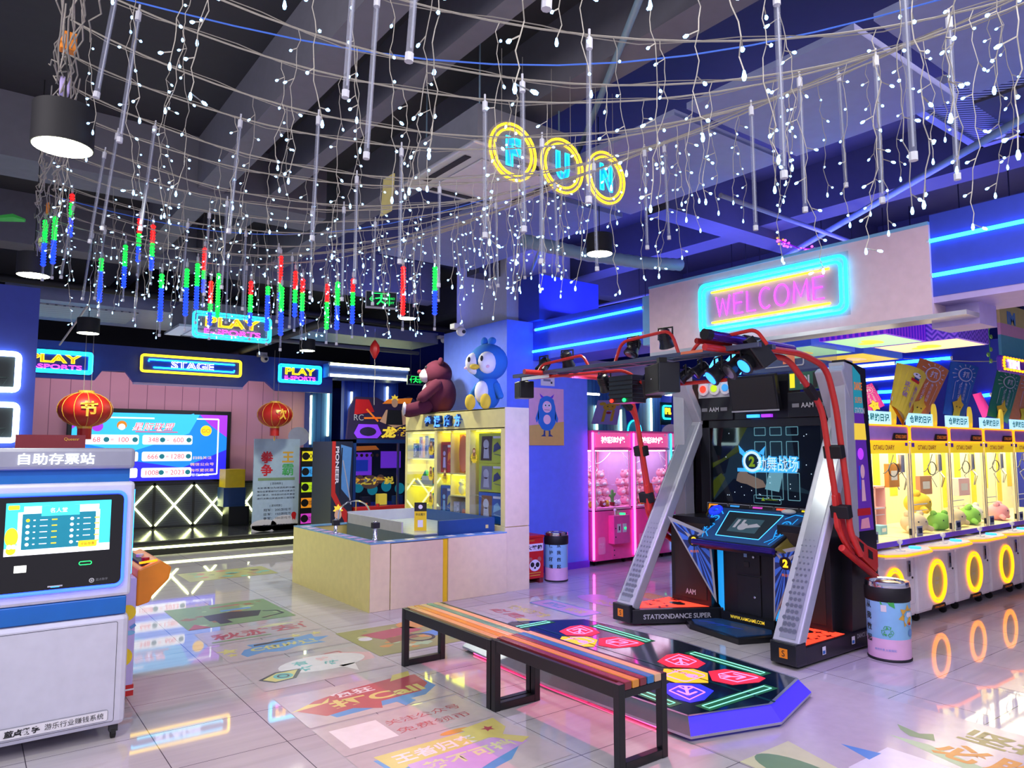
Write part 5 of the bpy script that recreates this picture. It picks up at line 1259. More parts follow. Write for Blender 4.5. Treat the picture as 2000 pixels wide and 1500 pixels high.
# ivy strand
t = thing('ivy_strand', 'artificial ivy strand hanging left of the bulb-framed sign', 'artificial plant', at(1932, 640, 'y', 3.9))
q = MB('green').tube([(0, 0, .5), (0, 0, .2), (-.02, 0, -.1), (-.03, 0, -.35), (-.06, 0, -.5)], .004, 5); q.build('stem', t)
q = MB('green'); M('leaf_green', '#7fb85a', .5)
for k, (u, v) in enumerate(((-.02, .0), (.05, -.12), (-.06, -.2), (.02, -.3), (-.09, -.38), (.0, -.46))):
    l_ = MB('leaf_green'); l_.prism([(u + .045 * math.cos(a_ * .785), v + .03 * math.sin(a_ * .785)) for a_ in range(8)], -.004, .004); l_.build('leaf', t)
# bulb framed sign and pastel sign at the right edge
SY = 3.0
a = at(1956, 692, 'y', SY); c = at(2000, 732, 'y', SY)
t = thing('marquee_sign', 'bulb-framed sign starting with TI beside the ivy strand', 'sign', (a.x, SY, c.z))
h = a.z - c.z
q = MB('purple'); q.box(0, 1.0, 0, .06, 0, h); q.build('sign_box', t, bevel=.03)
q = MB('neon_amber')
for k in range(12):
    for zz in (.03, h - .03): q.sph((.05 + k * .085, -.01, zz), .016, 8, 5)
for k in range(1, 4): q.sph((.03, -.01, .03 + k * (h - .06) / 4), .016, 8, 5)
q.each('bulb', t, True, label='amber bulb')
MB('neon_white').text('TIM', .30, h / 2, h * .5, .012, .32, outline=.045).build('neon_letters', t)
a = at(1951, 590, 'y', SY + .1)
t = thing('hanging_board', 'pastel yellow, pink and teal board hanging above the bulb-framed sign', 'sign', (a.x, SY + .1, at(1960, 690, 'y', SY).z))
h = a.z - at(1960, 690, 'y', SY).z
q = MB('st_yellow').box(0, 1.0, 0, .03, h * .62, h); q.m('poster_pink').box(0, 1.0, 0, .03, h * .40, h * .62); q.m('st_teal').box(0, 1.0, 0, .03, 0, h * .40); q.build('board', t)
MB('st_blue').text('IM', .33, h * .75, .15, .002, .25, off=.05).build('lettering', t)

# ================================================================ BOX LAMPS BEHIND THE LINTEL
def box_lamp(pts_px, z, hgt, mat, face, label, art):
    P = [at(px, py, 'z', z) for px, py in pts_px]
    xs_, ys_ = [p.x for p in P], [p.y for p in P]
    x0, x1_, y0, y1_ = min(xs_), max(xs_), min(ys_), max(ys_)
    t = thing('box_lamp', label, 'ceiling lamp', ((x0 + x1_) / 2, (y0 + y1_) / 2, z), 0, 'patterned box lamps behind the lintel')
    w, d = (x1_ - x0) / 2, (y1_ - y0) / 2
    MB(mat).box(-w, w, -d, d, .005, hgt).build('lamp_box', t)
    q = MB(face, XY); q.rect(-w + .03, w - .03, -d + .03, d - .03, 0)
    q.m(art).disc(0, 0, w * .4, -.003, d * .25).disc(w * .2, d * .3, w * .2, -.003); q.build('diffuser', t, label='glowing printed diffuser')
    q = MB('rubber')
    for s_ in (-1, 1): q.tube([(s_ * w * .8, 0, hgt), (s_ * w * .8, 0, 4.6 - z)], .006, 4)
    q.build('hanging_rod', t)
box_lamp(((1600, 668), (1710, 655), (1800, 665), (1690, 680)), 2.9, .22, 'lamp_stripe', 'lamp_green', 'box lamp with purple stripes and a green glowing face behind the WELCOME lintel', 'lamp_yellow')
box_lamp(((1730, 676), (1880, 662), (1925, 672), (1765, 690)), 2.9, .30, 'lamp_zig', 'lamp_peach', 'box lamp with violet zigzags and a peach glowing face, rightmost', 'art_yellow')
box_lamp(((1597, 702), (1682, 690), (1742, 698), (1660, 711)), 2.9, .2, 'blue_panel', 'lamp_yellow', 'box lamp with blue sides and a yellow glowing face', 'lamp_peach')
box_lamp(((1480, 692), (1575, 676), (1650, 685), (1560, 700)), 2.85, .18, 'blue_panel', 'lamp_green', 'box lamp with blue sides and a pale green glowing face above the dance machine', 'lamp_yellow')
for (pa, pb, m_, nm) in (((1607, 722), (1750, 709), 'led_bluewhite', 'first'), ((1750, 709), (1858, 699), 'led_blue', 'second'), ((1660, 745), (1750, 737), 'led_bluewhite', 'third'), ((1715, 766), (1756, 764), 'led_blue', 'fourth'), ((1720, 785), (1756, 783), 'led_blue', 'fifth'), ((1910, 774), (1935, 771), 'led_blue', 'sixth')):
    a, c = at(*pa, 'x', 12.38), at(*pb, 'x', 12.38)
    if m_ != 'x': tube_light('led_strip', (12.38, a.y, a.z), (12.38, c.y, c.z), .026, m_, nm + ' blue white light line from the top on the far blue wall', 'light lines on the far blue wall')
q = MB('plush_pink')
pts = [at(1520, 468, 'x', 6.6), at(1560, 478, 'x', 6.6), at(1590, 486, 'x', 6.6)]
random.seed(11)
for nm, pts in (('tinsel garland with coloured beads lying above the WELCOME lintel', [(1518, 467), (1600, 488)]),):
    A, C_ = at(*pts[0], 'x', 7.2), at(*pts[1], 'x', 7.2)
    t = thing('garland', nm, 'garland', A)
    q = MB('magenta'); q.tube([(0, 0, 0), ((C_ - A) * .5) - Vector((0, 0, .04)), C_ - A], .008, 5); q.build('string', t)
    q = MB('neon_magenta')
    for k in range(30):
        q.m(random.choice(['neon_magenta', 'neon_purple', 'art_yellow', 'pale_pink'])).sph((C_ - A) * random.random() + Vector((random.uniform(-.04, .04), 0, random.uniform(-.06, .02))), .014, 6, 4)
    q.build('beads', t)
A, C_ = at(1945, 585, 'x', 8.5), at(2010, 572, 'x', 8.5)
t = thing('garland', 'tinsel garland with pink beads under the blue lintel', 'garland', A)
q = MB('magenta'); q.tube([(0, 0, 0), C_ - A], .01, 5); q.build('string', t)
q = MB('neon_magenta')
for k in range(50): q.m(random.choice(['neon_magenta', 'purple', 'pale_pink', 'magenta'])).sph((C_ - A) * random.random() + Vector((random.uniform(-.1, .1), 0, random.uniform(-.08, .08))), .014, 6, 4)
q.build('beads', t)

# ================================================================ DARK GAME MACHINE BEHIND THE COUNTER
GY = 11.0
x0 = PXZ(690, 900, GY)[0]; x1_ = PXZ(800, 900, GY)[0] + .4; zt = PXZ(690, 858, GY)[1]
t = thing('game_machine', 'large dark prize game machine with a wrestler style headboard behind the counter', 'arcade machine', (x0, GY, 0))
w = x1_ - x0
q = MB('ink'); q.box(0, w, .0, .9, 0, .62); q.build('base', t)
q = MB('tube_red'); q.box(-.01, w, -.14, .02, .60, .70); q.box(-.01, .10, -.12, .02, .05, .62); q.build('red_console', t, bevel=.01)
q = MB('dark_grey')
for k in range(4): q.cyl((.3 + k * .32, -.03, .38), (.3 + k * .32, .0, .38), .08, n=14)
q.m('red').cyl((.2, -.1, .70), (.2, -.1, .76), .02, n=8).cyl((.4, -.1, .70), (.4, -.1, .74), .03, n=8); q.build('ball_outlets', t)
q = MB('navy'); q.box(0, .05, 0, .9, .70, zt); q.box(w - .05, w, 0, .9, .70, zt); q.box(0, w, .85, .9, .70, zt); q.box(0, w, 0, .9, zt - .06, zt); q.build('window_frame', t)
q = MB('ink'); q.uv = lambda u, v, d: (u, .8 - d, v); q.rect(.05, w - .05, .7, zt - .06, 0)
q.m('art_orange').poly([(.15, zt - .12), (w * .55, zt - .1), (w * .6, zt - .17), (.22, zt - .2)], .004)
q.m('art_purple').rect(.32, w * .5, zt - .62, zt - .22, .004); q.m('art_blue').rect(.4, w * .45, zt - .55, zt - .35, .006)
q.m('art_purple').rect(w * .62, w * .9, zt - .5, zt - .2, .004)
q.m('art_yellow').text('龙之传说', w * .5, zt - .72, .14, .008, w * .62, off=.04)
for k in range(5): q.m('brown').disc(.42 + k * .10, zt - .27, .03, .009)
q.m('art_teal')
for k in range(5): q.disc(.2 + k * .27, .92 + .05 * (k % 2), .10, .006)
q.m('art_blue').line([(.08, .95), (.3, 1.2), (.2, 1.35)], .05, .006); q.m('nook').disc(w * .48, 1.05, .18, .007, .12).disc(w * .34, 1.1, .08, .008).disc(w * .62, 1.1, .08, .008); q.m('white').disc(w * .42, 1.08, .03, .01).disc(w * .54, 1.08, .03, .01)
q.m('art_purple').rect(.1, .24, 1.42, 1.44, .01).rect(.1, .24, 1.5, 1.52, .01).rect(.1, .24, 1.6, 1.62, .01); q.build('playfield_picture', t)
q = MB('glass'); q.box(.05, w - .05, .02, .026, .70, zt - .06); q.build('front_glass', t)
MB('steel').box(w * .56, w * .57 + .02, 0, .03, .70, zt - .06).build('door_post', t)
for k in range(4):
    pk = thing('prize_carton', 'small dark prize carton inside the window of the dark game machine', 'carton', (x0 + .22 + k * .3, GY + .12, .70), 0, 'cartons inside the dark game machine'); MB(('dark_grey', 'art_yellow', 'navy', 'light_grey')[k]).box(0, .16, 0, .1, 0, .14 + .04 * (k % 2)).build('carton', pk)
q = MB('ink'); hz = zt
M('head_dark', '#2a1f44', .5, 0, .12)
q.ms[0] = 'head_dark'; q.prism([(-.12, hz), (w, hz), (w, hz + .52), (w * .72, hz + .74), (w * .40, hz + .62), (w * .28, hz + .70), (.02, hz + .70), (-.08, hz + .50)], -.06, 0)
q.m('art_orange').poly([(w * .35, hz + .6), (w * .42, hz + .68), (w * .75, hz + .72), (w * .72, hz + .62)], .003)
q.m('red').poly([(.0, hz + .40), (.02, hz + .66), (.26, hz + .66), (.36, hz + .46)], .004)
q.m('art_purple').poly([(.0, hz + .10), (.08, hz + .25), (.42, hz + .25), (.50, hz + .10), (.42, hz + .02), (.06, hz + .02)], .004); q.m('head_dark').poly(ring_pts(.25, hz + .13, .15, .075, 16), .006)
q.m('skin').poly([(w * .32, hz + .30), (w * .40, hz + .50), (w * .62, hz + .50), (w * .70, hz + .28), (w * .52, hz + .2)], .005).disc(w * .51, hz + .62, .06, .008, .075)
q.m('ink').poly([(w * .40, hz + .25), (w * .42, hz + .50), (w * .60, hz + .50), (w * .62, hz + .25)], .007); q.m('art_yellow').star(w * .51, hz + .69, .08, .007, 7, .6)
q.m('art_yellow').text('龙卷风', w * .62, hz + .12, .20, .009, w * .55, off=.06, shear=.2); q.m('art_orange').line([(w * .15, hz + .5), (w * .30, hz + .3)], .03, .008).line([(w * .12, hz + .35), (w * .34, hz + .36)], .03, .008)
q.m('light_grey').text('RC', .08, hz + .36, .10, .006); q.build('headboard', t)
x0 = PXZ(647, 950, 10.9)[0]; x1_ = PXZ(690, 950, 10.9)[0]
t = thing('arcade_machine', 'slim arcade machine with vertical white lettering left of the dark game machine', 'arcade machine', (x0, 10.9, 0))
w = x1_ - x0; zt = PXZ(650, 862, 10.9)[1]
M('side_dark', '#1c2338', .5)
q = MB('side_dark').box(0, w * .95, 0, .8, 0, zt); q.build('cabinet_body', t)
q = MB('coral'); q.ms[0] = 'tube_red'; q.poly([(0, zt), (w * .16, zt), (w * .18, .95), (w * .45, .75), (w, .55), (w, .2), (w * .7, 0), (w * .6, .5), (0, .9)], .003); q.m('white').text('PIONEER', w * .24, zt - .38, .06, .006, .60, off=.03, ang=-90)
q.m('st_blue').poly([(w * .4, zt - .05), (w * .9, zt - .1), (w * .8, .85), (w * .45, 1.0)], .003); q.m('ink').line([(w * .45, zt - .1), (w * .38, .9)], .02, .006); q.m('alu_white').line([(w * .5, zt - .3), (w * .9, .75)], .02, .006); q.build('side_art', t)
q = MB('skin'); q.poly([(.02, .0), (.04, .35), (w * .3, .5), (w * .55, .45), (w * .75, 0)], .008); q.disc(w * .32, .60, .06, .009, .08); q.m('art_yellow').star(w * .32, .68, .09, .008, 7, .6, 90); q.m('teal').rect(w * .15, w * .52, .30, .40, .010); q.m('ink').rect(w * .2, w * .45, .0, .28, .010); q.build('figure_print', t, label='printed fighter figure')

# ================================================================ DANCE MACHINE
t = thing('dance_machine', 'big black and silver dance machine with a wide screen, leaning arms and red tube frame', 'arcade machine', (5.06, 4.09, 0), LEFT)
M('hull_black', '#17181e', .3); M('hull_brown', '#2c211e', .4); M('arm_silver', '#b4b8c4', .45, .3); M('arm_panel', '#9aa0ae', .25, .3); M('hex_dark', '#6a707e', .3, .2); M('olive_panel', '#6b5f22', .3)
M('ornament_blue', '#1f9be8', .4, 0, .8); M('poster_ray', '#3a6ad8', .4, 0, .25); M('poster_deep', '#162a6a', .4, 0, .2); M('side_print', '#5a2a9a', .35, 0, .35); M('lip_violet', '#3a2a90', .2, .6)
for s_, nm in ((-1, 'left'), (1, 'right')):
    q = MB('hull_black', XY); P = [(.72, -.03), (.95, -.03), (.95, 1.15), (.20, 1.15), (.20, .80), (.30, .72)]
    q.prism([(s_ * a, b2) for a, b2 in (P if s_ > 0 else P[::-1])], .02, .15); q.build('base_wing', t, bevel=.006)
    q = MB('hull_black').box(s_ * .955, s_ * .735, -.06, .08, .03, .19); q.m('neon_orange'); q.ms[1] = 'orange'; q.rect(s_ * .85 - .035, s_ * .85 + .035, .075, .145, .062); q.m('hull_black').text('S', s_ * .85, .11, .045, .064); q.build('foot_cap', t, bevel=.008, label='black foot cap with an orange emblem')
    q = MB('ember', XY); q.poly([(s_ * a, b2) for a, b2 in ((.74, .09), (.92, .09), (.92, .70), (.36, .70))][::s_], .152)
    random.seed(4 + s_)
    q.m('ember_dark')
    for k in range(14):
        a, b2 = random.uniform(.55, .90), random.uniform(.25, .68); q.star(s_ * a, b2, random.uniform(.02, .06), .154, 4, .35, random.random() * 90)
    q.m('hull_black').disc(s_ * .66, .52, .09, .155, .06); q.build('glowing_deck', t, label='glowing red printed deck')
    # lettering on the slanting inner face
    A, B = Vector((s_ * .72, -.03, 0)), Vector((s_ * .30, .72, 0))
    if s_ > 0: A, B = B, A
    d_ = (B - A).normalized(); nn = Vector((d_.y, -d_.x, 0))
    q = MB('letter_white'); q.ms[0] = 'light_grey'; q.uv = lambda u, v, d: tuple(A + d_ * u + nn * d + Vector((0, 0, v)))
    q.text('STATIONDANCE SUPER' if s_ < 0 else 'DANCE SUPER STATION', .43, .085, .045, .004, .66, off=.02); q.build('base_lettering', t)
    # lower body panels
    q = MB('hull_black'); x_ = (.36, .84) if s_ > 0 else (-.84, -.36)
    q.box(*x_, .66, 1.15, .15, .98); q.m('hull_brown').box(x_[0] + .05, x_[1] - .05, .655, .66, .2, .92); q.build('lower_body', t, bevel=.006)
    if s_ < 0: MB('light_grey').text('AAM', -.60, .26, .05, -.652, .12, off=.02).build('maker_lettering', t)
    # triangular posters
    A, B, C_ = (Vector((-.62, .36, 1.0)), Vector((-.33, .62, .84)), Vector((-.30, .66, .20))) if s_ < 0 else (Vector((.66, .585, .84)), Vector((.38, .565, .76)), Vector((.34, .60, .16)))
    q = MB('arm_silver'); nn = (B - A).cross(C_ - A).normalized(); nn = nn if nn.y < 0 else -nn
    q.add([A, B, C_, A - nn * .015, B - nn * .015, C_ - nn * .015], [(0, 1, 2), (3, 5, 4), (0, 3, 4, 1), (1, 4, 5, 2), (2, 5, 3, 0)])
    G_ = (A + B + C_) / 3; k = .84
    A2, B2, C2 = [G_ + (p - G_) * k + nn * .003 for p in (A, B, C_)]
    q.m('poster_deep').add([A2, B2, C2], [(0, 1, 2)])
    ctr = (A2 * .42 + B2 * .40 + C2 * .18)
    q.m('poster_ray')
    ed = [A2.lerp(B2, i / 8) for i in range(9)] + [B2.lerp(C2, i / 8) for i in range(1, 9)] + [C2.lerp(A2, i / 8) for i in range(1, 8)]
    for i in range(0, 24, 2): q.add([ctr + nn * .002, ed[i] + nn * .002, ed[(i + 1) % 24] + nn * .002], [(0, 1, 2)])
    u_ = Vector((1, 0, 0)) * 1.0; u_ = (u_ - nn * u_.dot(nn)).normalized(); v_ = Vector((0, 0, 1)); v_ = (v_ - nn * v_.dot(nn) - u_ * v_.dot(u_)).normalized()
    q.uv = lambda u, v, d: tuple(ctr + u_ * u + v_ * v + nn * d)
    q.m('black').disc(0, 0, .055, .005); q.m('screen_yellow').text('2', 0, 0, .07, .007, off=.06); q.m('art_orange').text('舞战场', 0, -.10, .025, .006); q.m('arm_silver').poly([(-.05, .03), (-.09, .09), (-.03, .055)], .006).poly([(.05, .03), (.09, .09), (.03, .055)], .006)
    q.build('wing_poster', t, label='blue triangular poster with a yellow 2')
    # arm: silver bar leaning back to the knee, then forward
    q = MB('arm_silver')
    F0, K0, T0, R0 = Vector((s_ * .84, .02, .15)), Vector((s_ * .80, 1.03, 1.91)), Vector((s_ * .82, .80, 2.32)), Vector((s_ * .84, 1.05, 2.5))
    q.bar(F0, K0, .22, .10); q.bar(K0 - (T0 - K0) * .02, T0, .24, .08); q.build('arm', t, bevel=.012, label='silver leaning arm')
    q = MB('arm_panel'); dd = (K0 - F0).normalized(); nn = Vector((0, -dd.z, dd.y)).normalized()
    nn = (nn - dd * nn.dot(dd)).normalized(); sx = dd.cross(nn).normalized()
    if sx.x < 0: sx = -sx
    q.uv = lambda u, v, d: tuple(F0 + dd * v + sx * u + nn * (d + .052))
    ln = (K0 - F0).length
    q.poly([(-.075, .04), (.075, .04), (.075, ln - .06), (-.075, ln - .06)], .0); q.m('hex_dark')
    for r_ in range(16):
        for c_ in range(3 if r_ % 2 else 4):
            rr_ = .021 * (1 - r_ / 22); q.disc(-.054 + c_ * .036 + (.018 if r_ % 2 else 0), .10 + r_ * .05, rr_, .001, n=6)
    q.m('hull_black').line([(-.095, .1), (-.095, ln - .1)], .004, .001); q.build('arm_inlay', t, label='grey inlay with dark hexagons')
    # side shell and printed side
    q = MB('arm_silver'); q.uv = lambda u, v, d: (d, u, v); d0, d1 = (.80, .925) if s_ > 0 else (-.925, -.80)
    q.prism([(1.03, 1.91), (.80, 2.32), (.9, 2.40), (1.0, 2.40), (1.0, .9), (.9, .9)], d0, d1); q.build('side_shell', t, bevel=.01)
    q = MB('arm_silver'); q.uv = lambda u, v, d: (d, u, v); q.prism([(.84, .9), (.84, 2.38), (.98, 2.36), (.98, .9)], d0 - .01, d1 + .004); q.build('side_shell', t, bevel=.006)
    q = MB('hull_black'); q.uv = lambda u, v, d: (d, u, v); q.prism([(.80, .02), (.86, .9), (.86, 2.4), (1.2, 2.34), (1.27, .9), (1.27, .02)], d0 + .01, d1 - .01 if s_ < 0 else d1); q.build('side_body', t)
# printed side facing the camera side
q = MB('side_print'); q.uv = lambda u, v, d: (.927 + d, u - .20, v)
q.poly([(1.13, .95), (1.43, .95), (1.36, 1.7), (1.30, 2.28), (1.17, 2.36)], .0); q.m('art_teal').poly([(1.17, 1.95), (1.335, 1.95), (1.30, 2.28), (1.17, 2.36)], .002)
q.m('art_yellow').poly([(1.16, 1.72), (1.36, 1.72), (1.345, 1.86), (1.165, 1.86)], .003)
q.m('art_orange').text('DANCE', 1.25, 2.18, .07, .006, .13, off=.03); q.text('SUPER', 1.25, 2.06, .05, .006, .12); q.m('white').text('STATION', 1.26, 1.97, .05, .006, .16, off=.02)
q.m('pale_pink').disc(1.27, 1.45, .035, .004, .06).poly([(1.24, 1.2), (1.31, 1.2), (1.29, 1.38), (1.25, 1.38)], .004); q.m('art_blue').line([(1.22, 1.5), (1.22, 1.3)], .02, .005); q.m('red').rect(1.16, 1.38, 1.08, 1.14, .004); q.m('screen_purple').disc(1.25, 1.6, .05, .004); q.m('plush_pink').poly([(1.2, .97), (1.36, .97), (1.34, 1.06), (1.22, 1.05)], .004)
q.build('side_graphics', t, label='purple printed side panel')
q = MB('light_grey'); q.uv = lambda u, v, d: (.953 + d, u, v); q.text('DANCE SUPER', .95, .12, .035, 0, .24, off=.02); q.m('white').rect(.30, .35, .06, .12, .001).rect(.74, .79, .07, .13, .001); q.m('kiosk_blue').rect(.305, .34, .065, .09, .002).rect(.745, .78, .075, .1, .002); q.build('base_lettering', t)
# centre column with coin door
q = MB('hull_black'); q.box(-.27, .27, .74, 1.15, .05, .88); q.build('centre_column', t, bevel=.006)
q = MB('hull_black'); q.box(-.12, .13, .725, .74, .50, .83); q.box(-.12, .13, .73, .74, .14, .48); q.m('gold').box(-.03, .02, .718, .725, .72, .77); q.m('ink').box(-.03, .02, .718, .725, .56, .61); q.m('chrome').cyl((.07, .715, .66), (.07, .725, .66), .012, n=12).cyl((.07, .72, .30), (.07, .73, .30), .012, n=12); q.m('sky').box(-.035, .0, .72, .725, .65, .69); q.build('coin_door', t, bevel=.003)
q = MB('ornament_blue')
for s_ in (-1, 1): q.poly([(s_ * .27, .10), (s_ * .335, .18), (s_ * .34, .86), (s_ * .27, .86)][::s_], -.735)
q.each('glow_strip', t, label='glowing blue strips beside the column')
q = MB('hull_black', XY); q.prism([(-.72, .62), (-.35, .32), (.25, .22), (.42, .62), (.30, .80), (-.3, .80)], .0, .045); q.m('table_blue'); q.prism([(-.60, .60), (-.32, .36), (.20, .27), (.33, .58), (.25, .70), (-.28, .70)], .045, .052); q.m('art_blue')
for k in range(4): q.line([(-.35 + k * .1, .45), (-.3 + k * .1, .50), (-.22 + k * .1, .52)], .012, .054)
q.build('footplate', t, label='blue printed footplate')
q = MB('hull_black').box(-.28, .28, .70, .76, .05, .13); q.m('art_yellow').text('WWW.AAMGAME.COM', 0, .095, .03, -.697, .36, off=.02); q.build('plinth_strip', t)
# control console
A0, B0 = Vector((0, .50, .79)), Vector((0, .94, 1.08)); dv = (B0 - A0).normalized(); nv = Vector((0, -dv.z, dv.y))
cu = lambda u, v, d: tuple(A0 + dv * v + Vector((u, 0, 0)) + nv * d)
q = MB('hull_black'); q.uv = cu; q.prism([(-.40, 0), (.40, 0), (.56, .53), (-.56, .53)], -.10, 0); q.build('console_body', t, bevel=.008)
q = MB('olive_panel')
for s_ in (-1, 1): q.add([(s_ * .41, .52, .78), (s_ * .57, .96, 1.08), (s_ * .66, .98, .98), (s_ * .60, .62, .72)], [(0, 1, 2, 3)])
q.each('console_cheek', t, label='dark olive mirror cheek')
q = MB('table_blue'); q.uv = cu; q.poly([(-.385, .02), (.385, .02), (.53, .50), (-.53, .50)], .002)
q.m('screen_dark').poly([(-.22, .10), (.22, .10), (.28, .44), (-.28, .44)], .004); q.m('logo_blue').line([(-.23, .09), (.23, .09), (.29, .45), (-.29, .45), (-.23, .09)], .008, .005)
q.m('screen_dim').rect(-.15, .15, .16, .36, .006); q.m('light_grey').disc(-.02, .24, .05, .008); q.poly([(.02, .22), (.16, .26), (.1, .3), (.03, .27)], .008).rect(-.12, -.09, .22, .34, .007).rect(-.06, -.03, .28, .34, .007)
q.m('ornament_blue')
for s_ in (-1, 1):
    q.ring(s_ * .38, .33, .03, .045, .006); q.ring(s_ * .37, .18, .02, .03, .006); q.disc(s_ * .38, .33, .015, .006)
    q.line([(s_ * .30, .06), (s_ * .36, .12), (s_ * .33, .24), (s_ * .42, .27), (s_ * .45, .42)], .01, .006).line([(s_ * .35, .04), (s_ * .40, .16), (s_ * .44, .22)], .008, .006).line([(s_ * .33, .40), (s_ * .40, .47), (s_ * .48, .46)], .012, .006)
q.build('console_panel', t, label='blue ornament console panel with a small dark screen')
q = MB('lip_violet'); q.tube([(-.43, .49, .77), (.43, .49, .77)], .028, 12); q.build('console_lip', t, True, label='violet metal lip')
q = MB('btn_blue'); q.uv = cu
for k in range(14): a = k * .45; q.sph(cu(-.44 + .05 * math.cos(a), .44 + .05 * math.sin(a), .012), .022, 8, 5)
q.ms[0] = 'led_royal'; M('scrunchy', '#1a38ff', .8, 0, .9); q.ms[0] = 'scrunchy'; q.build('blue_ornament', t, True, label='blue glowing fluffy ornament')
q = MB('offwhite'); q.sph(cu(.33, .49, .02), (.07, .05, .025), 12, 7); q.build('hand_sensor', t, True)
# screen and frame
q = MB('hull_black'); q.box(-.72, .72, 1.05, 1.25, .98, 1.93); q.box(-.72, -.60, 1.0, 1.05, 1.0, 1.93); q.box(.60, .72, 1.0, 1.05, 1.0, 1.93); q.box(-.72, .72, 1.0, 1.05, 1.85, 1.93); q.build('screen_frame', t, bevel=.006)
q = MB('screen_dim'); q.rect(-.60, .60, 1.12, 1.85, -1.045)
q.m('screen_dark').poly([(-.60, 1.85), (-.3, 1.85), (-.45, 1.4), (-.60, 1.35)], -1.043).poly([(.28, 1.85), (.60, 1.85), (.60, 1.2), (.35, 1.3)], -1.043).poly([(-.6, 1.12), (.6, 1.12), (.6, 1.22), (-.2, 1.3), (-.35, 1.35)], -1.043)
q.m('screen_olive').poly([(-.60, 1.14), (-.45, 1.35), (-.50, 1.40), (-.60, 1.32)], -1.041).poly([(-.6, 1.5), (-.25, 1.63), (-.3, 1.68), (-.6, 1.45)], -1.041).poly([(-.30, 1.85), (-.18, 1.85), (-.28, 1.7)], -1.041)
for r_, (z0_, z1_) in enumerate(((1.77, 1.86), (1.55, 1.71), (1.17, 1.42))):
    for c_ in range(3):
        u0 = -.10 + c_ * .17; q.m('screen_glow').neon(rr(u0, u0 + .12, z0_, z1_ if r_ else 1.845, .004), .0035, -1.038, n=4)
q.m('skin').poly([(-.32, 1.33), (-.30, 1.40), (-.22, 1.46), (-.18, 1.40), (-.02, 1.34), (.02, 1.28), (-.1, 1.26), (-.2, 1.30), (-.27, 1.31)], -1.036); q.ms[q.c] = 'arm_glow'; M('arm_glow', '#d8b898', .5, 0, .35)
q.m('screen_glow').poly([(.0, 1.26), (.15, 1.24), (.2, 1.42), (.05, 1.42)], -1.035)
q.m('logo_blue').disc(-.13, 1.52, .115, -1.032).text('劲舞战场', .14, 1.50, .16, -1.031, .46, off=.07).poly([(-.2, 1.6), (-.28, 1.68), (-.27, 1.60), (-.2, 1.55)], -1.032).poly([(-.06, 1.6), (.02, 1.67), (.0, 1.58)], -1.032).rect(-.3, .34, 1.42, 1.455, -1.032)
q.m('logo_white').ring(-.13, 1.52, .075, .10, -1.029).text('劲舞战场', .14, 1.50, .14, -1.028, .43, off=.0); q.m('screen_dim').disc(-.13, 1.52, .073, -1.028); q.m('menu_green').text('2', -.13, 1.52, .10, -1.026, off=.05)
q.m('screen_glow').neon(rr(-.12, .17, 1.125, 1.20, .01), .002, -1.03, n=4); q.m('menu_green').poly([(-.04, 1.15), (0, 1.15), (-.02, 1.185)], -1.03); q.text('请勿站立踏板上', .07, 1.165, .018, -1.03)
random.seed(9); q.m('logo_white')
for k in range(26): q.disc(random.uniform(-.58, .58), random.choice([random.uniform(1.15, 1.3), random.uniform(1.3, 1.82)]), .005, -1.025, n=8)
q.build('main_screen', t, label='wide screen with a glowing blue dance logo')
q = MB('glass'); q.ms[0] = 'smoked'; q.rect(-.60, .60, 1.12, 1.85, -1.012); q.build('screen_glass', t)
for k, (m_, s_) in enumerate((('menu_orange', '入门'), ('menu_blue', '标准'), ('menu_pink', '进阶'), ('ember', 'EX'), ('menu_yellow', '大师'))):
    q = MB('ink'); u0 = -.64 + k * .255; q.poly([(u0, 1.02), (u0 + .24, 1.02), (u0 + .24, 1.10), (u0, 1.10)], -.995); q.m('light_grey').neon([(u0, 1.02), (u0 + .24, 1.02), (u0 + .24, 1.10), (u0, 1.10)], .003, -.994, n=4)
    q.m(m_).poly([(u0 + .01, 1.035), (u0 + .10, 1.035), (u0 + .13, 1.09), (u0 + .02, 1.09)], -.992); q.m('light_grey').text(s_, u0 + .18, 1.06, .025, -.992); q.m('white').text(s_, u0 + .06, 1.062, .028, -.99); q.build('mode_plate', t)
# upper deck
q = MB('hull_black'); q.box(-.72, -.30, .98, 1.2, 1.93, 2.16); q.box(.30, .72, .98, 1.2, 1.93, 2.16); q.each('speaker_box', t, bevel=.006)
for u in (-.52, .50):
    q = MB('grey'); q.rect(u - .15, u - .08, 2.02, 2.055, -.975).rect(u + .08, u + .16, 2.02, 2.055, -.975); q.m('light_grey').text('AAM', u, 2.038, .045, -.974, .12, off=.02); q.build('maker_lettering', t)
q = MB('table_slate'); q.ms[0] = 'light_grey'; q.box(-.72, -.30, .99, 1.05, 2.16, 2.34); q.build('lamp_plate', t)
for k, m_ in enumerate(('btn_red', 'menu_green', 'menu_blue')):
    u = -.64 + k * .135; q = MB('white').cyl((u, .99, 2.25), (u, .965, 2.25), .066, n=24); q.build('lamp_ring', t); MB(m_).cyl((u, .966, 2.25), (u, .955, 2.25), .036, n=20).build('round_lamp', t)
q = MB('screen_glow'); M('small_screen', '#20483c', .3, 0, .5); q = MB('small_screen').box(.32, .70, .985, 1.0, 2.18, 2.34); q.m('menu_yellow').rect(.33, .38, 2.2, 2.33, -.983); q.m('light_grey').text('DJ', .48, 2.26, .10, -.982, off=.03); q.m('ink').rect(.56, .6, 2.19, 2.33, -.982).rect(.64, .68, 2.19, 2.33, -.982); q.build('upper_display', t)
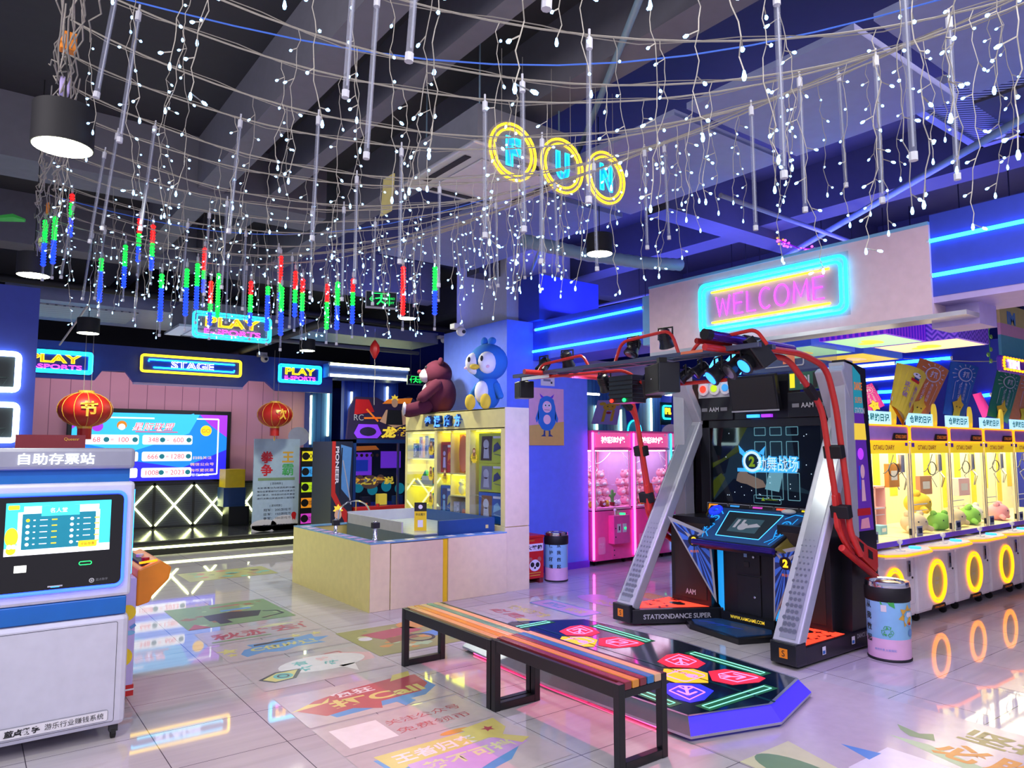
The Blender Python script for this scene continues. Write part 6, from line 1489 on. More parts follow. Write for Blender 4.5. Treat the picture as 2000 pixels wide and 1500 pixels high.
q = MB('hull_black'); q.T = Matrix.Translation((0, .90, 2.17)) @ Matrix.Rotation(math.radians(12), 4, 'X'); q.box(-.26, .26, -.02, .03, -.17, .17); q.m('ink').box(-.24, .24, -.024, -.02, -.15, .15); q.m('arm_silver').box(-.26, .26, -.026, -.02, -.175, -.16); q.build('upper_monitor', t, bevel=.004)
q = MB('hull_black').box(-.30, .30, 1.0, 1.2, 1.93, 2.34); q.m('logo_blue').poly([(-.29, 2.33), (-.24, 2.33), (-.22, 2.1), (-.27, 2.2)], -.99); q.m('btn_blue').box(-.12, .0, .95, .99, 1.94, 1.97); q.m('screen_purple').box(.04, .14, .95, .99, 1.94, 1.97); q.build('monitor_mount', t)
q = MB('smoked'); M('acrylic_grey', '#8fa0b4', .25, kind='clear'); q.ms[0] = 'acrylic_grey'; q.box(-.15, .70, .95, 1.15, 2.36, 2.56); q.m('light_grey').neon(rr(.10, .5, 2.40, 2.52, .02), .006, -.94); q.m('coral').rect(.3, .42, 2.42, 2.5, -.93); q.build('acrylic_canopy', t, label='translucent grey canopy')
q = MB('neon_cyan'); q.ms[0] = 'logo_blue'; q.poly([(-.60, 2.38), (-.42, 2.60), (-.40, 2.45), (-.2, 2.62), (-.22, 2.42), (-.08, 2.50), (-.15, 2.36)], -.92); q.build('glow_emblem', t, label='glowing cyan emblem')
# red tube frame
def smooth(P, n=4):
    P = [Vector(p) for p in P]; out = [P[0]]
    for i in range(1, len(P) - 1):
        a, b2, c2 = P[i - 1], P[i], P[i + 1]
        r_ = min(.12, (b2 - a).length * .4, (c2 - b2).length * .4)
        p0, p2 = b2 + (a - b2).normalized() * r_, b2 + (c2 - b2).normalized() * r_
        out += [p0.lerp(b2, k / n).lerp(b2.lerp(p2, k / n), k / n) for k in range(n + 1)]
    return out + [P[-1]]
def l2(X, Y, Z): return Vector((4.09 - Y, X - 5.06, Z))
for s_, Y in ((1, 3.08), (-1, 5.06)):
    off = 0.10
    for k in (0, 1):
        y = Y + s_ * (.0 if k == 0 else .075) * -1
        y = Y - s_ * .075 * k
        P = [l2(5.75, y, .80), l2(5.56 + .03 * k, y, 1.0), l2(5.54 + .05 * k, y, 1.25), l2(5.38 + .08 * k, y, 1.98)] + ([l2(4.93, y, 2.33), l2(3.95, y, 2.33)] if k == 0 else [l2(5.34, y, 2.28), l2(5.0, y, 2.36), l2(4.4, y, 2.36)])
        if s_ < 0: P = [p + Vector((0, .0, 0)) for p in P]
        MB('tube_red').tube(smooth(P), .024, 10).build('red_tube', t, True, label='red metal tube')
    q = MB('rubber')
    for z_ in (1.15, 1.62, 2.05):
        X = 5.56 if z_ < 1.2 else (5.50 - (z_ - 1.25) * .20); X = 5.49 if 1.5 < z_ < 1.7 else X
        if z_ > 2: q.bar(l2(5.30, Y, 2.04), l2(5.18, Y, 2.13), .06, .06); continue
        q.bar(l2(X, Y - s_ * .035, z_ - .05), l2(X - .02, Y - s_ * .035, z_ + .05), .15, .07)
    q.each('rubber_clamp', t, bevel=.008)
    # moulded red handrail panel at the machine's flank
    q = MB('tube_red'); q.uv = lambda u, v, d: (4.09 - (Y - s_ * .0) + d, u - 5.06, v)
    q.prism([(5.50, 1.28), (5.58, 1.30), (5.66, 1.02), (5.98, .85), (6.14, .80), (6.14, .66), (6.10, .62), (5.62, .92), (5.53, 1.02)], -.02, .02); q.m('tube_red'); q.build('handrail_panel', t, bevel=.012, label='moulded red handrail panel')
    q = MB('rubber'); q.uv = lambda u, v, d: (4.09 - Y + d, u - 5.06, v)
    dd_ = .024 * s_
    for (a, b2) in ((5.70, .93), (5.83, .865), (5.97, .79)): q.poly([(a, b2 - .035), (a + .07, b2 - .06), (a + .07, b2 + .0), (a, b2 + .035)], dd_)
    q.build('panel_openings', t); MB('tube_red').tube(smooth([l2(5.60, Y, .86), l2(5.9, Y, .70), l2(6.12, Y, .58)]), .028, 10).build('red_tube', t, True, label='red metal tube')

# lighting truss in front of the machine
TX = 4.25
t = thing('lighting_truss', 'long grey and red lighting truss hanging out over the dance pad', 'truss', (TX, 4.1, 2.33), LEFT)
M('truss_grey', '#5a6078', .35, .4)
q = MB('truss_grey'); q.box(-1.40, 1.30, -.10, -.06, -.014, .02); q.box(-1.40, 1.30, .06, .10, -.014, .02)
for k in range(8): q.box(-1.3 + k * .34, -1.26 + k * .34, -.08, .08, -.012, .015)
q.build('truss_rails', t, bevel=.004)
for (a, b2, hh) in ((-1.05, -.35, .08), (-.05, .62, .17), (.72, 1.35, .08)):
    MB('tube_red').tube(smooth([(a, -.08, 0), (a + .08, -.08, hh), (b2 - .08, -.08, hh + .03), (b2, -.08, 0)]), .013, 8).build('red_loop', t, True)
MB('tube_red').tube(smooth([(-1.3, 0, -.02), (0, 0, -.05), (.2, .02, -.2), (.95, .02, -.2)]), .014, 8).build('red_loop', t, True)
q = MB('white'); q.ms[0] = 'alu_white'; q.rect(-1.25, -.85, -.05, -.02, .104); q.m('coral').rect(.65, .85, .0, .02, .104); q.build('tape_label', t)
for k in range(2):
    MB('tube_red').tube(smooth([(1.01, .0 + .0, .05), (.95, -.3, .05)]), .02, 8).build('bracket', t, True)
q = MB('lip_violet'); q.ms[0] = 'purple'; M('tube_violet', '#5a2a98', .2, .5); q.ms[0] = 'tube_violet'; q.tube([(1.05, -.32, .08), (1.05, .7, .06)], .035, 12); q.m('rubber').tube([(1.05, -.34, .08), (1.05, -.28, .08)], .038, 12).tube([(1.05, .1, .08), (1.05, .3, .075)], .038, 12); q.build('cross_tube', t, True, label='violet cross tube with black sleeves')
def spot(u, v, z, tilt, yaw, label, lens='steel', s=1.0, dot=None):
    p = Vector((TX, 4.1, 2.33)) + Vector((v, -u, z))
    t = thing('stage_spotlight', label, 'spotlight', p, LEFT + yaw, 'spotlights on the truss')
    q = MB('rubber'); q.tube([(-.06 * s, 0, .0), (-.06 * s, 0, .09 * s), (.06 * s, 0, .09 * s), (.06 * s, 0, 0)], .008, 6); q.build('yoke', t)
    R_ = Matrix.Rotation(tilt, 4, 'X')
    q = MB('hull_black'); q.T = R_; q.lathe([(.03 * s, .08 * s), (.045 * s, .07 * s), (.05 * s, -.02 * s), (.062 * s, -.06 * s), (.058 * s, -.065 * s)], n=16)
    for k in range(4): q.lathe([(.052 * s, .0 + k * .015 * s), (.052 * s, .006 + k * .015 * s)], n=16)
    q.build('lamp_body', t, True)
    q = MB(lens); q.T = R_; q.lathe([(.002, -.063 * s), (.045 * s, -.063 * s), (.045 * s, -.068 * s), (.002, -.07 * s)], n=16); q.build('lens', t)
for a in ((-1.05, 0, .08, -.6, 0, 'small black spotlight at the far left end of the truss'), (-.72, 0, .10, .5, .3, 'small black spotlight second from the left on top of the truss'), (.10, -.02, .12, -.5, 0, 'black spotlight on top of the truss left of the big black box'), (.42, 0, .15, .4, .2, 'black spotlight on top of the truss above the big black box'),
    (-.25, .0, -.14, .6, .2, 'black spotlight with a red glow under the middle of the truss'), (.02, .05, -.2, -.8, .4, 'ribbed black spotlight under the truss left of the big black box')): spot(*a)
for k, (u, z, lz) in enumerate(((.60, -.14, 'steel'), (.74, -.11, 'chrome'), (.90, -.14, 'btn_blue'), (1.05, -.11, 'steel'), (1.17, -.08, 'btn_blue'))):
    spot(u, .0, z, -.9, -.75 + .1 * k, ('round spotlight just right of the big black box under the truss', 'second round spotlight right of the big black box', 'large round spotlight with a blue glow under the near end of the truss', 'large round spotlight with a grey lens under the near end of the truss', 'tilted spotlight at the near end of the truss')[k], lz, 1.15 if k > 1 else .8)
t = thing('effect_light', 'boxy black effect light with red and green beams under the truss', 'spotlight', (TX, 4.1 - .0, 2.09), LEFT, 'effect lights')
q = MB('hull_black'); q.box(-.12, .14, -.08, .08, -.08, .14)
for k in range(5): q.box(-.13, .15, -.085, .085, -.05 + k * .035, -.04 + k * .035)
q.build('housing', t, bevel=.01)
for (u, m_) in ((-.08, 'btn_red'), (.06, 'btn_green')): MB(m_).sph((u, -.09, -.06), .016, 10, 6).build('beam_lens', t)
def blackbox(u, v, z, w, h, d, yaw, tilt, label, led=None):
    t = thing('truss_speaker', label, 'speaker', Vector((TX, 4.1, 2.33)) + Vector((v, -u, z)), LEFT + yaw)
    t.rotation_euler = (tilt, 0, LEFT + yaw)
    MB('hull_black').box(-w / 2, w / 2, -d / 2, d / 2, -h / 2, h / 2).build('casing', t, bevel=.008)
    MB('matte_black').rect(-w / 2 + .012, w / 2 - .012, -h / 2 + .012, h / 2 - .012, d / 2 + .002).build('front_grille', t)
    MB('rubber').box(-.03, .03, -.03, .03, h / 2, h / 2 + .05).build('bracket', t)
    if led: MB(led).rect(-.012, .012, -.004, .004, d / 2 + .004).build('logo', t)
blackbox(.50, -.14, -.17, .34, .22, .16, math.radians(-30), 0, 'big black box speaker hanging under the middle of the truss', 'light_grey')
blackbox(-1.32, -.02, -.13, .18, .16, .14, math.radians(-20), 0, 'black box speaker hanging at the far left end of the truss')
blackbox(1.22, .02, -.05, .15, .17, .12, math.radians(-30), math.radians(35), 'tilted black box speaker at the near end of the truss')
blackbox(.30, -.02, -.20, .14, .16, .12, math.radians(30), math.radians(30), 'small tilted black speaker left of the big black box')

l = bpy.data.lights.new('beam', 'SPOT'); l.energy = 190; l.color = (1, .12, .30); l.spot_size = math.radians(62); l.spot_blend = .25; l.shadow_soft_size = .03
o = bpy.data.objects.new('beam', l); COL.objects.link(o); o.location = (4.12, 3.95, 2.05)
o.rotation_euler = (Vector((2.75, 3.75, 0)) - Vector(o.location)).to_track_quat('-Z', 'Y').to_euler()
for (loc, aim, col, pw, ang, nm) in (((4.5, 5.0, 2.25), (6.3, 7.6, 1.6), (.16, .22, 1), 190, 100, 'wash_fill'), ((4.2, 4.6, 2.1), (4.9, 6.3, 0), (.55, .25, 1), 110, 100, 'wash_fill'), ((4.3, 2.95, 2.15), (5.2, 1.6, 0), (.45, .25, 1), 110, 100, 'wash_fill')):  # coloured spots added near the truss to tint pillar and floor
    l = bpy.data.lights.new(nm, 'SPOT'); l.energy = pw; l.color = col; l.spot_size = math.radians(ang); l.spot_blend = .6; l.shadow_soft_size = .05
    o = bpy.data.objects.new(nm, l); COL.objects.link(o); o.location = loc; o.rotation_euler = (Vector(aim) - Vector(loc)).to_track_quat('-Z', 'Y').to_euler()
# dance pad
P = [(3.40, 2.83), (3.95, 2.66), (4.52, 2.83), (4.64, 3.94), (4.53, 4.93), (3.95, 5.25), (3.40, 5.04), (3.34, 3.94)]
cx_, cy_ = 4.0, 3.94
t = thing('dance_pad', 'octagonal glowing dance pad with arrow tiles and a polished metal edge', 'dance pad', (cx_, cy_, 0))
L_ = [(a - cx_, b2 - cy_) for a, b2 in P]
out = lambda k: [(a * k, b2 * (1 + (k - 1) * .6)) for a, b2 in L_]
q = MB('brushed'); n = len(L_)
lo, hi = out(1.10), L_
q.add([(a, b2, .02) for a, b2 in lo] + [(a, b2, .035) for a, b2 in lo] + [(a, b2, .115) for a, b2 in hi], [(i, (i + 1) % n, n + (i + 1) % n, n + i) for i in range(n)] + [(n + i, n + (i + 1) % n, 2 * n + (i + 1) % n, 2 * n + i) for i in range(n)]); q.ms.append('edge_blue_sheen'); q.mi = [1 if k in (n, n + 1) else 0 for k in range(2 * n)]; q.build('metal_edge', t, label='polished metal edge')  # near skirt faces glow faintly, a blue reflection painted in
q = MB('rubber', XY); q.prism([(a * .97, b2 * .97) for a, b2 in L_], 0, .02); q.build('rubber_feet', t)
M('pad_base', '#0a1a2c', .08, 0, .15); M('pad_teal', '#0e3a40', .1, 0, .2)
q = MB('pad_base', XY); q.poly(L_, .116); q.m('brushed').line(L_ + [L_[0]], .02, .117); q.build('glass_deck', t, label='dark glass deck')
for s_ in (-1, 1):
    yb = s_ * .56
    q = MB('pad_red', XY); xb = -.03; yb = s_ * .54 - .08
    def panel(cx, cy, a, m1, kind):
        ca, sa = math.cos(math.radians(a)), math.sin(math.radians(a))
        R2 = lambda pts, k=1: [(cx + (x * ca - y * sa) * k, cy + (x * sa + y * ca) * k) for x, y in pts]
        sh = [(-.16, -.10), (-.04, -.17), (.14, -.09), (.20, 0), (.14, .09), (-.04, .17), (-.16, .10)]
        q.m(m1).poly(R2(sh), .118); q.m('pad_pink').neon(R2([(-.10, -.04), (.0, -.11), (.15, 0), (.0, .11), (-.10, .04)]), .004, .119, n=4)
        q.line(R2([(-.10, 0), (.06, 0)]), .02, .120).line(R2([(.0, -.06), (.07, 0), (.0, .06)]), .018, .121); q.line(R2([(-.09, -.05), (-.02, 0), (-.09, .05)]), .014, .121)
    panel(.21, yb - .22, -45, 'pad_red', 0); panel(-.28, yb - .22, -135, 'pad_blue', 0); panel(.21, yb + .24, 45, 'pad_red', 0); panel(-.28, yb + .24, 135, 'pad_red', 0)
    q.m('pad_yellow').poly([(-.03, yb - .19), (.13, yb - .06), (.13, yb + .06), (-.03, yb + .19), (-.20, yb + .06), (-.20, yb - .06)], .118); q.m('pad_pink').neon(rr(-.14, .08, yb - .09, yb + .09, .03), .004, .119, n=4); q.text('SUPER', -.01, yb + .03, .05, .121, .18, ang=-90); q.text('☻', -.01, yb - .04, .08, .121) 
    for (px_, py_, a) in ((.43, yb - .02 * s_, 90), (-.10, s_ * 1.09 + (-.0 if s_ < 0 else .02), 0), (-.52, yb, 90)):
        ca, sa = math.cos(math.radians(a)), math.sin(math.radians(a))
        R2 = lambda pts: [(px_ + (x * ca - y * sa), py_ + (x * sa + y * ca)) for x, y in pts]
        q.m('pad_green').poly(R2([(-.34, -.05), (.34, -.06), (.34, .04), (-.34, .06)]), .1175); q.m('pad_mint').neon(R2([(-.31, -.02), (.30, -.035), (.30, .02), (-.31, .03)]), .004, .119, n=4)
    q.build('arrow_tiles', t, label='glowing red, blue and yellow arrow tiles')
q = MB('brushed').box(-.01, .01, -1.28, 1.28, .116, .118); q.ms[0] = 'pad_teal'; q.build('centre_seam', t)
q = MB('under_pink'); q.tube([(-.66, -1.0, .012), (-.68, 0, .012), (-.66, 1.0, .012)], .004, 5); q.build('under_glow', t, label='pink light strip under the near edge')

# ================================================================ LIGHT CURTAIN
random.seed(21)
def rowends(yl): return Vector((.24 + (yl - 3) * .04, yl, 3.42)), Vector((3.22 - (yl - 3) * .035, yl - 2.15, 3.42))
NV = 7
drops = []
for v in range(NV):
    ln = .34 + .055 * v
    p = [Vector((0, 0, 0))]
    while -p[-1].z < ln: p.append(p[-1] + Vector((random.uniform(-.012, .012), random.uniform(-.012, .012), -.035)))
    q = MB('wire').tube(p, .0015, 3, cap=False)
    b_ = MB('bulb')
    for k in range(2, len(p), 3):
        d = Vector((random.choice([-1, 1]) * random.uniform(.012, .03), random.uniform(-.02, .02), -.012))
        q.tube([p[k], p[k] + d], .0018, 3, cap=False)
        b_.tube([p[k] + d * .9, p[k] + d * 1.15, p[k] + d * 1.35], [.0025, .0052, .003], 5)
    b_.tube([p[-1], p[-1] - Vector((0, 0, .012)), p[-1] - Vector((0, 0, .02))], [.0025, .0052, .003], 5)
    a = q.build('light_strand'); b_.each('led_bulb', a)
    drops.append((a, list(a.children)))
def mk_tube(lit=None, k_=1.0):
    t = thing('meteor_tube_light', 'x', 'light tube')
    q = MB('clear_tube').cyl((0, 0, -.52), (0, 0, -.04), .009, n=8); q.m('tube_core').cyl((.003, 0, -.50), (.003, 0, -.05), .003, n=4); q.build('tube', t, True)
    q = MB('light_grey').cyl((0, 0, -.045), (0, 0, -.01), .0105, n=8).cyl((0, 0, -.01), (0, 0, .02), .004, n=5).cyl((0, 0, -.535), (0, 0, -.515), .0105, n=8); q.each('end_cap', t)
    if lit:
        n = len(lit); z = -.06
        for c_, f in lit:
            h = .36 * f
            q = MB(c_)
            k = max(2, int(h / .022))
            prof = [(.012 + .0085 * (i % 2), 0 - i * h / (2 * k)) for i in range(2 * k + 1)]
            q.lathe([(r, z + zz) for r, zz in prof], n=10); q.build('lit_segment', t, True, label={'seg_red': 'red', 'seg_green': 'green', 'seg_blue': 'blue'}[c_] + ' glowing segment')
            z -= h
    return t
tube0 = mk_tube()
tube_n = 0
yl = .9; row = 0; used_d = [False] * NV
while yl < 6.95:
    A, B = rowends(yl)
    sag = random.uniform(-.03, .03) + (.58 - .045 * max(0, yl - 1.2))
    f_ = lambda s: A.lerp(B, s) - Vector((0, 0, 4 * sag * s * (1 - s)))
    t = thing('icicle_light_string', 'white icicle fairy light string sagging across the room as one row of the light curtain', 'fairy lights', (0, 0, 0), 0, 'rows of the light curtain')
    q = MB('wire'); q.tube([f_(i / 24) for i in range(25)], .0036, 4, cap=False)
    jit = Vector((0, .008, -.012)); q.tube([f_(i / 24) + jit * math.sin(i * 1.3) for i in range(25)], .0022, 3, cap=False); q.build('main_wire', t)
    n = 13
    for i in range(n):
        s = (i + random.uniform(.1, .9)) / n
        v = random.randrange(NV)
        a0, c0 = drops[v]
        if not used_d[v]: a, c = a0, c0; used_d[v] = True
        else:
            a = a0.copy(); COL.objects.link(a)
            for b0 in c0: c = b0.copy(); COL.objects.link(c); c.parent = a
        a.parent = t; a.location = f_(s); a.rotation_euler = (0, 0, random.uniform(0, 6.28))
    for i in range(3):
        s = (i + random.uniform(.1, .9)) / 3
        p = f_(s)
        lab = 'unlit clear meteor tube light hanging in the light curtain'
        if tube_n == 0: tt = tube0; tt.location = p; tt['label'] = lab; tt['group'] = 'unlit tubes of the light curtain'
        else: tt = dup(tube0, p, None, lab, 'unlit tubes of the light curtain')
        tube_n += 1
        lean = .15 * max(0, 1 - p.x / 1.4) - .07 * max(0, (p.x - 2.2)) + random.uniform(-.02, .02)
        tt.rotation_euler = (0, lean, 0)
    yl += .31; row += 1
# lit tubes at the far edge: (x, y of the top, segments)
A, B = rowends(6.8)
nrm = Vector((B.y - A.y, -(B.x - A.x), 0)).normalized()
def onrow(px, py, back=0.0):
    d = (fw * F + rt * (px - 1000) - up * (py - 750)); Q = A - nrm * back
    return O + d * ((Q - O).dot(nrm) / d.dot(nrm))
RGB = lambda a, b2, c2: [x for x in (('seg_red', a), ('seg_green', b2), ('seg_blue', c2)) if x[1]]
kinds = {}
for (px, py, seg) in ((142, 365, (.2, .35, .45)), (109, 408, (0, .5, .5)), (90, 415, (0, .5, .5)), (274, 412, (.35, .3, .35)), (300, 425, (.4, .3, .3)), (246, 465, (0, .5, .5)), (199, 490, (0, .3, .7)), (317, 520, (0, .3, .7)), (366, 510, (0, .4, .6)), (387, 500, (0, .5, .5)), (401, 470, (.5, .2, .3)),
        (428, 520, (0, 1, 0)), (491, 535, (.3, .4, .3)), (549, 485, (.6, .2, .2)), (551, 545, (0, .5, .5)), (578, 515, (.4, .3, .3)), (592, 530, (.3, .4, .3)), (640, 540, (.4, .6, 0)), (660, 535, (0, .5, .5)), (690, 530, (.3, .3, .4)), (788, 505, (1, 0, 0)), (850, 505, (0, .5, .5)), (413, 535, (.5, .2, .3)), (524, 545, (0, .2, .8))):
    p = onrow(px, py, random.uniform(-.4, .25))
    key = seg
    names_ = ', '.join(n_ for n_, f in zip(('red', 'green', 'blue'), seg) if f)
    lab = 'meteor tube light glowing %s at the far edge of the light curtain' % names_
    if key not in kinds:
        tt = kinds[key] = mk_tube(RGB(*seg)); tt.location = p; tt['label'] = lab; tt['group'] = 'lit tubes of the light curtain'
    else: tt = dup(kinds[key], p, 0, lab, 'lit tubes of the light curtain')
# bundle of wires along the left ends
t = thing('wire_bundle', 'tangled bundle of white wires with control boxes at the curtain left ends', 'wires', (0, 0, 0))
q = MB('wire')
for k in range(70):
    y0 = .8 + k * .088; y1 = y0 + random.uniform(.5, 1.4)
    A0_, B0_ = rowends(y0)[0], rowends(min(y1, 6.9))[0]
    o1 = Vector((random.uniform(-.05, .06), 0, random.uniform(-.16, .06)))
    q.tube([A0_.lerp(B0_, i / 8) + o1 + Vector((random.uniform(-.02, .02), 0, random.uniform(-.04, .03) - .10 * math.sin(math.pi * i / 8))) for i in range(9)], .003, 4, cap=False)
q.build('wires', t)
for k, (y, m_) in enumerate(((3.5, 'orange'), (3.95, 'lilac'), (6.1, 'orange'), (6.5, 'cream'), (6.8, 'orange'))):
    p = rowends(y)[0]; MB(m_).box(p.x - .03 + .02 * k % .05, p.x + .03, y - .02, y + .03, p.z - .25 if k > 2 else p.z - .08, p.z - .16 if k > 2 else p.z).build('control_box', t, bevel=.004, label={'orange': 'orange', 'lilac': 'violet', 'cream': 'cream'}[m_] + ' control box')
t = thing('green_ribbon', 'green ribbon streamer beside the far left end of the light curtain', 'ribbon', at(8, 430, 'y', 6.0))
q = MB('green'); q.tube([(-.2, 0, -.02), (-.05, .0, .0), (.05, .02, .03), (.12, 0, .02)], [.01, .02, .03, .012], 5); q.build('ribbon', t)

# ================================================================ FLOOR STICKERS
M('film', '#c6babf', .16, spec=.5)
def sticker(name, label, cx, cy, ang, draw):
    q = MB('film', XY); draw(q)
    o = q.build(name); o.location = (cx, cy, .0012); o.rotation_euler = (0, 0, math.radians(ang))
    return tag(o, label, 'floor sticker')
def blobs(q, seed, w, h, mats, n, d=.0006):
    random.seed(seed)
    for k in range(n):
        x, y, r_ = random.uniform(-w / 2 * .85, w / 2 * .85), random.uniform(-h / 2 * .85, h / 2 * .85), random.uniform(.02, .09)
        a = random.random() * 360
        q.m(random.choice(mats)).poly([(max(-w / 2, min(w / 2, x + r_ * random.uniform(.5, 1.2) * math.cos(i * .785 + a))), max(-h / 2, min(h / 2, y + r_ * .7 * random.uniform(.5, 1.2) * math.sin(i * .785 + a)))) for i in range(8)], d + k * .00001)
def s_cat(q):
    q.m('st_green').rect(-.5, .5, -.5, .5, .0004); blobs(q, 2, 1, 1, ['st_olive', 'st_palegreen', 'st_green', 'st_brown'], 26)
    q.m('st_ink').poly([(-.25, -.25), (.2, -.28), (.3, -.05), (.0, .05), (-.25, .0)], .001).line([(.3, -.1), (.42, -.15), (.44, -.3), (.2, -.4)], .03, .001).poly([(-.2, -.42), (-.08, -.42), (-.1, -.2), (-.2, -.2)], .0011); q.m('st_red').poly([(-.5, -.5), (-.3, -.5), (-.4, -.3)], .001).line([(-.1, .34), (.2, .36)], .04, .001); q.m('st_blue').rect(-.05, .25, .1, .17, .001)
sticker('floor_sticker', 'green floor sticker with a dark animal at the far end of the sticker strip', 2.20, 7.63, 0, s_cat)
sticker('floor_sticker', 'green patterned floor sticker near the stage edge', 2.9, 10.0, 0, lambda q: (q.m('st_olive').rect(-.6, .5, -.35, .35, .0004), blobs(q, 3, 1.1, .7, ['st_green', 'st_brown', 'st_teal', 'st_red', 'st_ink'], 30)))
def s_qy(q):
    q.rect(-.5, .5, -.22, .26, .0003); q.m('st_red').text('秋游去!', .0, .02, .22, .001, .82, off=.02); q.m('st_green').rect(-.45, .05, -.16, -.12, .001); q.m('st_paleyellow').poly([(.0, .15), (.2, .23), (.4, .17), (.2, .13)], .0008); q.m('st_red').disc(.43, .14, .02, .001)
sticker('floor_sticker', 'floor sticker with red brush lettering 秋游去', 2.21, 6.70, 0, s_qy)
def s_cw(q):
    q.rect(-.5, .5, -.28, .26, .0003); q.m('st_blue').poly([(-.36, -.10), (-.30, .02), (-.22, .05), (-.24, .16), (-.05, .14), (.05, .2), (.2, .16), (.34, .2), (.32, .08), (.44, .04), (.30, -.06), (.34, -.14), (.1, -.12), (-.05, -.2), (-.2, -.14), (-.34, -.2)], .0006)
    q.m('st_ink').poly([(-.2, .08), (.15, .10), (.16, .15), (-.19, .13)], .0008); q.m('st_yellow').text('C位出道', .02, -.02, .13, .001, .56, off=.04).star(-.42, .05, .09, .0009).star(.2, .22, .06, .0009).star(.38, .2, .06, .0009).star(-.42, -.08, .05, .0009)
sticker('floor_sticker', 'floor sticker with a blue burst and yellow lettering C位出道', 2.21, 6.16, 0, s_cw)
def s_yl(q):
    q.rect(-.5, .5, -.36, .34, .0003); q.m('st_pink').poly([(.0, -.12), (.46, -.08), (.5, .1), (.3, .24), (.0, .26)], .0005); q.m('st_white').disc(.08, .05, .34, .0007, .2).poly([(.15, -.1), (.22, -.3), (.28, -.1)], .0007)
    q.m('st_teal').text('有', -.07, .12, .12, .001, off=.03).text('任', -.07, -.03, .12, .001, off=.03).text('性', .14, -.0, .12, .001, off=.03); q.m('st_pink').text('钱', .12, .14, .11, .001, off=.03); q.m('st_red').line([(.18, .26), (.30, .27), (.31, .22)], .02, .001)
    q.m('st_ink').poly([(-.46, -.1), (-.3, .02), (-.1, .0), (-.22, -.2), (-.38, -.22)], .0008); q.m('st_yellow').poly([(-.43, -.11), (-.3, -.01), (-.14, -.01), (-.24, -.18), (-.37, -.2)], .0009); q.m('st_teal').disc(-.28, -.1, .07, .001); q.m('st_ink').ring(-.28, -.1, .03, .045, .0011)
sticker('floor_sticker', 'floor sticker with a white bubble and teal lettering 有钱任性', 2.21, 5.42, 0, s_yl)
def s_fk(q):
    q.rect(-.5, .5, -.33, .30, .0003); q.m('st_blue').poly([(-.30, -.26), (.35, -.22), (.5, -.1), (.5, .06), (-.35, -.1)], .0005)
    q.m('st_red').poly([(-.46, -.02), (-.30, .10), (-.05, .17), (.30, .22), (.5, .2), (.48, -.02), (.36, -.14), (.05, -.16), (-.0, -.28), (-.15, -.17), (-.34, -.2)], .0007)
    q.m('st_yellow').text('打Call', .08, -.05, .17, .001, .66, off=.03).poly([(-.5, -.02), (-.36, .06), (-.28, .03), (-.2, .1), (-.24, .02), (-.34, .0)], .0009).poly([(.28, .16), (.36, .28), (.5, .30), (.46, .2)], .0009); q.m('st_white').text('疯狂', -.03, .11, .11, .001, .30, off=.03); q.m('st_blue').poly([(.12, -.2), (.22, -.14), (.24, -.28), (.14, -.33)], .0009)
sticker('floor_sticker', 'floor sticker with a red banner reading 疯狂打Call', 2.21, 4.58, 0, s_fk)
def s_gz(q):
    q.rect(-.5, .5, -.22, .24, .0003); q.m('st_red').text('关注公众号', .15, .07, .08, .001, .52).text('免费领币', .14, -.08, .08, .001, .50); q.m('st_white').rect(-.43, -.13, -.14, .16, .0006)
sticker('floor_sticker', 'floor sticker with red lettering 关注公众号 beside a blank white square', 2.21, 3.98, 0, s_gz)
def s_wz(q):
    q.rect(-.5, .5, -.45, .25, .0003); q.m('st_blue').poly([(-.40, .12), (-.36, -.44), (.2, -.3), (.44, -.1), (.3, -.05)], .0005)
    q.m('st_yellow').poly([(-.38, .16), (.32, .16), (.36, .02), (-.36, -.06)], .0007); q.m('st_lilac').poly([(-.28, -.03), (.36, .0), (.42, -.16), (.1, -.26), (-.32, -.42)], .0008)
    q.m('st_white').text('王者归来', -.05, .06, .115, .001, .52, off=.03); q.m('st_paleyellow').text('势不可挡', .06, -.12, .12, .001, .56, off=.03)
    q.m('st_yellow').poly([(.2, .2), (.46, .24), (.44, .08), (.36, .0), (.46, -.12), (.38, -.16), (.30, -.02), (.22, .06)], .0011); q.m('st_orange').disc(.16, .2, .1, .001, .03); q.m('st_red').star(.34, .12, .045, .0013)
sticker('floor_sticker', 'floor sticker with a gold cup and lettering 王者归来 势不可挡', 2.21, 3.50, 0, s_wz)
sticker('floor_sticker', 'colourful floor sticker of a red scooter figure left of the far bench', 3.17, 5.79, 0, lambda q: (q.m('st_olive').rect(-.45, .45, -.44, .44, .0004), blobs(q, 8, .9, .88, ['st_green', 'st_palegreen', 'st_orange', 'st_paleyellow'], 30), q.m('st_red').poly([(-.3, .25), (.2, .3), (.25, .1), (-.2, .0)], .001), q.m('st_ink').ring(.1, -.12, .1, .13, .0011), q.m('st_brown').poly([(-.2, -.15), (.1, -.1), (.1, .05), (-.18, .0)], .001), q.m('st_white').disc(-.32, .1, .06, .0011), q.m('st_blue').poly([(.15, .0), (.4, .05), (.4, -.15), (.2, -.15)], .001), q.m('st_orange').disc(.25, .32, .14, .001)))
def s_t(c1, c2, t1, t2): return lambda q: (q.rect(-.48, .48, -.28, .28, .0003), q.m(c1).text(t1, 0, .1, .15, .001, .6, off=.03), q.m(c2).text(t2, -.05, -.12, .15, .001, .5, off=.03), q.m('st_yellow').disc(.3, -.18, .12, .0008, .06))
sticker('floor_sticker', 'pale floor sticker with yellow and red lettering behind the benches', 4.55, 5.9, -90, s_t('st_yellow', 'st_red', '快乐游戏', '必胜'))
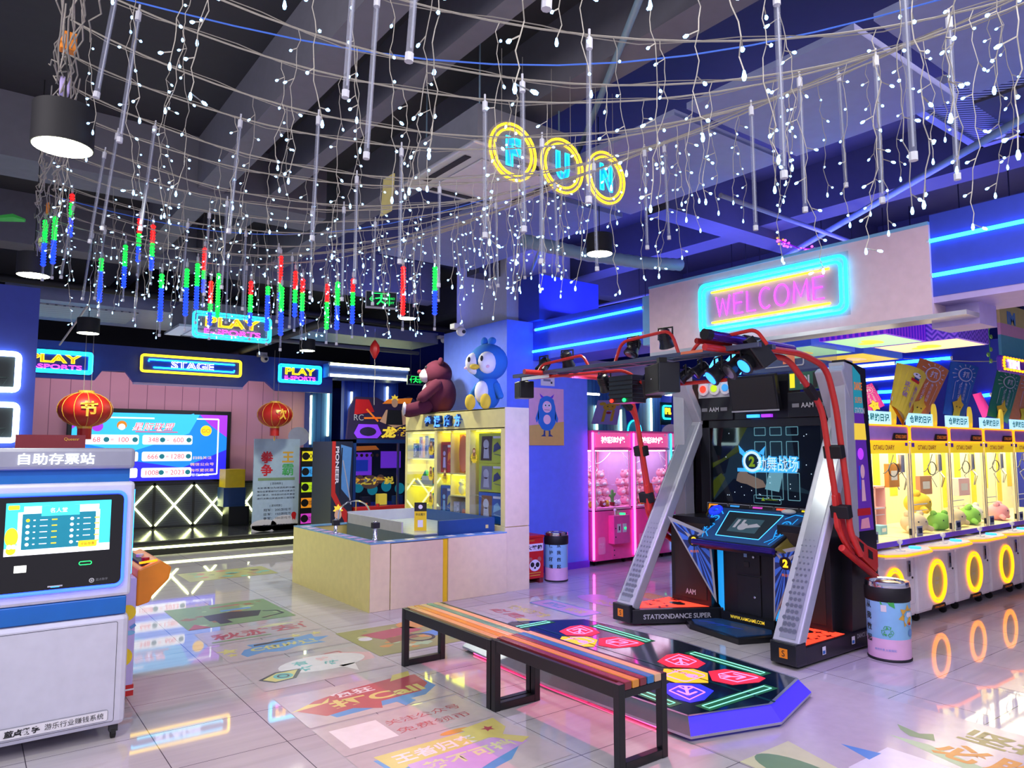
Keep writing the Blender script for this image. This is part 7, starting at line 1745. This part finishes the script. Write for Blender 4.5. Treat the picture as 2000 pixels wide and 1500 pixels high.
sticker('floor_sticker', 'floor sticker with a blue speech frame right of the prize counter', 5.05, 5.8, -90, lambda q: (q.m('st_blue').poly(rr(-.42, .42, -.15, .15, .04), .0004), q.m('st_lilac').poly(rr(-.40, .40, -.13, .13, .03), .0006), q.m('st_blue').text('随口', -.15, 0, .14, .001, off=.03), q.m('st_yellow').text('说说', .18, 0, .13, .001, off=.02)))
sticker('floor_sticker', 'floor sticker with a purple cloud and yellow lettering near the pillar', 5.6, 5.75, -90, lambda q: (q.m('st_lilac').disc(0, 0, .42, .0004, .16).disc(-.25, .08, .14, .0005).m('st_yellow').text('开心就好', .12, -.04, .12, .001, .46, off=.02)))
sticker('floor_sticker', 'faint orange and yellow floor sticker behind the left foot of the dance machine', 6.2, 5.6, -90, lambda q: (q.rect(-.45, .45, -.2, .2, .0003), q.m('st_orange').poly([(-.3, -.1), (.3, -.14), (.35, .1), (-.2, .12)], .0005), q.m('st_yellow').text('加油', 0, 0, .14, .001)))
def s_br(q):
    q.rect(-1.0, 1.2, -.75, .85, .0003); q.m('st_white').rect(-.12, .3, -.36, .06, .0006)
    q.m('st_palegreen').poly([(-.2, .25), (.0, .28), (1.2, -.05), (1.2, -.2)], .0006); q.m('st_green').poly([(-.25, .45), (-.1, .40), (-.05, .46), (.0, .36), (-.12, .32), (-.2, .38)], .001); q.m('st_orange').text('必胜', .30, .30, .26, .001, .52, off=.03); q.m('st_olive').text('坚持', .30, .62, .24, .001, .5, off=.03).text('就会', .78, .50, .22, .001, .4, off=.03); q.m('st_green').disc(-.25, -.6, .25, .0008, .12); q.m('st_paleyellow').poly([(-.5, -.3), (.3, -.55), (.3, -.75), (-.5, -.75)], .0005); q.m('st_blue').poly([(-.3, -.1), (-.1, -.05), (-.1, -.18)], .0008)
sticker('floor_sticker', 'large pale floor sticker with orange lettering 必胜 in front of the dance pad', 4.1, 1.95, -90, s_br)
sticker('floor_sticker', 'pale floor sticker with yellow shapes in front of the lit claw machines', 6.3, 1.5, -90, lambda q: (q.rect(-.6, .6, -.5, .5, .0003), blobs(q, 12, 1.1, .9, ['st_paleyellow', 'st_pink', 'film'], 16)))

# general fill comes from added lamps without fixtures; unused meshes go
for m in bpy.data.meshes:
    if m.users == 0: bpy.data.meshes.remove(m)
